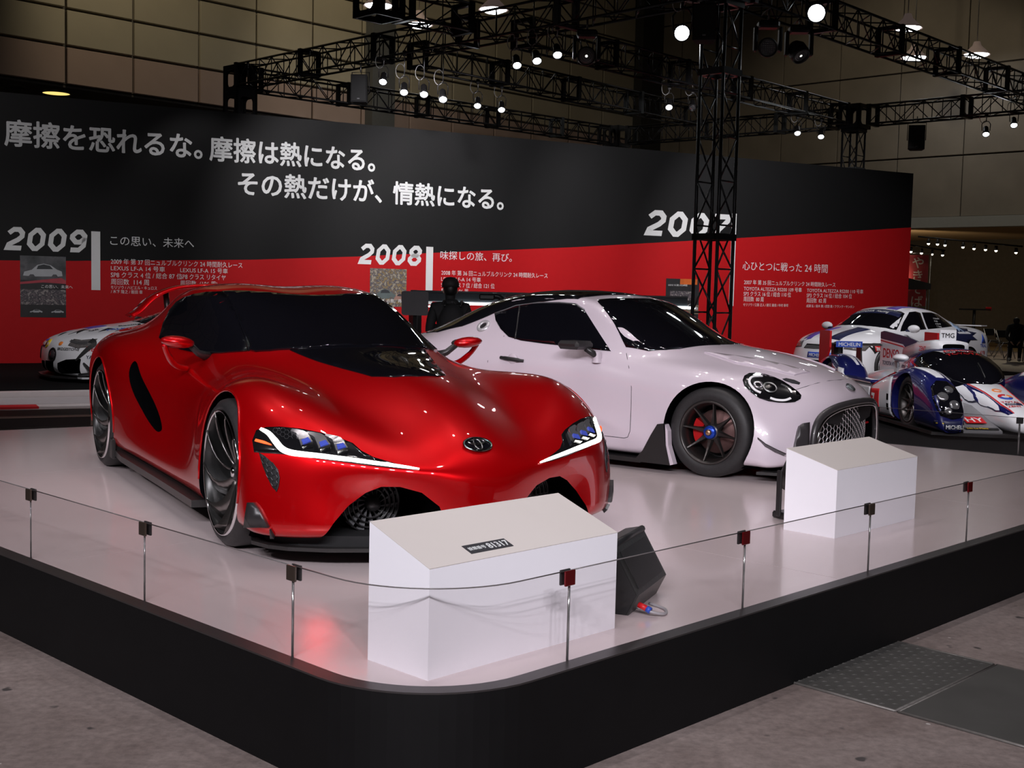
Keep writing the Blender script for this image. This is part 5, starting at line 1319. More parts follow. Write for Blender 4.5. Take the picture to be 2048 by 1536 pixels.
BLUEC = mat('blue_anodised_nut', (0.012, 0.05, 0.38), 0.3, 0.6, noise=0.1); BRASS = mat('brass_cap', (0.45, 0.28, 0.17), 0.3, 0.9, noise=0.1)
DISC = mat('brake_disc', (0.16, 0.09, 0.085), 0.45, 0.8, noise=0.2, nscale=30); CALI = mat('red_caliper', (0.40, 0.006, 0.008), 0.35, coat=0.5, noise=0.1)
def spoke_wheel(par, cx, sg, yface, R=WWR, rr=.215, hub=BLUEC, spokes=8, smat=GUN, twin=False, w=.24):
    M = Matrix.Translation((cx, sg * yface, R)) @ (Matrix.Identity(4) if sg > 0 else Matrix.Rotation(PI, 4, 'Z'))
    wh = tyre_mb(R, rr, w).build('wheel', TYRE, par, M)
    MB().lathe([(rr + .008, -.004), (rr + .004, .006), (rr - .008, .004), (rr - .014, -.02), (rr - .022, -.03), (rr - .03, -.09), (rr - .03, -.2)], 48, YUP).build('rim', smat, wh)
    MB().lathe([(0, -.13), (rr * .70, -.13), (rr * .72, -.135), (rr * .72, -.15), (0, -.15)], 40, YUP).build('brake_disc', DISC, wh)
    MB().lathe([(0, -.19), (rr, -.19)], 32, YUP).build('inner_disc', BLACKM, wh)
    MB().prism([(rr * .74 * math.cos(a), rr * .74 * math.sin(a)) for a in np.linspace(2.5, 3.7, 9) + (PI if sg < 0 else 0)] + [(rr * .40 * math.cos(a), rr * .40 * math.sin(a)) for a in np.linspace(3.7, 2.5, 9) + (PI if sg < 0 else 0)], -.14, -.085, YUP).build('brake_caliper', CALI, wh)
    for k in range(spokes):
        a0 = 2 * PI * k / spokes + .15
        for da in ((-.09, .09) if twin else (0,)):
            vs = []; fs = []; n = 6
            for i in range(n):
                t = i / (n - 1); r = .045 + (rr - .060) * t; hw = (.020 * (1 - t) ** 2 + .0085) * (.7 if twin else 1); dep = -.045 + .035 * t * t
                a = a0 + da * t; c = Vector((math.cos(a) * r, dep, math.sin(a) * r)); et = Vector((-math.sin(a), 0, math.cos(a))); ey = Vector((0, 1, 0)); th = .020
                vs += [c - et * hw * .5 + ey * .0, c + et * hw * .5, c + et * hw - ey * th, c - et * hw - ey * th]
            for i in range(n - 1):
                for q in range(4): fs.append((i * 4 + q, i * 4 + (q + 1) % 4, i * 4 + 4 + (q + 1) % 4, i * 4 + 4 + q))
            fs += [(0, 1, 2, 3), (4 * n - 1, 4 * n - 2, 4 * n - 3, 4 * n - 4)]
            MB().add(vs, fs, False).build('spoke', smat, wh)
    MB().lathe([(0, -.035), (.05, -.036), (.062, -.055), (.066, -.08)], 24, YUP).build('hub', smat, wh)
    if hub:
        MB().lathe([(.0, -.015), (.040, -.015), (.046, -.024), (.048, -.04)], 20, YUP).build('centre_nut', hub, wh)
        MB().lathe([(0, .006), (.016, .004), (.022, -.004), (.022, -.02)], 16, YUP).build('centre_cap', BRASS if hub is BLUEC else STEEL, wh)
    return wh
for cx, yf in ((0.0, .868), (WBW, .86)):
    for sg in (1, -1): spoke_wheel(whi, cx, sg, yf)

# ================================================================== things on the stage
PLW = mat('white_plinth_laminate', (0.86, 0.85, 0.90), 0.45, noise=0.02, nscale=3)
PLT = mat('plinth_top_shaded', (0.62, 0.575, 0.545), 0.45, noise=0.02, nscale=3)  # same white plinth, weaker light on the top put into the colour
def plinth(label, s0, s1, t0, t1, hf, hb):
    o = thing('display_plinth', label, 'plinth', SP(s0, t0, HS), math.atan2(DR.y, DR.x))
    W_, D_ = s1 - s0, t1 - t0
    side = [(0, 0), (D_, 0), (D_, hb), (0, hf)]
    MX = Matrix(((0, 0, 1, 0), (1, 0, 0, 0), (0, 1, 0, 0), (0, 0, 0, 1)))
    MB().prism(side, 0, W_, MX).build('body', PLW, o)
    n = math.atan2(hb - hf, D_); L_ = math.hypot(D_, hb - hf)
    M = Matrix.Translation((0, 0, hf)) @ Matrix.Rotation(n, 4, 'X')
    MB().box((W_ / 2, L_ / 2, 0.0012), (W_, L_, 0.0024)).build('sloping_top', PLT, o, M)
    return o, M, L_
p1, M1, L1 = plinth('white sloping-topped plinth with a black number sticker, before the red car', .172, 1.107, .157, .458, .360, .468)
st_ = MB().box((0, 0, .0008), (.200, .052, .0016)).build('number_sticker', mat('dark_sticker', (.035, .035, .04), .5, noise=.1), p1, M1 @ Matrix.Translation((.315, .062, .0026)))
vs, fs = text_mesh('投票番号', .020, .012); MB().add(vs, fs).build('lettering', PWHT, st_, Matrix.Translation((-.092, -.008, .0018)))
vs, fs = text_mesh('81317', .044, .02); x1 = max(v[0] for v in vs); MB().add([(v[0] * .098 / x1, v[1], v[2]) for v in vs], fs).build('lettering', PWHT, st_, Matrix.Translation((-.004, -.016, .0018)))
p2, M2, L2 = plinth('plain white sloping-topped plinth in front of the white car', 3.315, 4.217, .494, .80, .357, .440)
# black floor monitor beside the first plinth
mon = thing('floor_monitor', 'black wedge floor loudspeaker standing beside the plinth with the number sticker', 'speaker', (.405, 4.70, HS), math.radians(-22.4))
pf = [(-.24, .0), (.072, 0), (.112, .084), (.012, .258), (-.012, .275), (-.07, .262), (-.26, .10)]
MB().prism(pf, 0, .40, YUP).build('cabinet', mat('black_textured_paint', (.022, .023, .023), .4, noise=.25, nscale=90, bump=.15), mon)
for yk in (-.006, .40): MB().prism([(a * .96 - .004, b * .96 + .004) for a, b in pf], yk, yk + .006, YUP).build('end_plate', BLACKM, mon)
MB().tube([(.0, -.004, .266), (.0, .404, .266)], .015, 8).build('corner_edge', BLACK, mon)
M = Matrix.Translation((.062, .2, .171)) @ Matrix.Rotation(math.atan2(.174, .10), 4, 'Y')
MB().box((0, 0, .002), (.16, .34, .004), bev=.001).build('back_panel', BLACK, mon, M)
MB().tube(spline([(.10, .03, .03), (.16, .02, .02), (.20, .06, .008), (.18, .14, .006), (.10, .20, .006)], 5), .006, 6).build('cable', mat('clear_grey_cable', (.35, .34, .36), .3, noise=.1), mon)
pl_ = MB().tube([(.105, .03, .04), (.140, .022, .030)], .012, 10).build('plug', REDR, mon); MB().tube([(.140, .022, .030), (.156, .019, .024)], .013, 10).build('plug_collar', BLUEV, pl_)
# black floor lamp hidden half behind the second plinth
lm = thing('floor_lamp', 'black floor flood lamp half hidden behind the plain plinth', 'lamp', (1.60, 6.86, HS), math.radians(-60))
MB().box((0, 0, .02), (.16, .16, .04), bev=.01).build('base', PLBLK, lm)
for yk in (-.10, .10): MB().box((0, yk, .15), (.04, .015, .26), bev=.005).build('yoke', PLBLK, lm)
MB().lathe([(.0, -.12), (.06, -.11), (.085, -.02), (.10, .08), (.09, .08), (.08, .03), (0, .02)], 20, Matrix.Translation((0, 0, .25)) @ Matrix.Rotation(.7, 4, 'Y') @ Matrix.Scale(.8, 4)).build('lamp_head', PLBLK, lm)
MB().tube([(0, .09, .03), (.05, .16, .01), (-.05, .25, .008), (-.2, .28, .008)], .008, 6).build('cable', PLBLK, lm)

# ================================================================== white race coupe at the far left, on the platform
LFA = thing('race_car', 'white race coupe with black and purple livery behind the red car', 'race car', (-6.42, 19.27, PZ), math.radians(180 + 31))
st = [
 [-3.50, (0, .93), (.22, .93), (.45, .92), (.66, .89), (.80, .84), (.90, .74), (.92, .6), (.92, .45), (.90, .3), (.88, .15)],
 [-2.95, (0, 1.00), (.24, 1.0), (.46, .97), (.68, .90), (.84, .86), (.94, .78), (.96, .62), (.96, .45), (.95, .3), (.94, .12)],
 [-2.45, (0, 1.12), (.26, 1.11), (.48, 1.06), (.68, .90), (.84, .85), (.95, .76), (.96, .62), (.95, .45), (.94, .3), (.94, .12)],
 [-1.95, (0, 1.205), (.28, 1.20), (.52, 1.14), (.70, .90), (.80, .82), (.88, .72), (.90, .58), (.90, .42), (.92, .26), (.94, .11)],
 [-1.50, (0, 1.215), (.30, 1.205), (.54, 1.15), (.71, .88), (.79, .80), (.86, .70), (.88, .56), (.89, .42), (.92, .26), (.94, .11)],
 [-1.05, (-.98, 0, 1.09), (-1.0, .31, 1.08), (-1.05, .58, 1.03), (.72, .85), (.80, .785), (.86, .69), (.88, .56), (.89, .42), (.92, .26), (.94, .11)],
 [-.62, (-.45, 0, .90), (-.48, .31, .895), (-.58, .58, .865), (-.64, .70, .82), (.79, .77), (.87, .69), (.90, .56), (.91, .42), (.93, .26), (.94, .10)],
 [-.28, (-.2, 0, .86), (-.2, .28, .855), (-.22, .5, .835), (-.25, .66, .80), (-.28, .80, .775), (.91, .70), (.94, .56), (.95, .42), (.95, .26), (.95, .10)],
 [.02, (.1, 0, .825), (.1, .28, .82), (.08, .48, .80), (.05, .64, .785), (.03, .79, .77), (.92, .70), (.96, .56), (.97, .42), (.97, .26), (.96, .10)],
 [.32, (.42, 0, .765), (.41, .26, .76), (.38, .46, .745), (.34, .62, .725), (.32, .75, .70), (.32, .86, .63), (.33, .91, .52), (.34, .935, .40), (.35, .95, .25), (.36, .95, .10)],
 [.52, (.68, 0, .70), (.67, .25, .695), (.63, .45, .68), (.58, .60, .655), (.52, .72, .625), (.47, .81, .56), (.48, .86, .46), (.49, .89, .36), (.50, .92, .23), (.50, .93, .09)],
 [.66, (.86, 0, .62), (.85, .24, .615), (.81, .43, .60), (.74, .58, .58), (.66, .70, .55), (.57, .78, .49), (.58, .82, .41), (.59, .85, .33), (.60, .88, .22), (.60, .90, .08)],
]
nose = [[(.915, 0, .52), (.905, .24, .52), (.86, .43, .51), (.79, .58, .49), (.69, .71, .46)], [(.935, 0, .40), (.925, .24, .40), (.88, .43, .39), (.80, .59, .38), (.70, .74, .36)],
        [(.94, 0, .26), (.93, .24, .26), (.88, .45, .26), (.81, .62, .25), (.71, .77, .24)], [(.92, 0, .10), (.91, .24, .10), (.87, .45, .10), (.80, .63, .09), (.71, .79, .09)]]
tail = [[(-3.56, 0, .78), (-3.55, .22, .78), (-3.54, .44, .77), (-3.52, .64, .75), (-3.50, .79, .71)], [(-3.56, 0, .56), (-3.55, .22, .56), (-3.54, .44, .56), (-3.52, .64, .55), (-3.5, .8, .53)], [(-3.54, 0, .40), (-3.54, .22, .40), (-3.53, .44, .40), (-3.5, .64, .40), (-3.48, .8, .38)], [(-3.48, 0, .18), (-3.48, .2, .18), (-3.47, .42, .18), (-3.46, .62, .17), (-3.44, .78, .17)]]
lb = Body(st, nose, tail, 2)
for cx in (0.0, -2.6):
    for sg in (1, -1): lb.cut(cyl_cutter((cx, .335), .365, *sorted((sg * .62, sg * 1.3)), n=32))
XF = Matrix(((0, 0, 1, 0), (1, 0, 0, 0), (0, 1, 0, 0), (0, 0, 0, 1)))
for sg in (1, -1):
    lb.cut(MB().prism([(sg * .14, .11), (sg * .17, .30), (sg * .46, .30), (sg * .46, .11)], .62, 1.3), XF)
    lb.cut(MB().prism([(sg * .56, .12), (sg * .56, .28), (sg * .70, .34), (sg * .86, .36), (sg * .90, .14)], .55, 1.3), XF)
lb.cut(MB().prism([(-.10, .11), (-.12, .29), (.12, .29), (.10, .11)], .62, 1.3), XF)
lb.finish('body_shell', WHITER, LFA)
DOWN = (0, 0, -1); FRONT = (-1, 0, 0)
wsl = [(-.42, -.2, 0), (-.46, -.42, 0), (-.56, -.57, 0), (-.70, -.66, 0), (-1.05, -.565, 0), (-1.38, -.49, 0), (-1.40, -.2, 0)]
lb.patch([(-.41, 0, 0)] + wsl + [(-1.41, 0, 0)] + [(a, -b, c) for a, b, c in wsl[::-1]], DOWN, GLASSK, LFA, 'windscreen', step=.08)
for sg in (1, -1):
    lb.patch([(x, 0, z) for x, z in [(-.80, .86), (-1.4, .875), (-2.0, .93), (-2.15, 1.0), (-1.9, 1.10), (-1.5, 1.12), (-1.15, 1.02)]], (0, -sg, 0), GLASSK, LFA, 'side_window', step=.08)
    m = lambda L_: [(x, sg * y, z) for x, y, z in L_]
    hl = lb.patch(m([(.60, .60, .65), (.50, .70, .63), (.30, .82, .66), (.36, .86, .60), (.46, .82, .52), (.58, .74, .50), (.68, .64, .54)]), (-.7, -sg * .55, -.45), mat('clear_headlamp', (.30, .28, .28), .1, .6, noise=.5, nscale=25), LFA, 'headlamp', step=.05)
    ribbon(lb, m([(.64, .60, .61), (.56, .70, .58), (.44, .80, .60)]), .05, SILV, hl, 'reflector', off=.01)
    ribbon(lb, m([(.42, .82, .68), (.36, .88, .60), (.46, .86, .50), (.55, .84, .40), (.60, .80, .32)]), [.10, .07, .07, .05, .02], BLACK, LFA, 'black_flash', off=.006)
    q, n = lb.near((.87, sg * .42, .40)); M = n.to_track_quat('Z', 'Y').to_matrix().to_4x4(); M.translation = q
    fl = MB().lathe([(0, .0), (.085, .004), (.10, .012), (.11, 0)], 20, M).build('fog_lamp', PLBLK, LFA); MB().sphere((0, 0, 0), .075, 12, M @ Matrix.Diagonal((1, 1, .35, 1))).build('lens', mat('smoked_lens', (.05, .04, .045), .08, coat=1, noise=.1), fl)
    q, n = lb.near((.78, sg * .52, .585)); M = n.to_track_quat('Z', 'Y').to_matrix().to_4x4(); M.translation = q
    MB().lathe([(0, .012), (.03, .01), (.04, 0)], 14, M).build('orange_repeater', ORG, LFA)
    ribbon(lb, m([(.52, .90, .30), (.46, .945, .22), (.42, .965, .14), (.60, .90, .12)]), [.02, .05, .04, .02], BLACK, LFA, 'black_canard', off=.02, th=.03)
    MB().prism([(.25, sg * .88), (.60, sg * .86), (.56, sg * .98), (.40, sg * 1.03), (.25, sg * 1.02)], .06, .085).build('corner_splitter', WHITER, LFA)
    MB().box((.0, 0, 0), (.12, .16, .10), Matrix.Translation((-.75, sg * .93, .90)), bev=.03).build('wing_mirror', CARBON, LFA)
MB().prism([(.5, .92), (.72, .80), (.92, .5), (.97, 0), (.92, -.5), (.72, -.80), (.5, -.92)], .055, .08).build('front_splitter', PLBLK, LFA)
# bonnet opening and livery
lb.patch([(.10, -.22, 0), (.30, -.20, 0), (.30, .20, 0), (.10, .22, 0), (.02, .20, 0), (.02, -.20, 0)], DOWN, PURP, LFA, 'purple_panel', step=.1)
lb.patch([(.36, -.42, 0), (.62, -.40, 0), (.50, -.18, 0)], DOWN, mat('lilac_vinyl', (.35, .33, .45), .4, noise=.05), LFA, 'lilac_flash', step=.1)
for pts in ([(.35, .12, 0), (.62, .30, 0), (.48, .26, 0), (.52, .40, 0), (.36, .26, 0), (.30, .36, 0)], [(.05, .42, 0), (.24, .60, 0), (.14, .58, 0), (.0, .54, 0)], [(.62, -.10, 0), (.74, .12, 0), (.66, .10, 0), (.58, .02, 0)], [(-.25, -.5, 0), (.02, -.35, 0), (-.1, -.30, 0)], [(-.16, .62, 0), (.02, .72, 0), (-.14, .74, 0), (-.30, .70, 0)]):
    lb.patch(pts, DOWN, BLACK, LFA, 'black_flash', step=.1)
# lettering is laid so that it reads from the car's left front
lb.text('FALKEN', (.12, .62, 0), (-.80, .10, 0), (-.1, -.80, 0), .13, DOWN, BLUEV, LFA, bold=.03)
lb.text('Racing', (-.10, .42, 0), (-.80, .10, 0), (-.1, -.80, 0), .13, DOWN, BLACK, LFA, bold=.02)
lb.text('DENSO', (.50, .90, .47), (-.9, .25, 0), (0, 0, 1), .10, (-.45, -.9, 0), REDR, LFA, bold=.02)
lb.text('YAZAKI', (.50, .93, .36), (-.9, .25, 0), (0, 0, 1), .07, (-.45, -.9, 0), NAVY, LFA, bold=.02)
lb.text('BRIDGESTONE', (.83, .52, .475), (-.45, .8, 0), (0, 0, 1), .055, (-.9, -.4, 0), BLACK, LFA, bold=.02)
lb.text('Racing', (.80, -.30, .60), (0, 1, .0), (-.5, 0, .8), .07, FRONT, REDR, LFA, bold=.02)
lb.text('QR', (.35, .45, 0), (-.80, .10, 0), (-.1, -.80, 0), .11, DOWN, BLACK, LFA, bold=.03)
lb.patch([(.9, -.22, .50), (.9, .02, .50), (.9, .02, .62), (.9, -.22, .60)], FRONT, BLUEV, LFA, 'number_plate_panel', step=.1, off=.006)
lb.patch([(.9, .12 + .10 * math.cos(2 * PI * k / 14), .555 + .065 * math.sin(2 * PI * k / 14)) for k in range(14)], FRONT, YEL, LFA, 'yellow_badge', step=.1, off=.007)
lb.text('14', (.9, .07, .53), (0, 1, 0), (0, 0, 1), .07, FRONT, BLACK, LFA, off=.012, bold=.03)
lb.text('24h', (.9, -.19, .535), (0, 1, 0), (0, 0, 1), .06, FRONT, PWHT, LFA, off=.011, bold=.02)
for cx in (0.0, -2.6):
    for sg in (1, -1): spoke_wheel(LFA, cx, sg, .955, R=.335, rr=.24, hub=None, spokes=5, smat=GUN, twin=True)
MB().prism([(-3.62, -.85), (-3.35, -.85), (-3.35, .85), (-3.62, .85)], 1.18, 1.20).build('rear_wing', CARBON, LFA)
for sg in (1, -1): MB().box((-3.48, sg * .40, 1.05), (.14, .02, .28)).build('wing_strut', PLBLK, LFA)
# the strip-lit counter with driving seats, and the visitor in black, between the two cars

# ================================================================== white race saloon at the far right, on the platform
SED = thing('race_car', 'white race saloon with navy and purple stripes on the far right platform', 'race car', (6.20, 22.75, PZ), math.radians(180 + 38))
st = [
 [-3.42, (0, 1.02), (.25, 1.02), (.45, 1.01), (.62, .99), (.74, .95), (.82, .86), (.85, .70), (.85, .5), (.84, .35), (.82, .20)],
 [-3.1, (0, 1.05), (.25, 1.05), (.46, 1.04), (.64, 1.01), (.76, .97), (.84, .88), (.87, .70), (.87, .5), (.87, .33), (.85, .16)],
 [-2.75, (0, 1.10), (.25, 1.10), (.46, 1.08), (.65, 1.0), (.77, .96), (.85, .87), (.885, .70), (.885, .5), (.88, .33), (.87, .15)],
 [-2.3, (0, 1.31), (.27, 1.30), (.48, 1.26), (.66, 1.02), (.77, .95), (.85, .86), (.88, .69), (.88, .5), (.88, .32), (.87, .14)],
 [-1.8, (0, 1.405), (.28, 1.40), (.53, 1.35), (.69, .99), (.78, .93), (.845, .85), (.865, .68), (.865, .5), (.865, .3), (.86, .14)],
 [-1.25, (0, 1.41), (.30, 1.40), (.55, 1.355), (.71, .97), (.78, .91), (.845, .83), (.86, .67), (.86, .5), (.86, .3), (.86, .14)],
 [-.92, (-.90, 0, 1.35), (-.92, .30, 1.34), (-.98, .56, 1.295), (.72, .955), (.785, .90), (.845, .82), (.86, .66), (.86, .5), (.86, .3), (.86, .14)],
 [-.55, (-.25, 0, 1.02), (-.28, .32, 1.01), (-.40, .60, .975), (-.50, .72, .93), (.785, .885), (.845, .81), (.86, .66), (.86, .5), (.86, .3), (.86, .14)],
 [-.25, (.05, 0, .965), (.03, .30, .955), (-.05, .52, .935), (-.15, .68, .905), (-.22, .785, .875), (.86, .80), (.88, .66), (.885, .5), (.885, .3), (.88, .14)],
 [.05, (.25, 0, .93), (.24, .28, .925), (.2, .5, .905), (.12, .66, .885), (.06, .77, .86), (.865, .79), (.89, .66), (.895, .5), (.895, .3), (.89, .14)],
 [.38, (.52, 0, .865), (.51, .27, .86), (.48, .46, .845), (.44, .60, .825), (.40, .72, .795), (.38, .81, .72), (.385, .845, .60), (.385, .865, .46), (.385, .875, .30), (.385, .875, .13)],
 [.56, (.70, 0, .79), (.69, .26, .785), (.66, .44, .77), (.62, .57, .75), (.57, .67, .715), (.53, .745, .64), (.54, .785, .53), (.55, .81, .42), (.55, .83, .27), (.54, .84, .12)],
]
nose = [[(.745, 0, .68), (.735, .25, .68), (.71, .43, .67), (.665, .57, .65), (.60, .68, .61)], [(.80, 0, .55), (.79, .25, .55), (.75, .44, .54), (.70, .58, .53), (.63, .71, .50)],
        [(.83, 0, .36), (.82, .25, .36), (.77, .46, .35), (.71, .61, .34), (.64, .74, .33)], [(.82, 0, .14), (.81, .25, .14), (.77, .47, .13), (.71, .62, .13), (.63, .76, .12)]]
tail = [[(-3.48, 0, .85), (-3.47, .22, .85), (-3.46, .44, .85), (-3.45, .62, .83), (-3.44, .74, .78)], [(-3.5, 0, .62), (-3.5, .22, .62), (-3.49, .44, .62), (-3.47, .64, .62), (-3.45, .76, .60)], [(-3.48, 0, .40), (-3.48, .22, .40), (-3.47, .44, .40), (-3.45, .64, .40), (-3.43, .76, .39)], [(-3.4, 0, .2), (-3.4, .2, .2), (-3.4, .42, .2), (-3.39, .62, .2), (-3.38, .74, .2)]]
sb = Body(st, nose, tail, 2, [((i, 2, 4), (i + 1, 2, 4), .5) for i in range(3, 7)])
for cx in (0.0, -2.67):
    for sg in (1, -1): sb.cut(cyl_cutter((cx, .315), .345, *sorted((sg * .58, sg * 1.3)), n=32))
sb.cut(MB().prism([(-.42, .18), (-.45, .40), (.45, .40), (.42, .18)], .66, 1.3), XF)
for sg in (1, -1): sb.cut(MB().prism([(sg * .52, .20), (sg * .50, .40), (sg * .72, .41), (sg * .72, .20)], .56, 1.3), XF)
sb.finish('body_shell', WHITER, SED)
wsl = [(-.26, -.25, 0), (-.34, -.48, 0), (-.44, -.62, 0), (-.55, -.675, 0), (-.76, -.61, 0), (-.98, -.545, 0), (-1.0, -.45, 0), (-.97, -.2, 0)]
wsn = sb.patch([(-.245, 0, 0)] + wsl + [(-.965, 0, 0)] + [(a, -b, c) for a, b, c in wsl[::-1]], DOWN, GLASSK, SED, 'windscreen', step=.08)
ban = [(-.80, -.55, 0), (-.955, -.50, 0), (-.945, 0, 0), (-.955, .50, 0), (-.80, .55, 0), (-.77, 0, 0)]
sb.patch(ban, DOWN, NAVY, SED, 'sun_strip', step=.08, off=.007)
sb.text('TOYOTA  Racing', (-.82, -.44, 0), (0, 1, 0), (-1, 0, 0), .10, DOWN, PWHT, SED, off=.012, bold=.02)
for sg in (1, -1):
    w1 = [(-.62, .945), (-1.02, .965), (-1.44, .985), (-1.44, 1.29), (-1.30, 1.315), (-1.10, 1.30), (-.84, 1.12)]; w2 = [(-1.50, .988), (-2.0, 1.015), (-2.42, 1.04), (-2.30, 1.16), (-2.10, 1.26), (-1.85, 1.30), (-1.50, 1.30)]
    for w_ in (w1, w2): sb.patch([(x, 0, z) for x, z in w_], (0, -sg, 0), GLASSK, SED, 'side_window', step=.08)
    m = lambda L_: [(x, sg * y, z) for x, y, z in L_]
    sb.patch(m([(.66, .46, .74), (.60, .60, .72), (.46, .74, .73), (.42, .81, .68), (.50, .78, .60), (.62, .66, .60), (.71, .47, .62)]), (-.8, -sg * .5, -.1), mat('clear_headlamp', (.30, .28, .28), .1, .6), SED, 'headlamp', step=.05)
    mo = MB().sphere((0, 0, 0), 1.0, 14, Matrix.Translation((-.66, sg * .97, 1.0)) @ Matrix.Diagonal((.07, .125, .075, 1))).build('wing_mirror', WHITER, SED)
    MB().box((-.64, sg * .875, .965), (.06, .10, .04), bev=.01).build('mirror_foot', NAVY, mo)
    sb.patch([(x, 0, z) for x, z in [(.32, .55), (.44, .72), (.30, .74), (.05, .735), (-.30, .60), (-.42, .40), (-.36, .38), (-.25, .55), (0, .67), (.2, .62)]], (0, -sg, 0), BLACK, SED, 'black_flash', step=.08, off=.005)
    sb.patch([(x, 0, z) for x, z in [(-1.95, .70), (-2.15, .82), (-2.05, .83), (-2.35, .95), (-2.55, 1.02), (-2.85, .99), (-2.75, .95), (-3.0, .92), (-2.8, .86), (-2.95, .78), (-2.7, .78), (-2.6, .70), (-2.3, .72)]], (0, -sg, 0), NAVY, SED, 'navy_splash', step=.08, off=.005)
    for k, (a, b) in enumerate([(-1.5, .86), (-1.3, .80), (-1.7, .78)]): sb.patch([(a, 0, b), (a - .22, 0, b - .05), (a - .1, 0, b + .015)], (0, -sg, 0), NAVY, SED, 'navy_dash', step=.08, off=.005)
    sb.patch([(x, 0, z) for x, z in [(-2.45, 1.05), (-2.52, 1.13), (-2.58, 1.05), (-2.68, 1.04), (-2.60, 1.0), (-2.62, .92), (-2.54, .97), (-2.45, .94), (-2.48, 1.01)]], (0, -sg, 0), mat('pale_blue_vinyl', (.30, .42, .60), .4, noise=.05), SED, 'blue_star', step=.08, off=.006)
    sb.patch([(x, 0, z) for x, z in [(-3.10, .72), (-3.18, .90), (-3.26, .72)]], (0, -sg, 0), BLUEV, SED, 'blue_mark', step=.08, off=.006)
    dx = -sg
    sb.text('TRIAL', (-3.05 if sg > 0 else -3.3, 0, .64), (dx, 0, 0), (0, 0, 1), .09, (0, -sg, 0), BLUEV, SED, bold=.02)
    sb.text('KYB', (-3.05 if sg > 0 else -3.25, 0, .50), (dx, 0, 0), (0, 0, 1), .10, (0, -sg, 0), REDR, SED, bold=.02)
    sb.patch([(x, 0, z) for x, z in [(.30, .70), (.02, .70), (.02, .60), (.30, .59)]], (0, -sg, 0), REDR, SED, 'red_sticker', step=.08, off=.008)
    sb.text('auto', (.28 if sg > 0 else .04, 0, .61), (dx, 0, 0), (0, 0, 1), .12, (0, -sg, 0), PWHT, SED, off=.012, bold=.03)
    for k, tx in enumerate(['M. Kinoshita', 'H. Iida', 'A. Naruse', 'T. Takagi']): sb.text(tx, (-1.82 if sg > 0 else -2.2, 0, 1.17 - k * .05), (dx, 0, 0), (0, 0, 1), .045, (0, -sg, 0), PWHT, SED, off=.008)
    sb.strip([(x, sg * 3, z) for x, z in [(-.52, .92), (-.48, .7), (-.5, .3), (-1.47, .3), (-1.47, .95)]], (0, -sg, 0), .003, LINE, SED, 'door_gap')
    MB().box((-1.30, sg * .868, .80), (.18, .02, .03), bev=.006).build('door_handle', WHITER, SED)
# bonnet stripes, grille, plate
for y0, y1, m_ in ((.10, .34, NAVY), (-.5, -.30, PURP)): sb.patch([(.66, y0, 0), (.66, y1, 0), (-.15, y1 + .06, 0), (-.15, y0 + .02, 0)], DOWN, m_, SED, 'bonnet_stripe', step=.1, off=.005)
sb.patch([(-1.02, .10, 0), (-1.02, .34, 0), (-2.1, .34, 0), (-2.1, .10, 0)], DOWN, PURP, SED, 'roof_stripe', step=.1, off=.005)
sb.text('CUSCO', (.30, -.62, 0), (0, 1, 0), (-1, 0, 0), .12, DOWN, BLUEV, SED, bold=.02)
sb.patch([(.8, -.40, .60), (.8, .40, .60), (.8, .34, .685), (.8, -.34, .685)], FRONT, BLACKM, SED, 'upper_grille', step=.1, off=.006)
for zk in (.625, .655): ribbon(sb, [(.77, -.36, zk), (.80, 0, zk), (.77, .36, zk)], .012, GREYP, SED, 'grille_slat', off=.016)
sb.patch([(.8, -.26, .44), (.8, .26, .44), (.8, .26, .54), (.8, -.26, .54)], FRONT, BLUEV, SED, 'front_plate', step=.1, off=.01)
sb.text('MICHELIN', (.8, -.22, .46), (0, 1, 0), (0, 0, 1), .075, FRONT, PWHT, SED, off=.016, bold=.02)
MB().prism([(-3.45, -.75), (-3.25, -.75), (-3.25, .75), (-3.45, .75)], 1.045, 1.065).build('boot_lip', WHITER, SED)
MB().box((-3.45, 0, .38), (.12, 1.62, .14), bev=.04).build('rear_bumper', WHITER, SED)
for cx in (0.0, -2.67):
    for sg in (1, -1): spoke_wheel(SED, cx, sg, .885, R=.315, rr=.232, hub=None, spokes=8, smat=mat('silver_alloy', (.45, .45, .47), .3, .8, noise=.08), twin=True)

# ================================================================== blue and white closed-cockpit race car at the right
MB().box((6.2, 15.2, .02), (6.0, 7.6, .04)).build('black_floor_mat', mat('black_carpet', (0.005, 0.005, 0.0055), 0.95), None)
bpy.data.objects['black_floor_mat']['kind'] = 'structure'
LMP = thing('prototype_race_car', 'blue and white closed-cockpit prototype race car with tall fin, right edge', 'race car', (5.74, 14.9, .042), math.radians(-86))
def superloft(sec, n=20):
    """sections (x, y centre, half width, z bottom, z top, roundness)"""
    vs = []; fs = []
    for x, yc, hw, z0, z1, e in sec:
        for k in range(n):
            a = 2 * PI * k / n; c, s_ = math.cos(a), math.sin(a)
            vs.append((x, yc + hw * math.copysign(abs(c) ** e, c), (z0 + z1) / 2 + (z1 - z0) / 2 * math.copysign(abs(s_) ** e, s_)))
    for i in range(len(sec) - 1):
        for k in range(n): fs.append((i * n + k, i * n + (k + 1) % n, (i + 1) * n + (k + 1) % n, (i + 1) * n + k))
    fs += [tuple(range(n))[::-1], tuple(range((len(sec) - 1) * n, len(sec) * n))]
    return MB().add(vs, fs, True)
def smooth_sec(sec, m=4): return [tuple(p) for p in spline6(sec, m)]
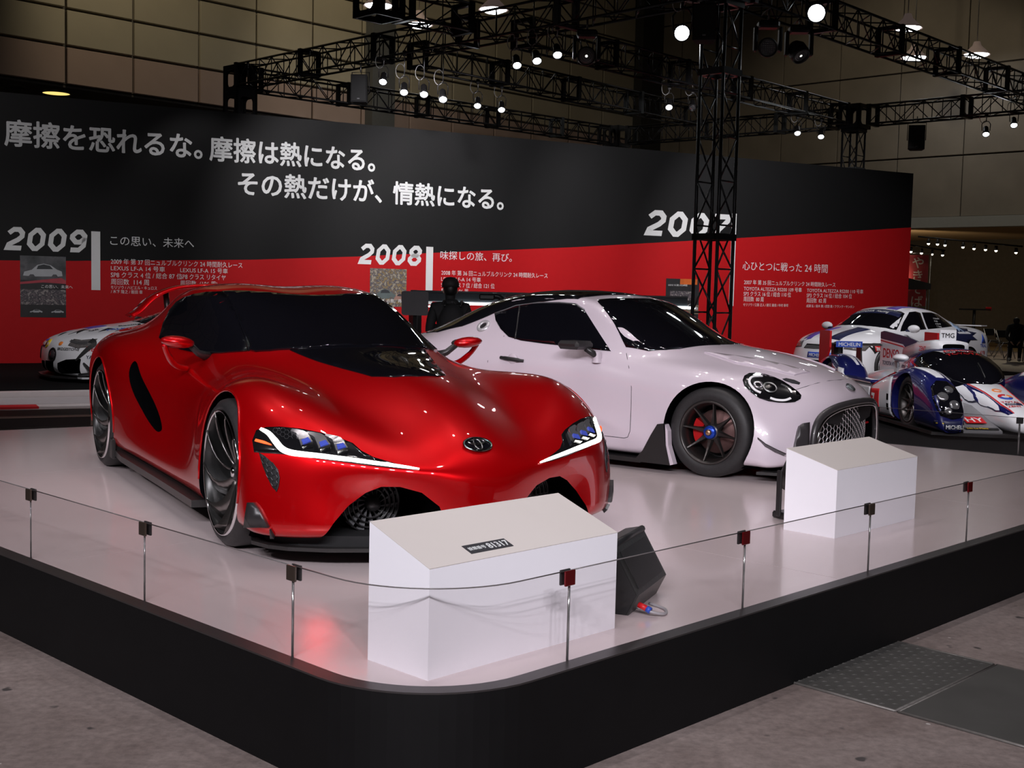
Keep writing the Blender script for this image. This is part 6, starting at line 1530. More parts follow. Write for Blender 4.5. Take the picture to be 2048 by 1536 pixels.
def spline6(sec, m):
    out = []; S = [np.array(s_) for s_ in sec]
    for i in range(len(S) - 1):
        p0, p1, p2, p3 = S[max(i - 1, 0)], S[i], S[i + 1], S[min(i + 2, len(S) - 1)]
        for k in range(m):
            t = k / m; out.append(.5 * ((2 * p1) + (p2 - p0) * t + (2 * p0 - 5 * p1 + 4 * p2 - p3) * t * t + (3 * p1 - p0 - 3 * p2 + p3) * t ** 3))
    out.append(S[-1]); return out
class Skin(Body):
    """same projection tools on a ready mesh"""
    def __init__(s, ob):
        me = ob.data; s.vco = [v.co.copy() for v in me.vertices]; s.vno = [v.normal.copy() for v in me.vertices]
        s.polys = [tuple(p.vertices) for p in me.polygons]; s.bvh = BVHTree.FromPolygons(s.vco, s.polys)
def carve(ob, cutters, m2=None):
    tmp = []
    for mb, M in cutters:
        c = mb.build('cutter', [ob.data.materials[0], VOID], None, M); c.data.polygons.foreach_set('material_index', [1] * len(c.data.polygons))
        md = ob.modifiers.new('c', 'BOOLEAN'); md.operation = 'DIFFERENCE'; md.object = c; md.solver = 'EXACT'; tmp.append(c)
    inv = ob.matrix_world.copy(); pa = ob.parent; ob.parent = None
    dg = bpy.context.evaluated_depsgraph_get(); dg.update()
    me = bpy.data.meshes.new_from_object(ob.evaluated_get(dg)); ob.modifiers.clear(); ob.data = me; ob.parent = pa
    if len(me.materials) < 2: me.materials.append(VOID)
    for c in tmp:
        d = c.data; bpy.data.objects.remove(c); bpy.data.meshes.remove(d)
    me.set_sharp_from_angle(angle=math.radians(38))
MB().prism([(1.10, 0), (1.08, .35), (.98, .72), (.86, .98), (-3.5, .98), (-3.5, -.98), (.86, -.98), (.98, -.72), (1.08, -.35)], .04, .075).build('front_splitter', CARBON, LMP)
tub = superloft(smooth_sec([(1.16, 0, .06, .10, .20, .8), (1.05, 0, .16, .09, .31, .8), (.80, 0, .21, .09, .41, .7), (.40, 0, .25, .09, .52, .65), (.0, 0, .32, .09, .60, .6), (-.5, 0, .46, .09, .64, .55), (-1.2, 0, .58, .09, .66, .5), (-2.0, 0, .55, .09, .64, .5), (-2.8, 0, .42, .09, .56, .5), (-3.4, 0, .30, .12, .48, .5)]), 24).build('nose_and_tub', WHITER, LMP)
tk = Skin(tub)
for sg in (1, -1):
    tk.patch([(1.02, sg * .10, 0), (1.0, sg * .15, 0), (.8, sg * .205, 0), (.4, sg * .245, 0), (0, sg * .31, 0), (-.4, sg * .41, 0), (-.4, sg * .30, 0), (0, sg * .22, 0), (.4, sg * .17, 0), (.8, sg * .15, 0)], DOWN, BLUER, LMP, 'blue_nose_band', step=.08, off=.004)
    tk.patch([(1.02, sg * .085, 0), (.8, sg * .13, 0), (.4, sg * .15, 0), (0, sg * .20, 0), (0, sg * .215, 0), (.4, sg * .165, 0), (.8, sg * .145, 0), (1.02, sg * .098, 0)], DOWN, REDR, LMP, 'red_pinstripe', step=.08, off=.005)
tk.text('TOTAL', (.78, -.12, 0), (0, 1, 0), (-1, 0, .3), .07, DOWN, REDR, LMP, bold=.02)
tk.text('ZENT', (.90, -.10, 0), (0, 1, 0), (-1, 0, .3), .065, DOWN, REDR, LMP, bold=.02)
tk.patch([(.84, -.10, 0), (.84, .10, 0), (.79, .10, 0), (.79, -.10, 0)], DOWN, NAVY, LMP, 'navy_plate', step=.05, off=.005)
tk.text('AISIN', (.832, -.085, 0), (0, 1, 0), (-1, 0, .3), .045, DOWN, PWHT, LMP, off=.008)
def ring_on(sk, c, r, w_, m_, a0, a1, nm):
    sk.patch([(c[0] - r * math.sin(a), c[1] + r * math.cos(a), 0) for a in np.linspace(a0, a1, 12)] + [(c[0] - (r - w_) * math.sin(a), c[1] + (r - w_) * math.cos(a), 0) for a in np.linspace(a1, a0, 12)], DOWN, m_, LMP, nm, step=.05, off=.006)
ring_on(tk, (.60, 0), .085, .04, REDR, 1.2, 3.3, 'red_swirl'); ring_on(tk, (.60, 0), .085, .045, BLUEV, 3.4, 6.0, 'blue_swirl'); ring_on(tk, (.60, 0), .085, .03, ORG, -.2, 1.0, 'orange_swirl')
ring_on(tk, (.38, 0), .06, .022, ORG, 0, 5.4, 'orange_mark')
# cockpit canopy
can = superloft(smooth_sec([(.12, 0, .05, .54, .60, .9), (-.02, 0, .27, .40, .70, .85), (-.30, 0, .42, .36, .84, .85), (-.65, 0, .485, .34, .945, .85), (-1.0, 0, .48, .34, .97, .85), (-1.4, 0, .40, .34, .93, .85), (-1.9, 0, .25, .34, .85, .85), (-2.3, 0, .12, .34, .78, .85)]), 24).build('cockpit_canopy', GLASSK, LMP)
ck = Skin(can)
for sg in (1, -1): ck.patch([(-.98, 0, .55), (-1.02, 0, .93), (-1.4, 0, .95), (-2.1, 0, .85), (-2.1, 0, .45), (-1.3, 0, .45)], (0, -sg, 0), BLUER, LMP, 'canopy_flank', step=.08, off=.006)
rp = [(-.72, -.12, 0), (-.95, -.36, 0), (-1.4, -.34, 0), (-2.2, -.10, 0)]
ck.patch([(a, b, 0) for a, b, _ in rp] + [(a, -b, 0) for a, b, _ in rp[::-1]], DOWN, NAVY, LMP, 'canopy_roof', step=.08, off=.006)
ck.text('DENSO', (-.64, -.22, 0), (0, 1, 0), (-1, 0, .4), .12, DOWN, REDR, LMP, bold=.02, off=.008); ck.text('TOYOTA', (-.50, -.24, 0), (0, 1, 0), (-1, 0, .6), .105, DOWN, REDR, LMP, bold=.02, off=.008)
MB().tube([(.06, .0, .655), (-.12, .02, .77), (-.22, .03, .82)], .009, 6).build('wiper', BLACK, LMP)
# roof intake
sc_ = superloft([(-.88, 0, .20, .90, 1.055, .4), (-1.15, 0, .21, .86, 1.07, .4), (-1.7, 0, .16, .80, 1.03, .5), (-2.4, 0, .07, .74, .92, .6)], 20).build('roof_intake', WHITER, LMP)
MB().prism([(.145 * math.copysign(abs(math.cos(a)) ** .5, math.cos(a)), .978 + .045 * math.copysign(abs(math.sin(a)) ** .5, math.sin(a))) for a in np.linspace(0, 2 * PI, 20, endpoint=False)], -.9, -.872, XF).build('intake_mouth', VOID, sc_)
sk_ = Skin(sc_)
sk_.text('ZENT', (-1.0, -1, .93), (1, 0, 0), (0, 0, 1), .09, (0, 1, 0), REDR, LMP, bold=.02) if False else None
MB().add(*[[(x, y, z) for x, y, z in L_] for L_ in [text_mesh('ZENT', .085, .02, sx=1.0)[0]]], text_mesh('ZENT', .085, .02)[1]).build('lettering', REDR, sc_, basis((-1.45, -.222, .91), (1, .02, .02), (0, 0, 1)))
MB().box((0, 0, 0), (.02, .22, .14), Matrix.Translation((-1.02, -.02, 1.13)), bev=.004).build('roof_plate', WHITER, LMP)
vs, fs = text_mesh('TMG', .085, .015); MB().add(vs, fs).build('lettering', BLACK, LMP, basis((-1.008, -.115, 1.10), (0, 1, 0), (0, 0, 1)))
# fenders
def fender(nm, sec, wx_, wz_, wr):
    out_ = []
    for sg in (1, -1):
        o = superloft(smooth_sec([(x, sg * yc, hw, z0, z1, e) for x, yc, hw, z0, z1, e in sec]), 24).build(nm, BLUER, LMP)
        carve(o, [(cyl_cutter((wx_, wz_), wr, *sorted((sg * .62, sg * 1.3)), n=32), None)])
        out_.append(o)
    return out_
ff = fender('front_fender', [(1.02, .80, .10, .08, .16, .7), (.95, .80, .16, .08, .36, .65), (.80, .79, .195, .08, .52, .6), (.55, .785, .21, .08, .66, .6), (.22, .78, .215, .08, .745, .6), (-.1, .78, .215, .08, .76, .6), (-.45, .78, .21, .08, .70, .6), (-.8, .79, .20, .08, .60, .6), (-1.15, .80, .18, .08, .50, .55)], 0, .335, .36)
rf = fender('rear_fender', [(-2.05, .80, .12, .10, .40, .6), (-2.25, .79, .20, .10, .60, .6), (-2.55, .78, .22, .10, .74, .6), (-2.9, .77, .225, .10, .78, .6), (-3.25, .77, .22, .12, .72, .6), (-3.6, .78, .19, .2, .56, .6)], -2.9, .345, .37)
for sg, o in zip((1, -1), ff):
    fk = Skin(o)
    lamp_ = [(.80, sg * .64, .30), (.80, sg * .63, .42), (.72, sg * .64, .56), (.6, sg * .72, .64), (.6, sg * .84, .645), (.68, sg * .93, .58), (.80, sg * .96, .46), (.84, sg * .96, .34), (.9, sg * .93, .24), (.92, sg * .80, .20), (.9, sg * .68, .22)]
    hl = fk.patch(lamp_, (-.9, 0, -.35), GLASSK, LMP, 'headlamp', step=.06, off=.006)
    for (a, b, c, r_) in ((.74, .76, .52, .055), (.80, .86, .42, .065), (.86, .76, .34, .06), (.88, .84, .28, .045)):
        q, n = fk.near((a, sg * b, c)); M = n.to_track_quat('Z', 'Y').to_matrix().to_4x4(); M.translation = q + n * .008
        MB().lathe([(0, .006), (r_ * .5, .010), (r_ * .9, .016), (r_, .0)], 16, M).build('lamp_unit', SILV, hl)
    fk.patch([(.50, sg * .60, 0), (.50, sg * .80, 0), (.1, sg * .86, 0), (-.3, sg * .84, 0), (-.3, sg * .60, 0)], DOWN, WHITER, LMP, 'white_fender_top', step=.08, off=.005)
    fk.patch([(-.40, 0, .62), (-.62, 0, .60), (-1.12, 0, .44), (-1.12, 0, .12), (-.40, 0, .12)], (0, -sg, 0), WHITER, LMP, 'white_side_panel', step=.08, off=.006)
    fk.patch([(-.78, 0, .44), (-1.10, 0, .42), (-1.10, 0, .16), (-.78, 0, .16)], (0, -sg, 0), REDR, LMP, 'red_number_panel', step=.08, off=.010)
    fk.text('7', (-.86 if sg > 0 else -1.04, 0, .20), (-sg, 0, 0), (0, 0, 1), .24, (0, -sg, 0), PWHT, LMP, bold=.03, off=.014)
    for z_ in (.52, .50): pass
    fk.patch([(-.42, 0, .68), (-.60, 0, .655), (-1.1, 0, .47), (-1.1, 0, .45), (-.60, 0, .63), (-.42, 0, .655)], (0, -sg, 0), REDR, LMP, 'red_pinstripe', step=.08, off=.008)
    for k, (zz, m_) in enumerate([(.40, VOID), (.28, VOID)]): fk.patch([(-.46, 0, zz), (-.52, 0, zz), (-.52, 0, zz - .08), (-.46, 0, zz - .08)], (0, -sg, 0), m_, LMP, 'louvre', step=.08, off=.008)
    fk.patch([(1, sg * .62, .09), (1, sg * .97, .09), (1, sg * .97, .215), (1, sg * .62, .215)], FRONT, NAVY, LMP, 'blue_bumper_plate', step=.06, off=.006)
    fk.patch([(1, sg * .62, .10) if sg > 0 else (1, -.98, .10), (1, sg * .62 + .08, .10) if sg > 0 else (1, -.90, .10), (1, sg * .62 + .08, .19) if sg > 0 else (1, -.90, .19), (1, sg * .62, .19) if sg > 0 else (1, -.98, .19)], FRONT, YEL, LMP, 'yellow_plate', step=.06, off=.009)
    fk.text('MICHELIN', (1, (.71 if sg > 0 else -.885), .128), (0, 1, 0), (0, 0, 1), .056, FRONT, PWHT, LMP, bold=.02, off=.012)
    mo = MB().sphere((0, 0, 0), 1.0, 14, Matrix.Translation((-.30, sg * .92, .86)) @ Matrix.Diagonal((.16, .085, .05, 1))).build('wing_mirror', WHITER, LMP)
    MB().box((-.40, sg * .93, .765), (.10, .02, .17)).build('mirror_foot', WHITER, mo)
    # low panels between nose and fender
    vs = [(.95, sg * .18, .10), (.95, sg * .64, .10), (.3, sg * .60, .32), (.3, sg * .24, .34), (-.6, sg * .60, .42), (-.6, sg * .40, .44)]
    MB().add(vs + [(a, b, c - .03) for a, b, c in vs], [(0, 1, 2, 3), (3, 2, 4, 5), (6, 9, 8, 7), (9, 11, 10, 8), (0, 6, 7, 1), (1, 7, 8, 2), (2, 8, 10, 4), (3, 9, 6, 0), (5, 11, 9, 3)]).build('grey_front_duct', GREYP, LMP)
    M = basis((.78, sg * .41 - .115, .175), (0, 1, 0), (-.65, 0, .22))
    hy = MB().box((.11, .075, .004), (.24, .17, .006)).build('red_sticker', REDR, LMP, M); vs, fs = text_mesh('HY', .16, .02); MB().add(vs, fs).build('lettering', PWHT, hy, Matrix.Translation((.0, .015, .009)))
    M = basis((.93, sg * .41 - .20, .112), (0, 1, 0), (-.65, 0, .22))
    ye = MB().box((.20, .02, .004), (.40, .05, .005)).build('black_strip', BLACK, LMP, M); vs, fs = text_mesh('24h Le Mans', .05, .01); MB().add(vs, fs).build('lettering', YEL, ye, Matrix.Translation((.02, .004, .008)))
    MB().box((-1.65, sg * .76, .28), (.95, .40, .40), bev=.06).build('side_pod', WHITER, LMP)
    MB().box((-1.65, sg * .90, .50), (1.0, .14, .05), bev=.02).build('pod_top', BLUER, LMP)
    for cx in (0.0, -2.9):
        spoke_wheel(LMP, cx, sg, .93, R=.335, rr=.235, hub=None, spokes=10, smat=GUN, w=.3)
for sg, o in zip((1, -1), rf):
    rk = Skin(o)
    rk.patch([(-2.35, sg * .60, 0), (-2.35, sg * .74, 0), (-2.9, sg * .78, 0), (-3.4, sg * .74, 0), (-3.4, sg * .60, 0)], DOWN, WHITER, LMP, 'white_fender_top', step=.08, off=.005)
    rk.patch([(-2.12, 0, .42), (-2.30, 0, .60), (-2.44, 0, .62), (-2.34, 0, .14), (-2.12, 0, .14)], (0, -sg, 0), WHITER, LMP, 'white_side_panel', step=.08, off=.006)
# dorsal fin
FX, FZ = .22, -.05
FINP = [(a + FX, b + FZ) for a, b in [(-1.55, .70), (-1.62, 1.0), (-2.1, 1.04), (-2.6, 1.10), (-3.50, 1.16), (-3.62, 1.14), (-3.62, .46), (-1.55, .46)]]
fin = MB().prism(FINP, -.012, .012, YUP).build('dorsal_fin', WHITER, LMP)
MB().prism([(a + FX, b + FZ) for a, b in [(-2.25, 1.06), (-2.6, 1.105), (-3.50, 1.165), (-3.625, 1.145), (-3.625, 1.05), (-2.75, 1.0), (-2.55, .90)]], -.014, .014, YUP).build('navy_band', NAVY, fin)
MB().prism([(a + FX, b + FZ) for a, b in [(-2.18, 1.04), (-2.52, .865), (-2.74, .975), (-3.62, 1.03), (-3.62, 1.015), (-2.74, .955), (-2.50, .84), (-2.14, 1.04)]], -.0145, .0145, YUP).build('red_line', REDR, fin)
for sg in (1, -1):
    d = -sg
    for tx, x_, z_, sz_, m_ in (('DENSO', -3.28, .73, .19, REDR), ('TOYOTA HYBRID', -3.28, .62, .085, NAVY)):
        vs, fs = text_mesh(tx, sz_, .01); xm = max(v[0] for v in vs)
        MB().add(vs, fs).build('lettering', m_, fin, basis((x_ if sg < 0 else x_ + xm, sg * .016, z_), (d, 0, 0), (0, 0, 1)))
    for k in range(3): MB().prism([(-2.23 + .10 * k, .74), (-2.18 + .10 * k, .74), (-2.08 + .10 * k, .90), (-2.12 + .10 * k, .90)], sg * .013, sg * .0155, YUP).build('red_slash', REDR, fin)
# rear wing
MB().prism([(-3.70, .90), (-3.45, .92), (-3.32, .905), (-3.45, .88)], -.80, .80, YUP).build('rear_wing', CARBON, LMP)
for sg in (1, -1):
    MB().prism([(-3.75, .62), (-3.75, 1.10), (-3.28, 1.10), (-3.28, .86), (-3.45, .62)], *sorted((sg * .80, sg * .83)), YUP).build('wing_end_plate', REDR, LMP)
    MB().prism([(-3.62, .45), (-3.62, .89), (-3.45, .89), (-3.35, .45)], *sorted((sg * .28, sg * .30)), YUP).build('wing_strut', PLBLK, LMP)
    MB().box((-3.55, sg * .62, .80), (.22, .14, .26), bev=.05).build('black_duct', PLBLK, LMP)
vs, fs = text_mesh('MICHELIN', .075, .01); xm = max(v[0] for v in vs)
mp = MB().box((-3.315, -.52, .905), (.006, .40, .09)).build('blue_wing_plate', BLUEV, LMP); MB().add(vs, fs).build('lettering', PWHT, mp, basis((-3.310, -.52 - xm / 2, .878), (0, 1, 0), (0, 0, 1)))
MB().box((-1.6, 0, .10), (3.6, 1.5, .06)).build('floor_pan', CARBON, LMP)

# ================================================================== driving-game counter behind the cars, visitors, recess at the right
STRIPL = mat('white_strip_light', (1, 1, 1), .4, emit=(.95, 1.0, 1.0), estr=4.0, noise=.01)
MWD = Matrix((WD, -WN, Vector((0, 0, 1)))).transposed().to_4x4()
def at_wall(p):
    m_ = MWD.copy(); m_.translation = Vector(p); return m_
ctr = thing('game_counter', 'long grey counter beam with white strip light between the two stage cars', 'counter', (0, 0, 0))
cx_ = ray_at(870, 606, 20.2 / KR); Mc = at_wall((cx_.x, cx_.y, 0))
zc = cx_.z
MB().box((2.2, 0, zc + .10), (5.4, .5, .15), Mc, bev=.01).build('beam', mat('blue_grey_beam', (.12, .14, .16), .35, .3, noise=.15), ctr)
MB().box((2.2, -.20, zc + .19), (5.4, .10, .03), Mc).build('beam_edge', GREYP, ctr)
MB().box((2.6, -.26, zc), (4.9, .02, .045), Mc).build('strip_light', STRIPL, ctr)
MB().tube([Mc @ Vector((.15, -.26, zc)), Mc @ Vector((-.05, -.26, zc - .05)), Mc @ Vector((-.4, -.26, zc - .055))], .014, 6).build('strip_end', STRIPL, ctr)
for a in (-.35, 4.7): MB().box((a, 0, (zc + PZ) / 2), (.10, .3, zc - PZ), Mc).build('post', PLBLK, ctr)
def screen(label, u0, u1, v0, v1, Y):
    a = ray_at(u0, v1, Y / KR); b = ray_at(u1, v0, Y / KR); w_ = (Vector((b.x, b.y, 0)) - Vector((a.x, a.y, 0))).length; h_ = b.z - a.z
    o = thing('monitor', label, 'monitor', ((a.x + b.x) / 2, (a.y + b.y) / 2, a.z))
    M = basis((0, 0, h_ / 2), (1, .12, 0), (0, 0, 1))
    mb = MB(); c = .03; pts = []
    for qx, qy, a0 in ((-1, -1, PI), (1, -1, 1.5 * PI), (1, 1, 0), (-1, 1, PI / 2)):
        for i in range(5): an = a0 + PI / 2 * i / 4; pts.append((qx * (w_ / 2 - c) + c * math.cos(an), qy * (h_ / 2 - c) + c * math.sin(an)))
    mb.prism(pts, -.03, .03, M).build('case', mat('dark_grey_case', (.045, .04, .045), .5, noise=.1), o)
    MB().box((0, 0, -.034), (w_ * .3, .1, .012), M).build('mount_plate', PLBLK, o)
    MB().tube([(0, .05, .1), (0, .08, -(a.z - PZ))], .03, 8).build('stand', PLBLK, o)
    return o
screen('dark grey monitor back between the red car roof and the visitor in black', 803, 857, 583, 630, 15.6)
screen('dark monitor back just left of the white car roof', 1010, 1044, 589, 612, 19.4)
def seat_arm(label, u, v, Y):
    p = ray_at(u, v, Y / KR); o = thing('driving_rig', label, 'game rig', (p.x, p.y, PZ if Y > 17.3 else 0)); z0 = p.z - o.location.z
    MB().box((0, 0, z0), (.24, .16, .09), bev=.02).build('head_unit', PLBLK, o)
    MB().tube(spline([(.08, 0, z0 + .02), (.20, 0, z0), (.27, .02, z0 - .12), (.29, .03, z0 - .4), (.25, .03, 0)], 5), .045, 8).build('curved_arm', PLBLK, o)
    MB().box((.22, .03, .03), (.5, .5, .06), bev=.01).build('base_plate', PLBLK, o)
    return o
seat_arm('black curved arm with head unit left of the white car roof', 974, 594, 18.9)

# ------------------------------------------------------------------ people (one skin over a jointed skeleton, clothing as children)
def figure(label, loc, rz, joints, bones, mat_, name='person'):
    """joints: name -> (x, y, z, radius); bones: pairs; first joint is the root"""
    o = thing(name, label, 'person', loc, rz)
    names = list(joints); me = bpy.data.meshes.new('body')
    me.from_pydata([joints[n][:3] for n in names], [(names.index(a), names.index(b)) for a, b in bones], [])
    ob = bpy.data.objects.new('body', me); COL.objects.link(ob)
    sk = ob.modifiers.new('skin', 'SKIN'); sk.use_smooth_shade = True
    for i, n in enumerate(names):
        r_ = joints[n][3]; r_ = r_ if isinstance(r_, tuple) else (r_, r_)
        me.skin_vertices[0].data[i].radius = r_; me.skin_vertices[0].data[i].use_root = (i == 0)
    sd = ob.modifiers.new('s', 'SUBSURF'); sd.levels = 2; sd.render_levels = 2
    dg = bpy.context.evaluated_depsgraph_get(); dg.update()
    m2 = bpy.data.meshes.new_from_object(ob.evaluated_get(dg)); bpy.data.objects.remove(ob)
    m2.materials.clear(); m2.materials.append(mat_)
    m2.polygons.foreach_set('use_smooth', [True] * len(m2.polygons))
    return o, link('body', m2, o)
COAT = mat('black_coat', (.008, .008, .009), .8, noise=.3, nscale=20); TROU = mat('dark_trousers', (.012, .012, .016), .8, noise=.3, nscale=20); SKINM = mat('skin', (.42, .26, .19), .5, noise=.08); HAIR = mat('black_hair', (.006, .005, .005), .5, noise=.3)
def hand(par, p, d, side, m_=SKINM):
    """palm with four unequal curled fingers and a thumb"""
    d = Vector(d).normalized(); s_ = Vector(side).normalized(); n = d.cross(s_); p = Vector(p)
    mb = MB(); mb.sphere((0, 0, 0), 1.0, 10, basis(p + d * .045, d, s_) @ Matrix.Diagonal((.055, .042, .018, 1)))
    for k, L_ in enumerate((.062, .072, .068, .052)):
        b = p + d * .085 + s_ * (.030 - .020 * k)
        mb.tube([b - d * .02, b + d * L_ * .5, b + d * L_ * .85 - n * L_ * .25], [.0095, .0085, .0065], 6)
    mb.tube([p + d * .02 + s_ * .035, p + d * .055 + s_ * .062, p + d * .085 + s_ * .066 - n * .012], [.012, .010, .007], 6)
    return mb.build('hand', m_, par)
def stander(label, loc, rz, cap=True):
    J = dict(pel=(0, 0, .95, (.15, .11)), spine=(0, .0, 1.15, (.16, .115)), chest=(0, .0, 1.34, (.19, .12)), neck=(0, .01, 1.47, .06), head0=(0, .02, 1.535, .065), head1=(0, .03, 1.60, (.078, .095)), head2=(0, .03, 1.67, (.075, .09)), head3=(0, .03, 1.72, .05),
             shl=(-.19, 0, 1.40, .075), ell=(-.245, .0, 1.14, .055), wrl=(-.22, .10, .92, .038), shr=(.19, 0, 1.40, .075), elr=(.245, .0, 1.14, .055), wrr=(.22, .10, .92, .038),
             hpl=(-.09, 0, .90, .095), knl=(-.10, .02, .50, .065), anl=(-.10, -.01, .09, .045), tol=(-.11, .14, .04, .04), hpr=(.09, 0, .90, .095), knr=(.10, .02, .50, .065), anr=(.10, -.01, .09, .045), tor=(.11, .14, .04, .04))
    B = [('pel', 'spine'), ('spine', 'chest'), ('chest', 'neck'), ('neck', 'head0'), ('head0', 'head1'), ('head1', 'head2'), ('head2', 'head3'), ('chest', 'shl'), ('shl', 'ell'), ('ell', 'wrl'), ('chest', 'shr'), ('shr', 'elr'), ('elr', 'wrr'), ('pel', 'hpl'), ('hpl', 'knl'), ('knl', 'anl'), ('anl', 'tol'), ('pel', 'hpr'), ('hpr', 'knr'), ('knr', 'anr'), ('anr', 'tor')]
    o, b = figure(label, loc, rz, J, B, COAT)
    # face is turned away; skin shows at nape, ears, jaw and hands
    f = MB(); f.sphere((0, .045, 1.60), 1.0, 16, Matrix.Translation((0, .045, 1.60)) @ Matrix.Diagonal((.072, .085, .105, 1)) @ Matrix.Translation((0, -.045, -1.60)))
    f.sphere((0, 0, 0), 1.0, 8, Matrix.Translation((0, .132, 1.595)) @ Matrix.Diagonal((.013, .02, .022, 1)))
    for s_ in (-1, 1): f.sphere((0, 0, 0), 1.0, 8, Matrix.Translation((s_ * .079, .03, 1.60)) @ Matrix.Diagonal((.012, .022, .034, 1)))
    fo = f.build('face', SKINM, o)
    for s_ in (-1, 1): MB().sphere((s_ * .03, .118, 1.625), .012, 8).build('eye', BLACK, fo)
    MB().tube([(-.024, .121, 1.552), (0, .126, 1.549), (.024, .121, 1.552)], .005, 6).build('mouth', mat('lips', (.30, .12, .10), .5, noise=.05), fo)
    MB().sphere((0, 0, 0), 1.0, 16, Matrix.Translation((0, .015, 1.625)) @ Matrix.Diagonal((.086, .098, .105, 1))).build('hair', HAIR, o)
    for s_ in (-1, 1): hand(o, (s_ * .22, .10, .92), (0, .25, -1), (-s_ * .1, 1, .2))
    MB().tube([(0, -.01, 1.43), (0, .0, 1.49)], [.13, .085], 14).build('collar', COAT, o)
    if cap:
        c = MB().lathe([(0, .105), (.05, .10), (.085, .075), (.102, .03), (.104, -.02), (.098, -.02), (.09, .03), (0, .09)], 20, Matrix.Translation((0, .025, 1.66))).build('cap', mat('dark_cap', (.012, .010, .010), .7, noise=.3), o)
        MB().add([(-.075, .11, 1.652), (0, .205, 1.645), (.075, .11, 1.652), (.06, .10, 1.662), (0, .12, 1.668), (-.06, .10, 1.662), (.05, .175, 1.646), (-.05, .175, 1.646)], [(0, 7, 1, 6, 2, 3, 4, 5)]).build('visor', BLACKM, c)
    # long coat over hips
    MB().tube([(0, 0, 1.20), (0, 0, 1.0), (0, 0, .72)], [.19, .20, .225], 16, cap=False).build('coat_skirt', COAT, o)
    return o
pv = ray_at(900, 640, 14.6 / KR)
stander('person in black cap and black coat seen from behind, between the two cars', (pv.x, pv.y, .0), math.radians(8))
bp_ = thing('backpack', 'black rounded backpack worn by the person in the black cap', 'bag', (pv.x + .04, pv.y - .29, 1.02))
MB().sphere((0, 0, .18), 1.0, 16, Matrix.Translation((0, 0, .18)) @ Matrix.Diagonal((.17, .10, .25, 1)) @ Matrix.Translation((0, 0, -.18))).build('bag_body', BLACKM, bp_)
for s_ in (-1, 1): MB().tube(spline([(s_ * .09, .04, .40), (s_ * .10, .18, .46), (s_ * .11, .30, .36), (s_ * .10, .22, .10), (s_ * .09, .08, .02)], 4), .016, 6).build('strap', BLACK, bp_)
MB().tube(spline([(-.04, 0, .42), (0, -.01, .455), (.04, 0, .42)], 4), .008, 6).build('grab_handle', BLACK, bp_)
# recess at the right: banner, track lamps, table, chairs, visitor
def at_px(u, v, Y): return ray_at(u, v, Y / KR)
bn = at_px(1836, 560, 44.0); BNM = basis((bn.x, bn.y, 0), (.96, -.28, 0), (0, 0, 1))
nb = thing('banner', 'tall dark red vertical banner with white Japanese letters beside the display wall', 'banner')
z0_, z1_ = at_px(1836, 612, 44.0).z, at_px(1836, 510, 44.0).z
MB().box((0, (z0_ + z1_) / 2, 0), (.66, z1_ - z0_, .02), BNM).build('cloth', mat('dark_red_cloth', (.20, .012, .018), .7, noise=.2), nb)
for k, ch in enumerate('やきそば'):
    vs, fs = text_mesh(ch, .44, .01); MB().add(vs, fs).build('lettering', mat('faded_white_print', (.36, .30, .28), .6, noise=.1), nb, BNM @ Matrix.Translation((-.24, z1_ - .44 - k * .46, .016)))
MB().tube([BNM @ Vector((.40, 0, -.03)), BNM @ Vector((.40, z1_ + .1, -.03))], .02, 6).build('pole', STEEL, nb)
MB().tube([BNM @ Vector((.42, z1_ + .06, -.03)), BNM @ Vector((-.34, z1_ + .06, -.03))], .012, 6).build('cross_rod', STEEL, nb)
MB().box((.40, .04, -.03), (.4, .08, .4), BNM).build('foot', BLACKM, nb)
kl = at_px(1838, 566, 43.0)
kk = thing('canopy_roof_corner', 'black sloping awning edge cutting across the dark red banner', 'awning', (kl.x, kl.y, 0))
MB().prism([(-.6, kl.z + .20), (.36, kl.z - .02), (.36, kl.z - .22), (-.6, kl.z - .24)], -.2, .2, YUP).build('awning_cloth', BLACKM, kk)
for a in (-.5, .33): MB().tube([(a, .15, 0), (a, .15, kl.z)], .02, 6).build('post', STEEL, kk)
TRK = mat('warm_track_lamp', (1, .95, .8), .4, emit=(1, .9, .68), estr=9.0, noise=.01)
def track(label, pts, lamps, Y):
    P = [at_px(u, v - 7, Y) for u, v in pts]; o = thing('track_light', label, 'track light', P[0])
    MB().tube([P[0] - P[0], P[1] - P[0]], .03, 6).build('rail', PLBLK, o)
    for u, v in lamps:
        q = at_px(u, v, Y) - P[0]
        h_ = MB().lathe([(.0, .16), (.05, .16), (.07, .0), (.06, 0), (.05, .03)], 12, Matrix.Translation(q)).build('lamp_head', PLBLK, o)
        MB().sphere(q, .052, 8).build('bulb', TRK, h_)
    return o
track('upper track light rail of small warm lamps in the recess right of the display wall', [(1836, 480), (2045, 500)], [(1857, 487), (1875, 488), (1890, 490), (1926, 494), (1948, 497), (1971, 499), (1992, 501), (2032, 505)], 42.0)
track('lower track light rail of four warm lamps in the recess right of the display wall', [(1815, 496), (1890, 508)], [(1822, 503), (1843, 506), (1864, 508), (1885, 510)], 44.0)
tb = at_px(1950, 618, 40.0)
t_ = thing('notice_stand', 'thin dark stand with red and white box at the end, behind the white saloon', 'stand', (tb.x, tb.y, 0.025))
MB().box((0, 0, tb.z - .04), (.95, .25, .05)).build('top_bar', PLBLK, t_)
MB().tube([(-.02, 0, tb.z - .06), (-.02, 0, .04)], .05, 8).build('post', PLBLK, t_)
MB().box((0, 0, .02), (.5, .4, .03)).build('foot', PLBLK, t_)
MB().box((.42, -.05, tb.z - .01), (.16, .12, .12), bev=.01).build('red_box', REDR, t_)
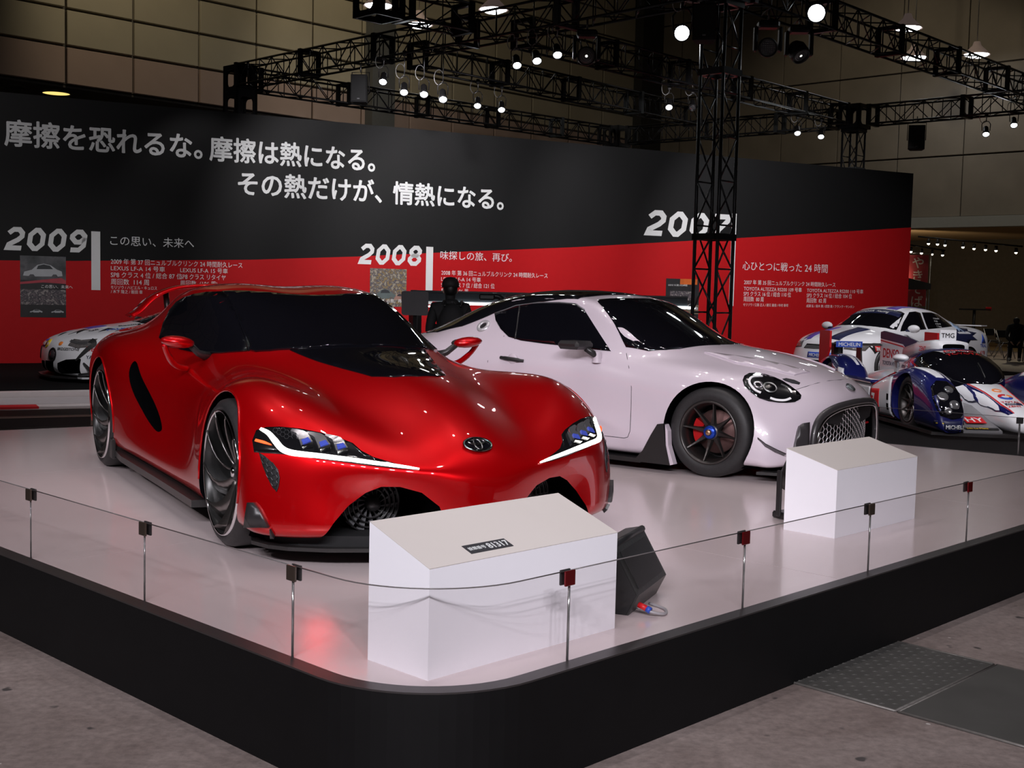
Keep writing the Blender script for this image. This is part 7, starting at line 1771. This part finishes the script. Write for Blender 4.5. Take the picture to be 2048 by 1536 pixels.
for k, (u, lb) in enumerate([(1984, 'folding pipe chair in the dim recess, the one further from the seated visitor'), (2010, 'folding pipe chair in the dim recess, the one next to the seated visitor')]):
    q = at_px(u, 700, 37.5 - k * 2); c_ = thing('pipe_chair', lb, 'chair', (q.x, q.y, .025), .3, 'pipe chairs in the recess')
    MB().box((0, 0, .44), (.40, .40, .04), bev=.01).build('seat', BLACKM, c_); MB().box((0, .20, .70), (.40, .03, .22), bev=.01).build('backrest', BLACKM, c_)
    for sx in (-.19, .19):
        MB().tube([(sx, -.22, 0), (sx, .20, .80)], .014, 6).build('leg', STEEL, c_); MB().tube([(sx, .24, 0), (sx, -.16, .46)], .014, 6).build('leg', STEEL, c_)
q = at_px(2032, 690, 34.0)
J = dict(pel=(0, 0, .50, (.16, .13)), spine=(0, -.08, .74, (.16, .12)), chest=(0, -.20, .93, (.19, .125)), neck=(0, -.30, 1.02, .06), head0=(0, -.36, 1.06, .07), head1=(0, -.42, 1.09, (.08, .09)), head2=(0, -.47, 1.12, .06),
         shl=(-.19, -.22, .94, .07), ell=(-.24, -.34, .68, .055), wrl=(-.12, -.46, .54, .038), shr=(.19, -.22, .94, .07), elr=(.24, -.34, .68, .055), wrr=(.12, -.46, .54, .038),
         hpl=(-.10, -.06, .49, .10), knl=(-.13, -.44, .50, .07), anl=(-.12, -.40, .09, .048), tol=(-.13, -.55, .045, .04), hpr=(.10, -.06, .49, .10), knr=(.13, -.44, .50, .07), anr=(.12, -.40, .09, .048), tor=(.13, -.55, .045, .04))
B = [('pel', 'spine'), ('spine', 'chest'), ('chest', 'neck'), ('neck', 'head0'), ('head0', 'head1'), ('head1', 'head2'), ('chest', 'shl'), ('shl', 'ell'), ('ell', 'wrl'), ('chest', 'shr'), ('shr', 'elr'), ('elr', 'wrr'), ('pel', 'hpl'), ('hpl', 'knl'), ('knl', 'anl'), ('anl', 'tol'), ('pel', 'hpr'), ('hpr', 'knr'), ('knr', 'anr'), ('anr', 'tor')]
po, pb = figure('person in dark clothes sitting bent forward in the dim recess at the right edge', (q.x, q.y, .025), math.radians(-25), J, B, COAT)
MB().sphere((0, 0, 0), 1.0, 12, Matrix.Translation((0, -.42, 1.12)) @ Matrix.Diagonal((.088, .10, .09, 1))).build('hair', HAIR, po)
for s_ in (-1, 1): hand(po, (s_ * .12, -.46, .54), (-s_ * .5, -.4, -.6), (0, -1, .3))
for s_ in (-1, 1): MB().sphere((0, 0, 0), 1.0, 10, Matrix.Translation((s_ * .125, -.50, .05)) @ Matrix.Diagonal((.05, .14, .05, 1))).build('shoe', mat('white_shoe', (.4, .4, .4), .5, noise=.1), po)
pc = thing('pipe_chair', 'dark pipe chair under the seated visitor at the right edge', 'chair', (q.x, q.y, .025), math.radians(-25), 'pipe chairs in the recess')
MB().box((0, .02, .38), (.42, .42, .04), bev=.01).build('seat', BLACKM, pc); MB().box((0, .26, .66), (.42, .03, .2), bev=.01).build('backrest', BLACKM, pc)
for sx in (-.20, .20):
    MB().tube([(sx, -.18, 0), (sx, .26, .76)], .014, 6).build('leg', STEEL, pc); MB().tube([(sx, .26, 0), (sx, -.14, .40)], .014, 6).build('leg', STEEL, pc)
spot((15.5, 38.0, 3.9), (16.5, 36.5, 0), 160, 120, (1, .82, .55), .2)  # unseen fill added to brighten the recess
spot((13.6, 44.0, 2.2), (14.6, 47.0, 3.4), 220, 130, (1, .82, .55), .2)  # second unseen fill, added for the back of the recess
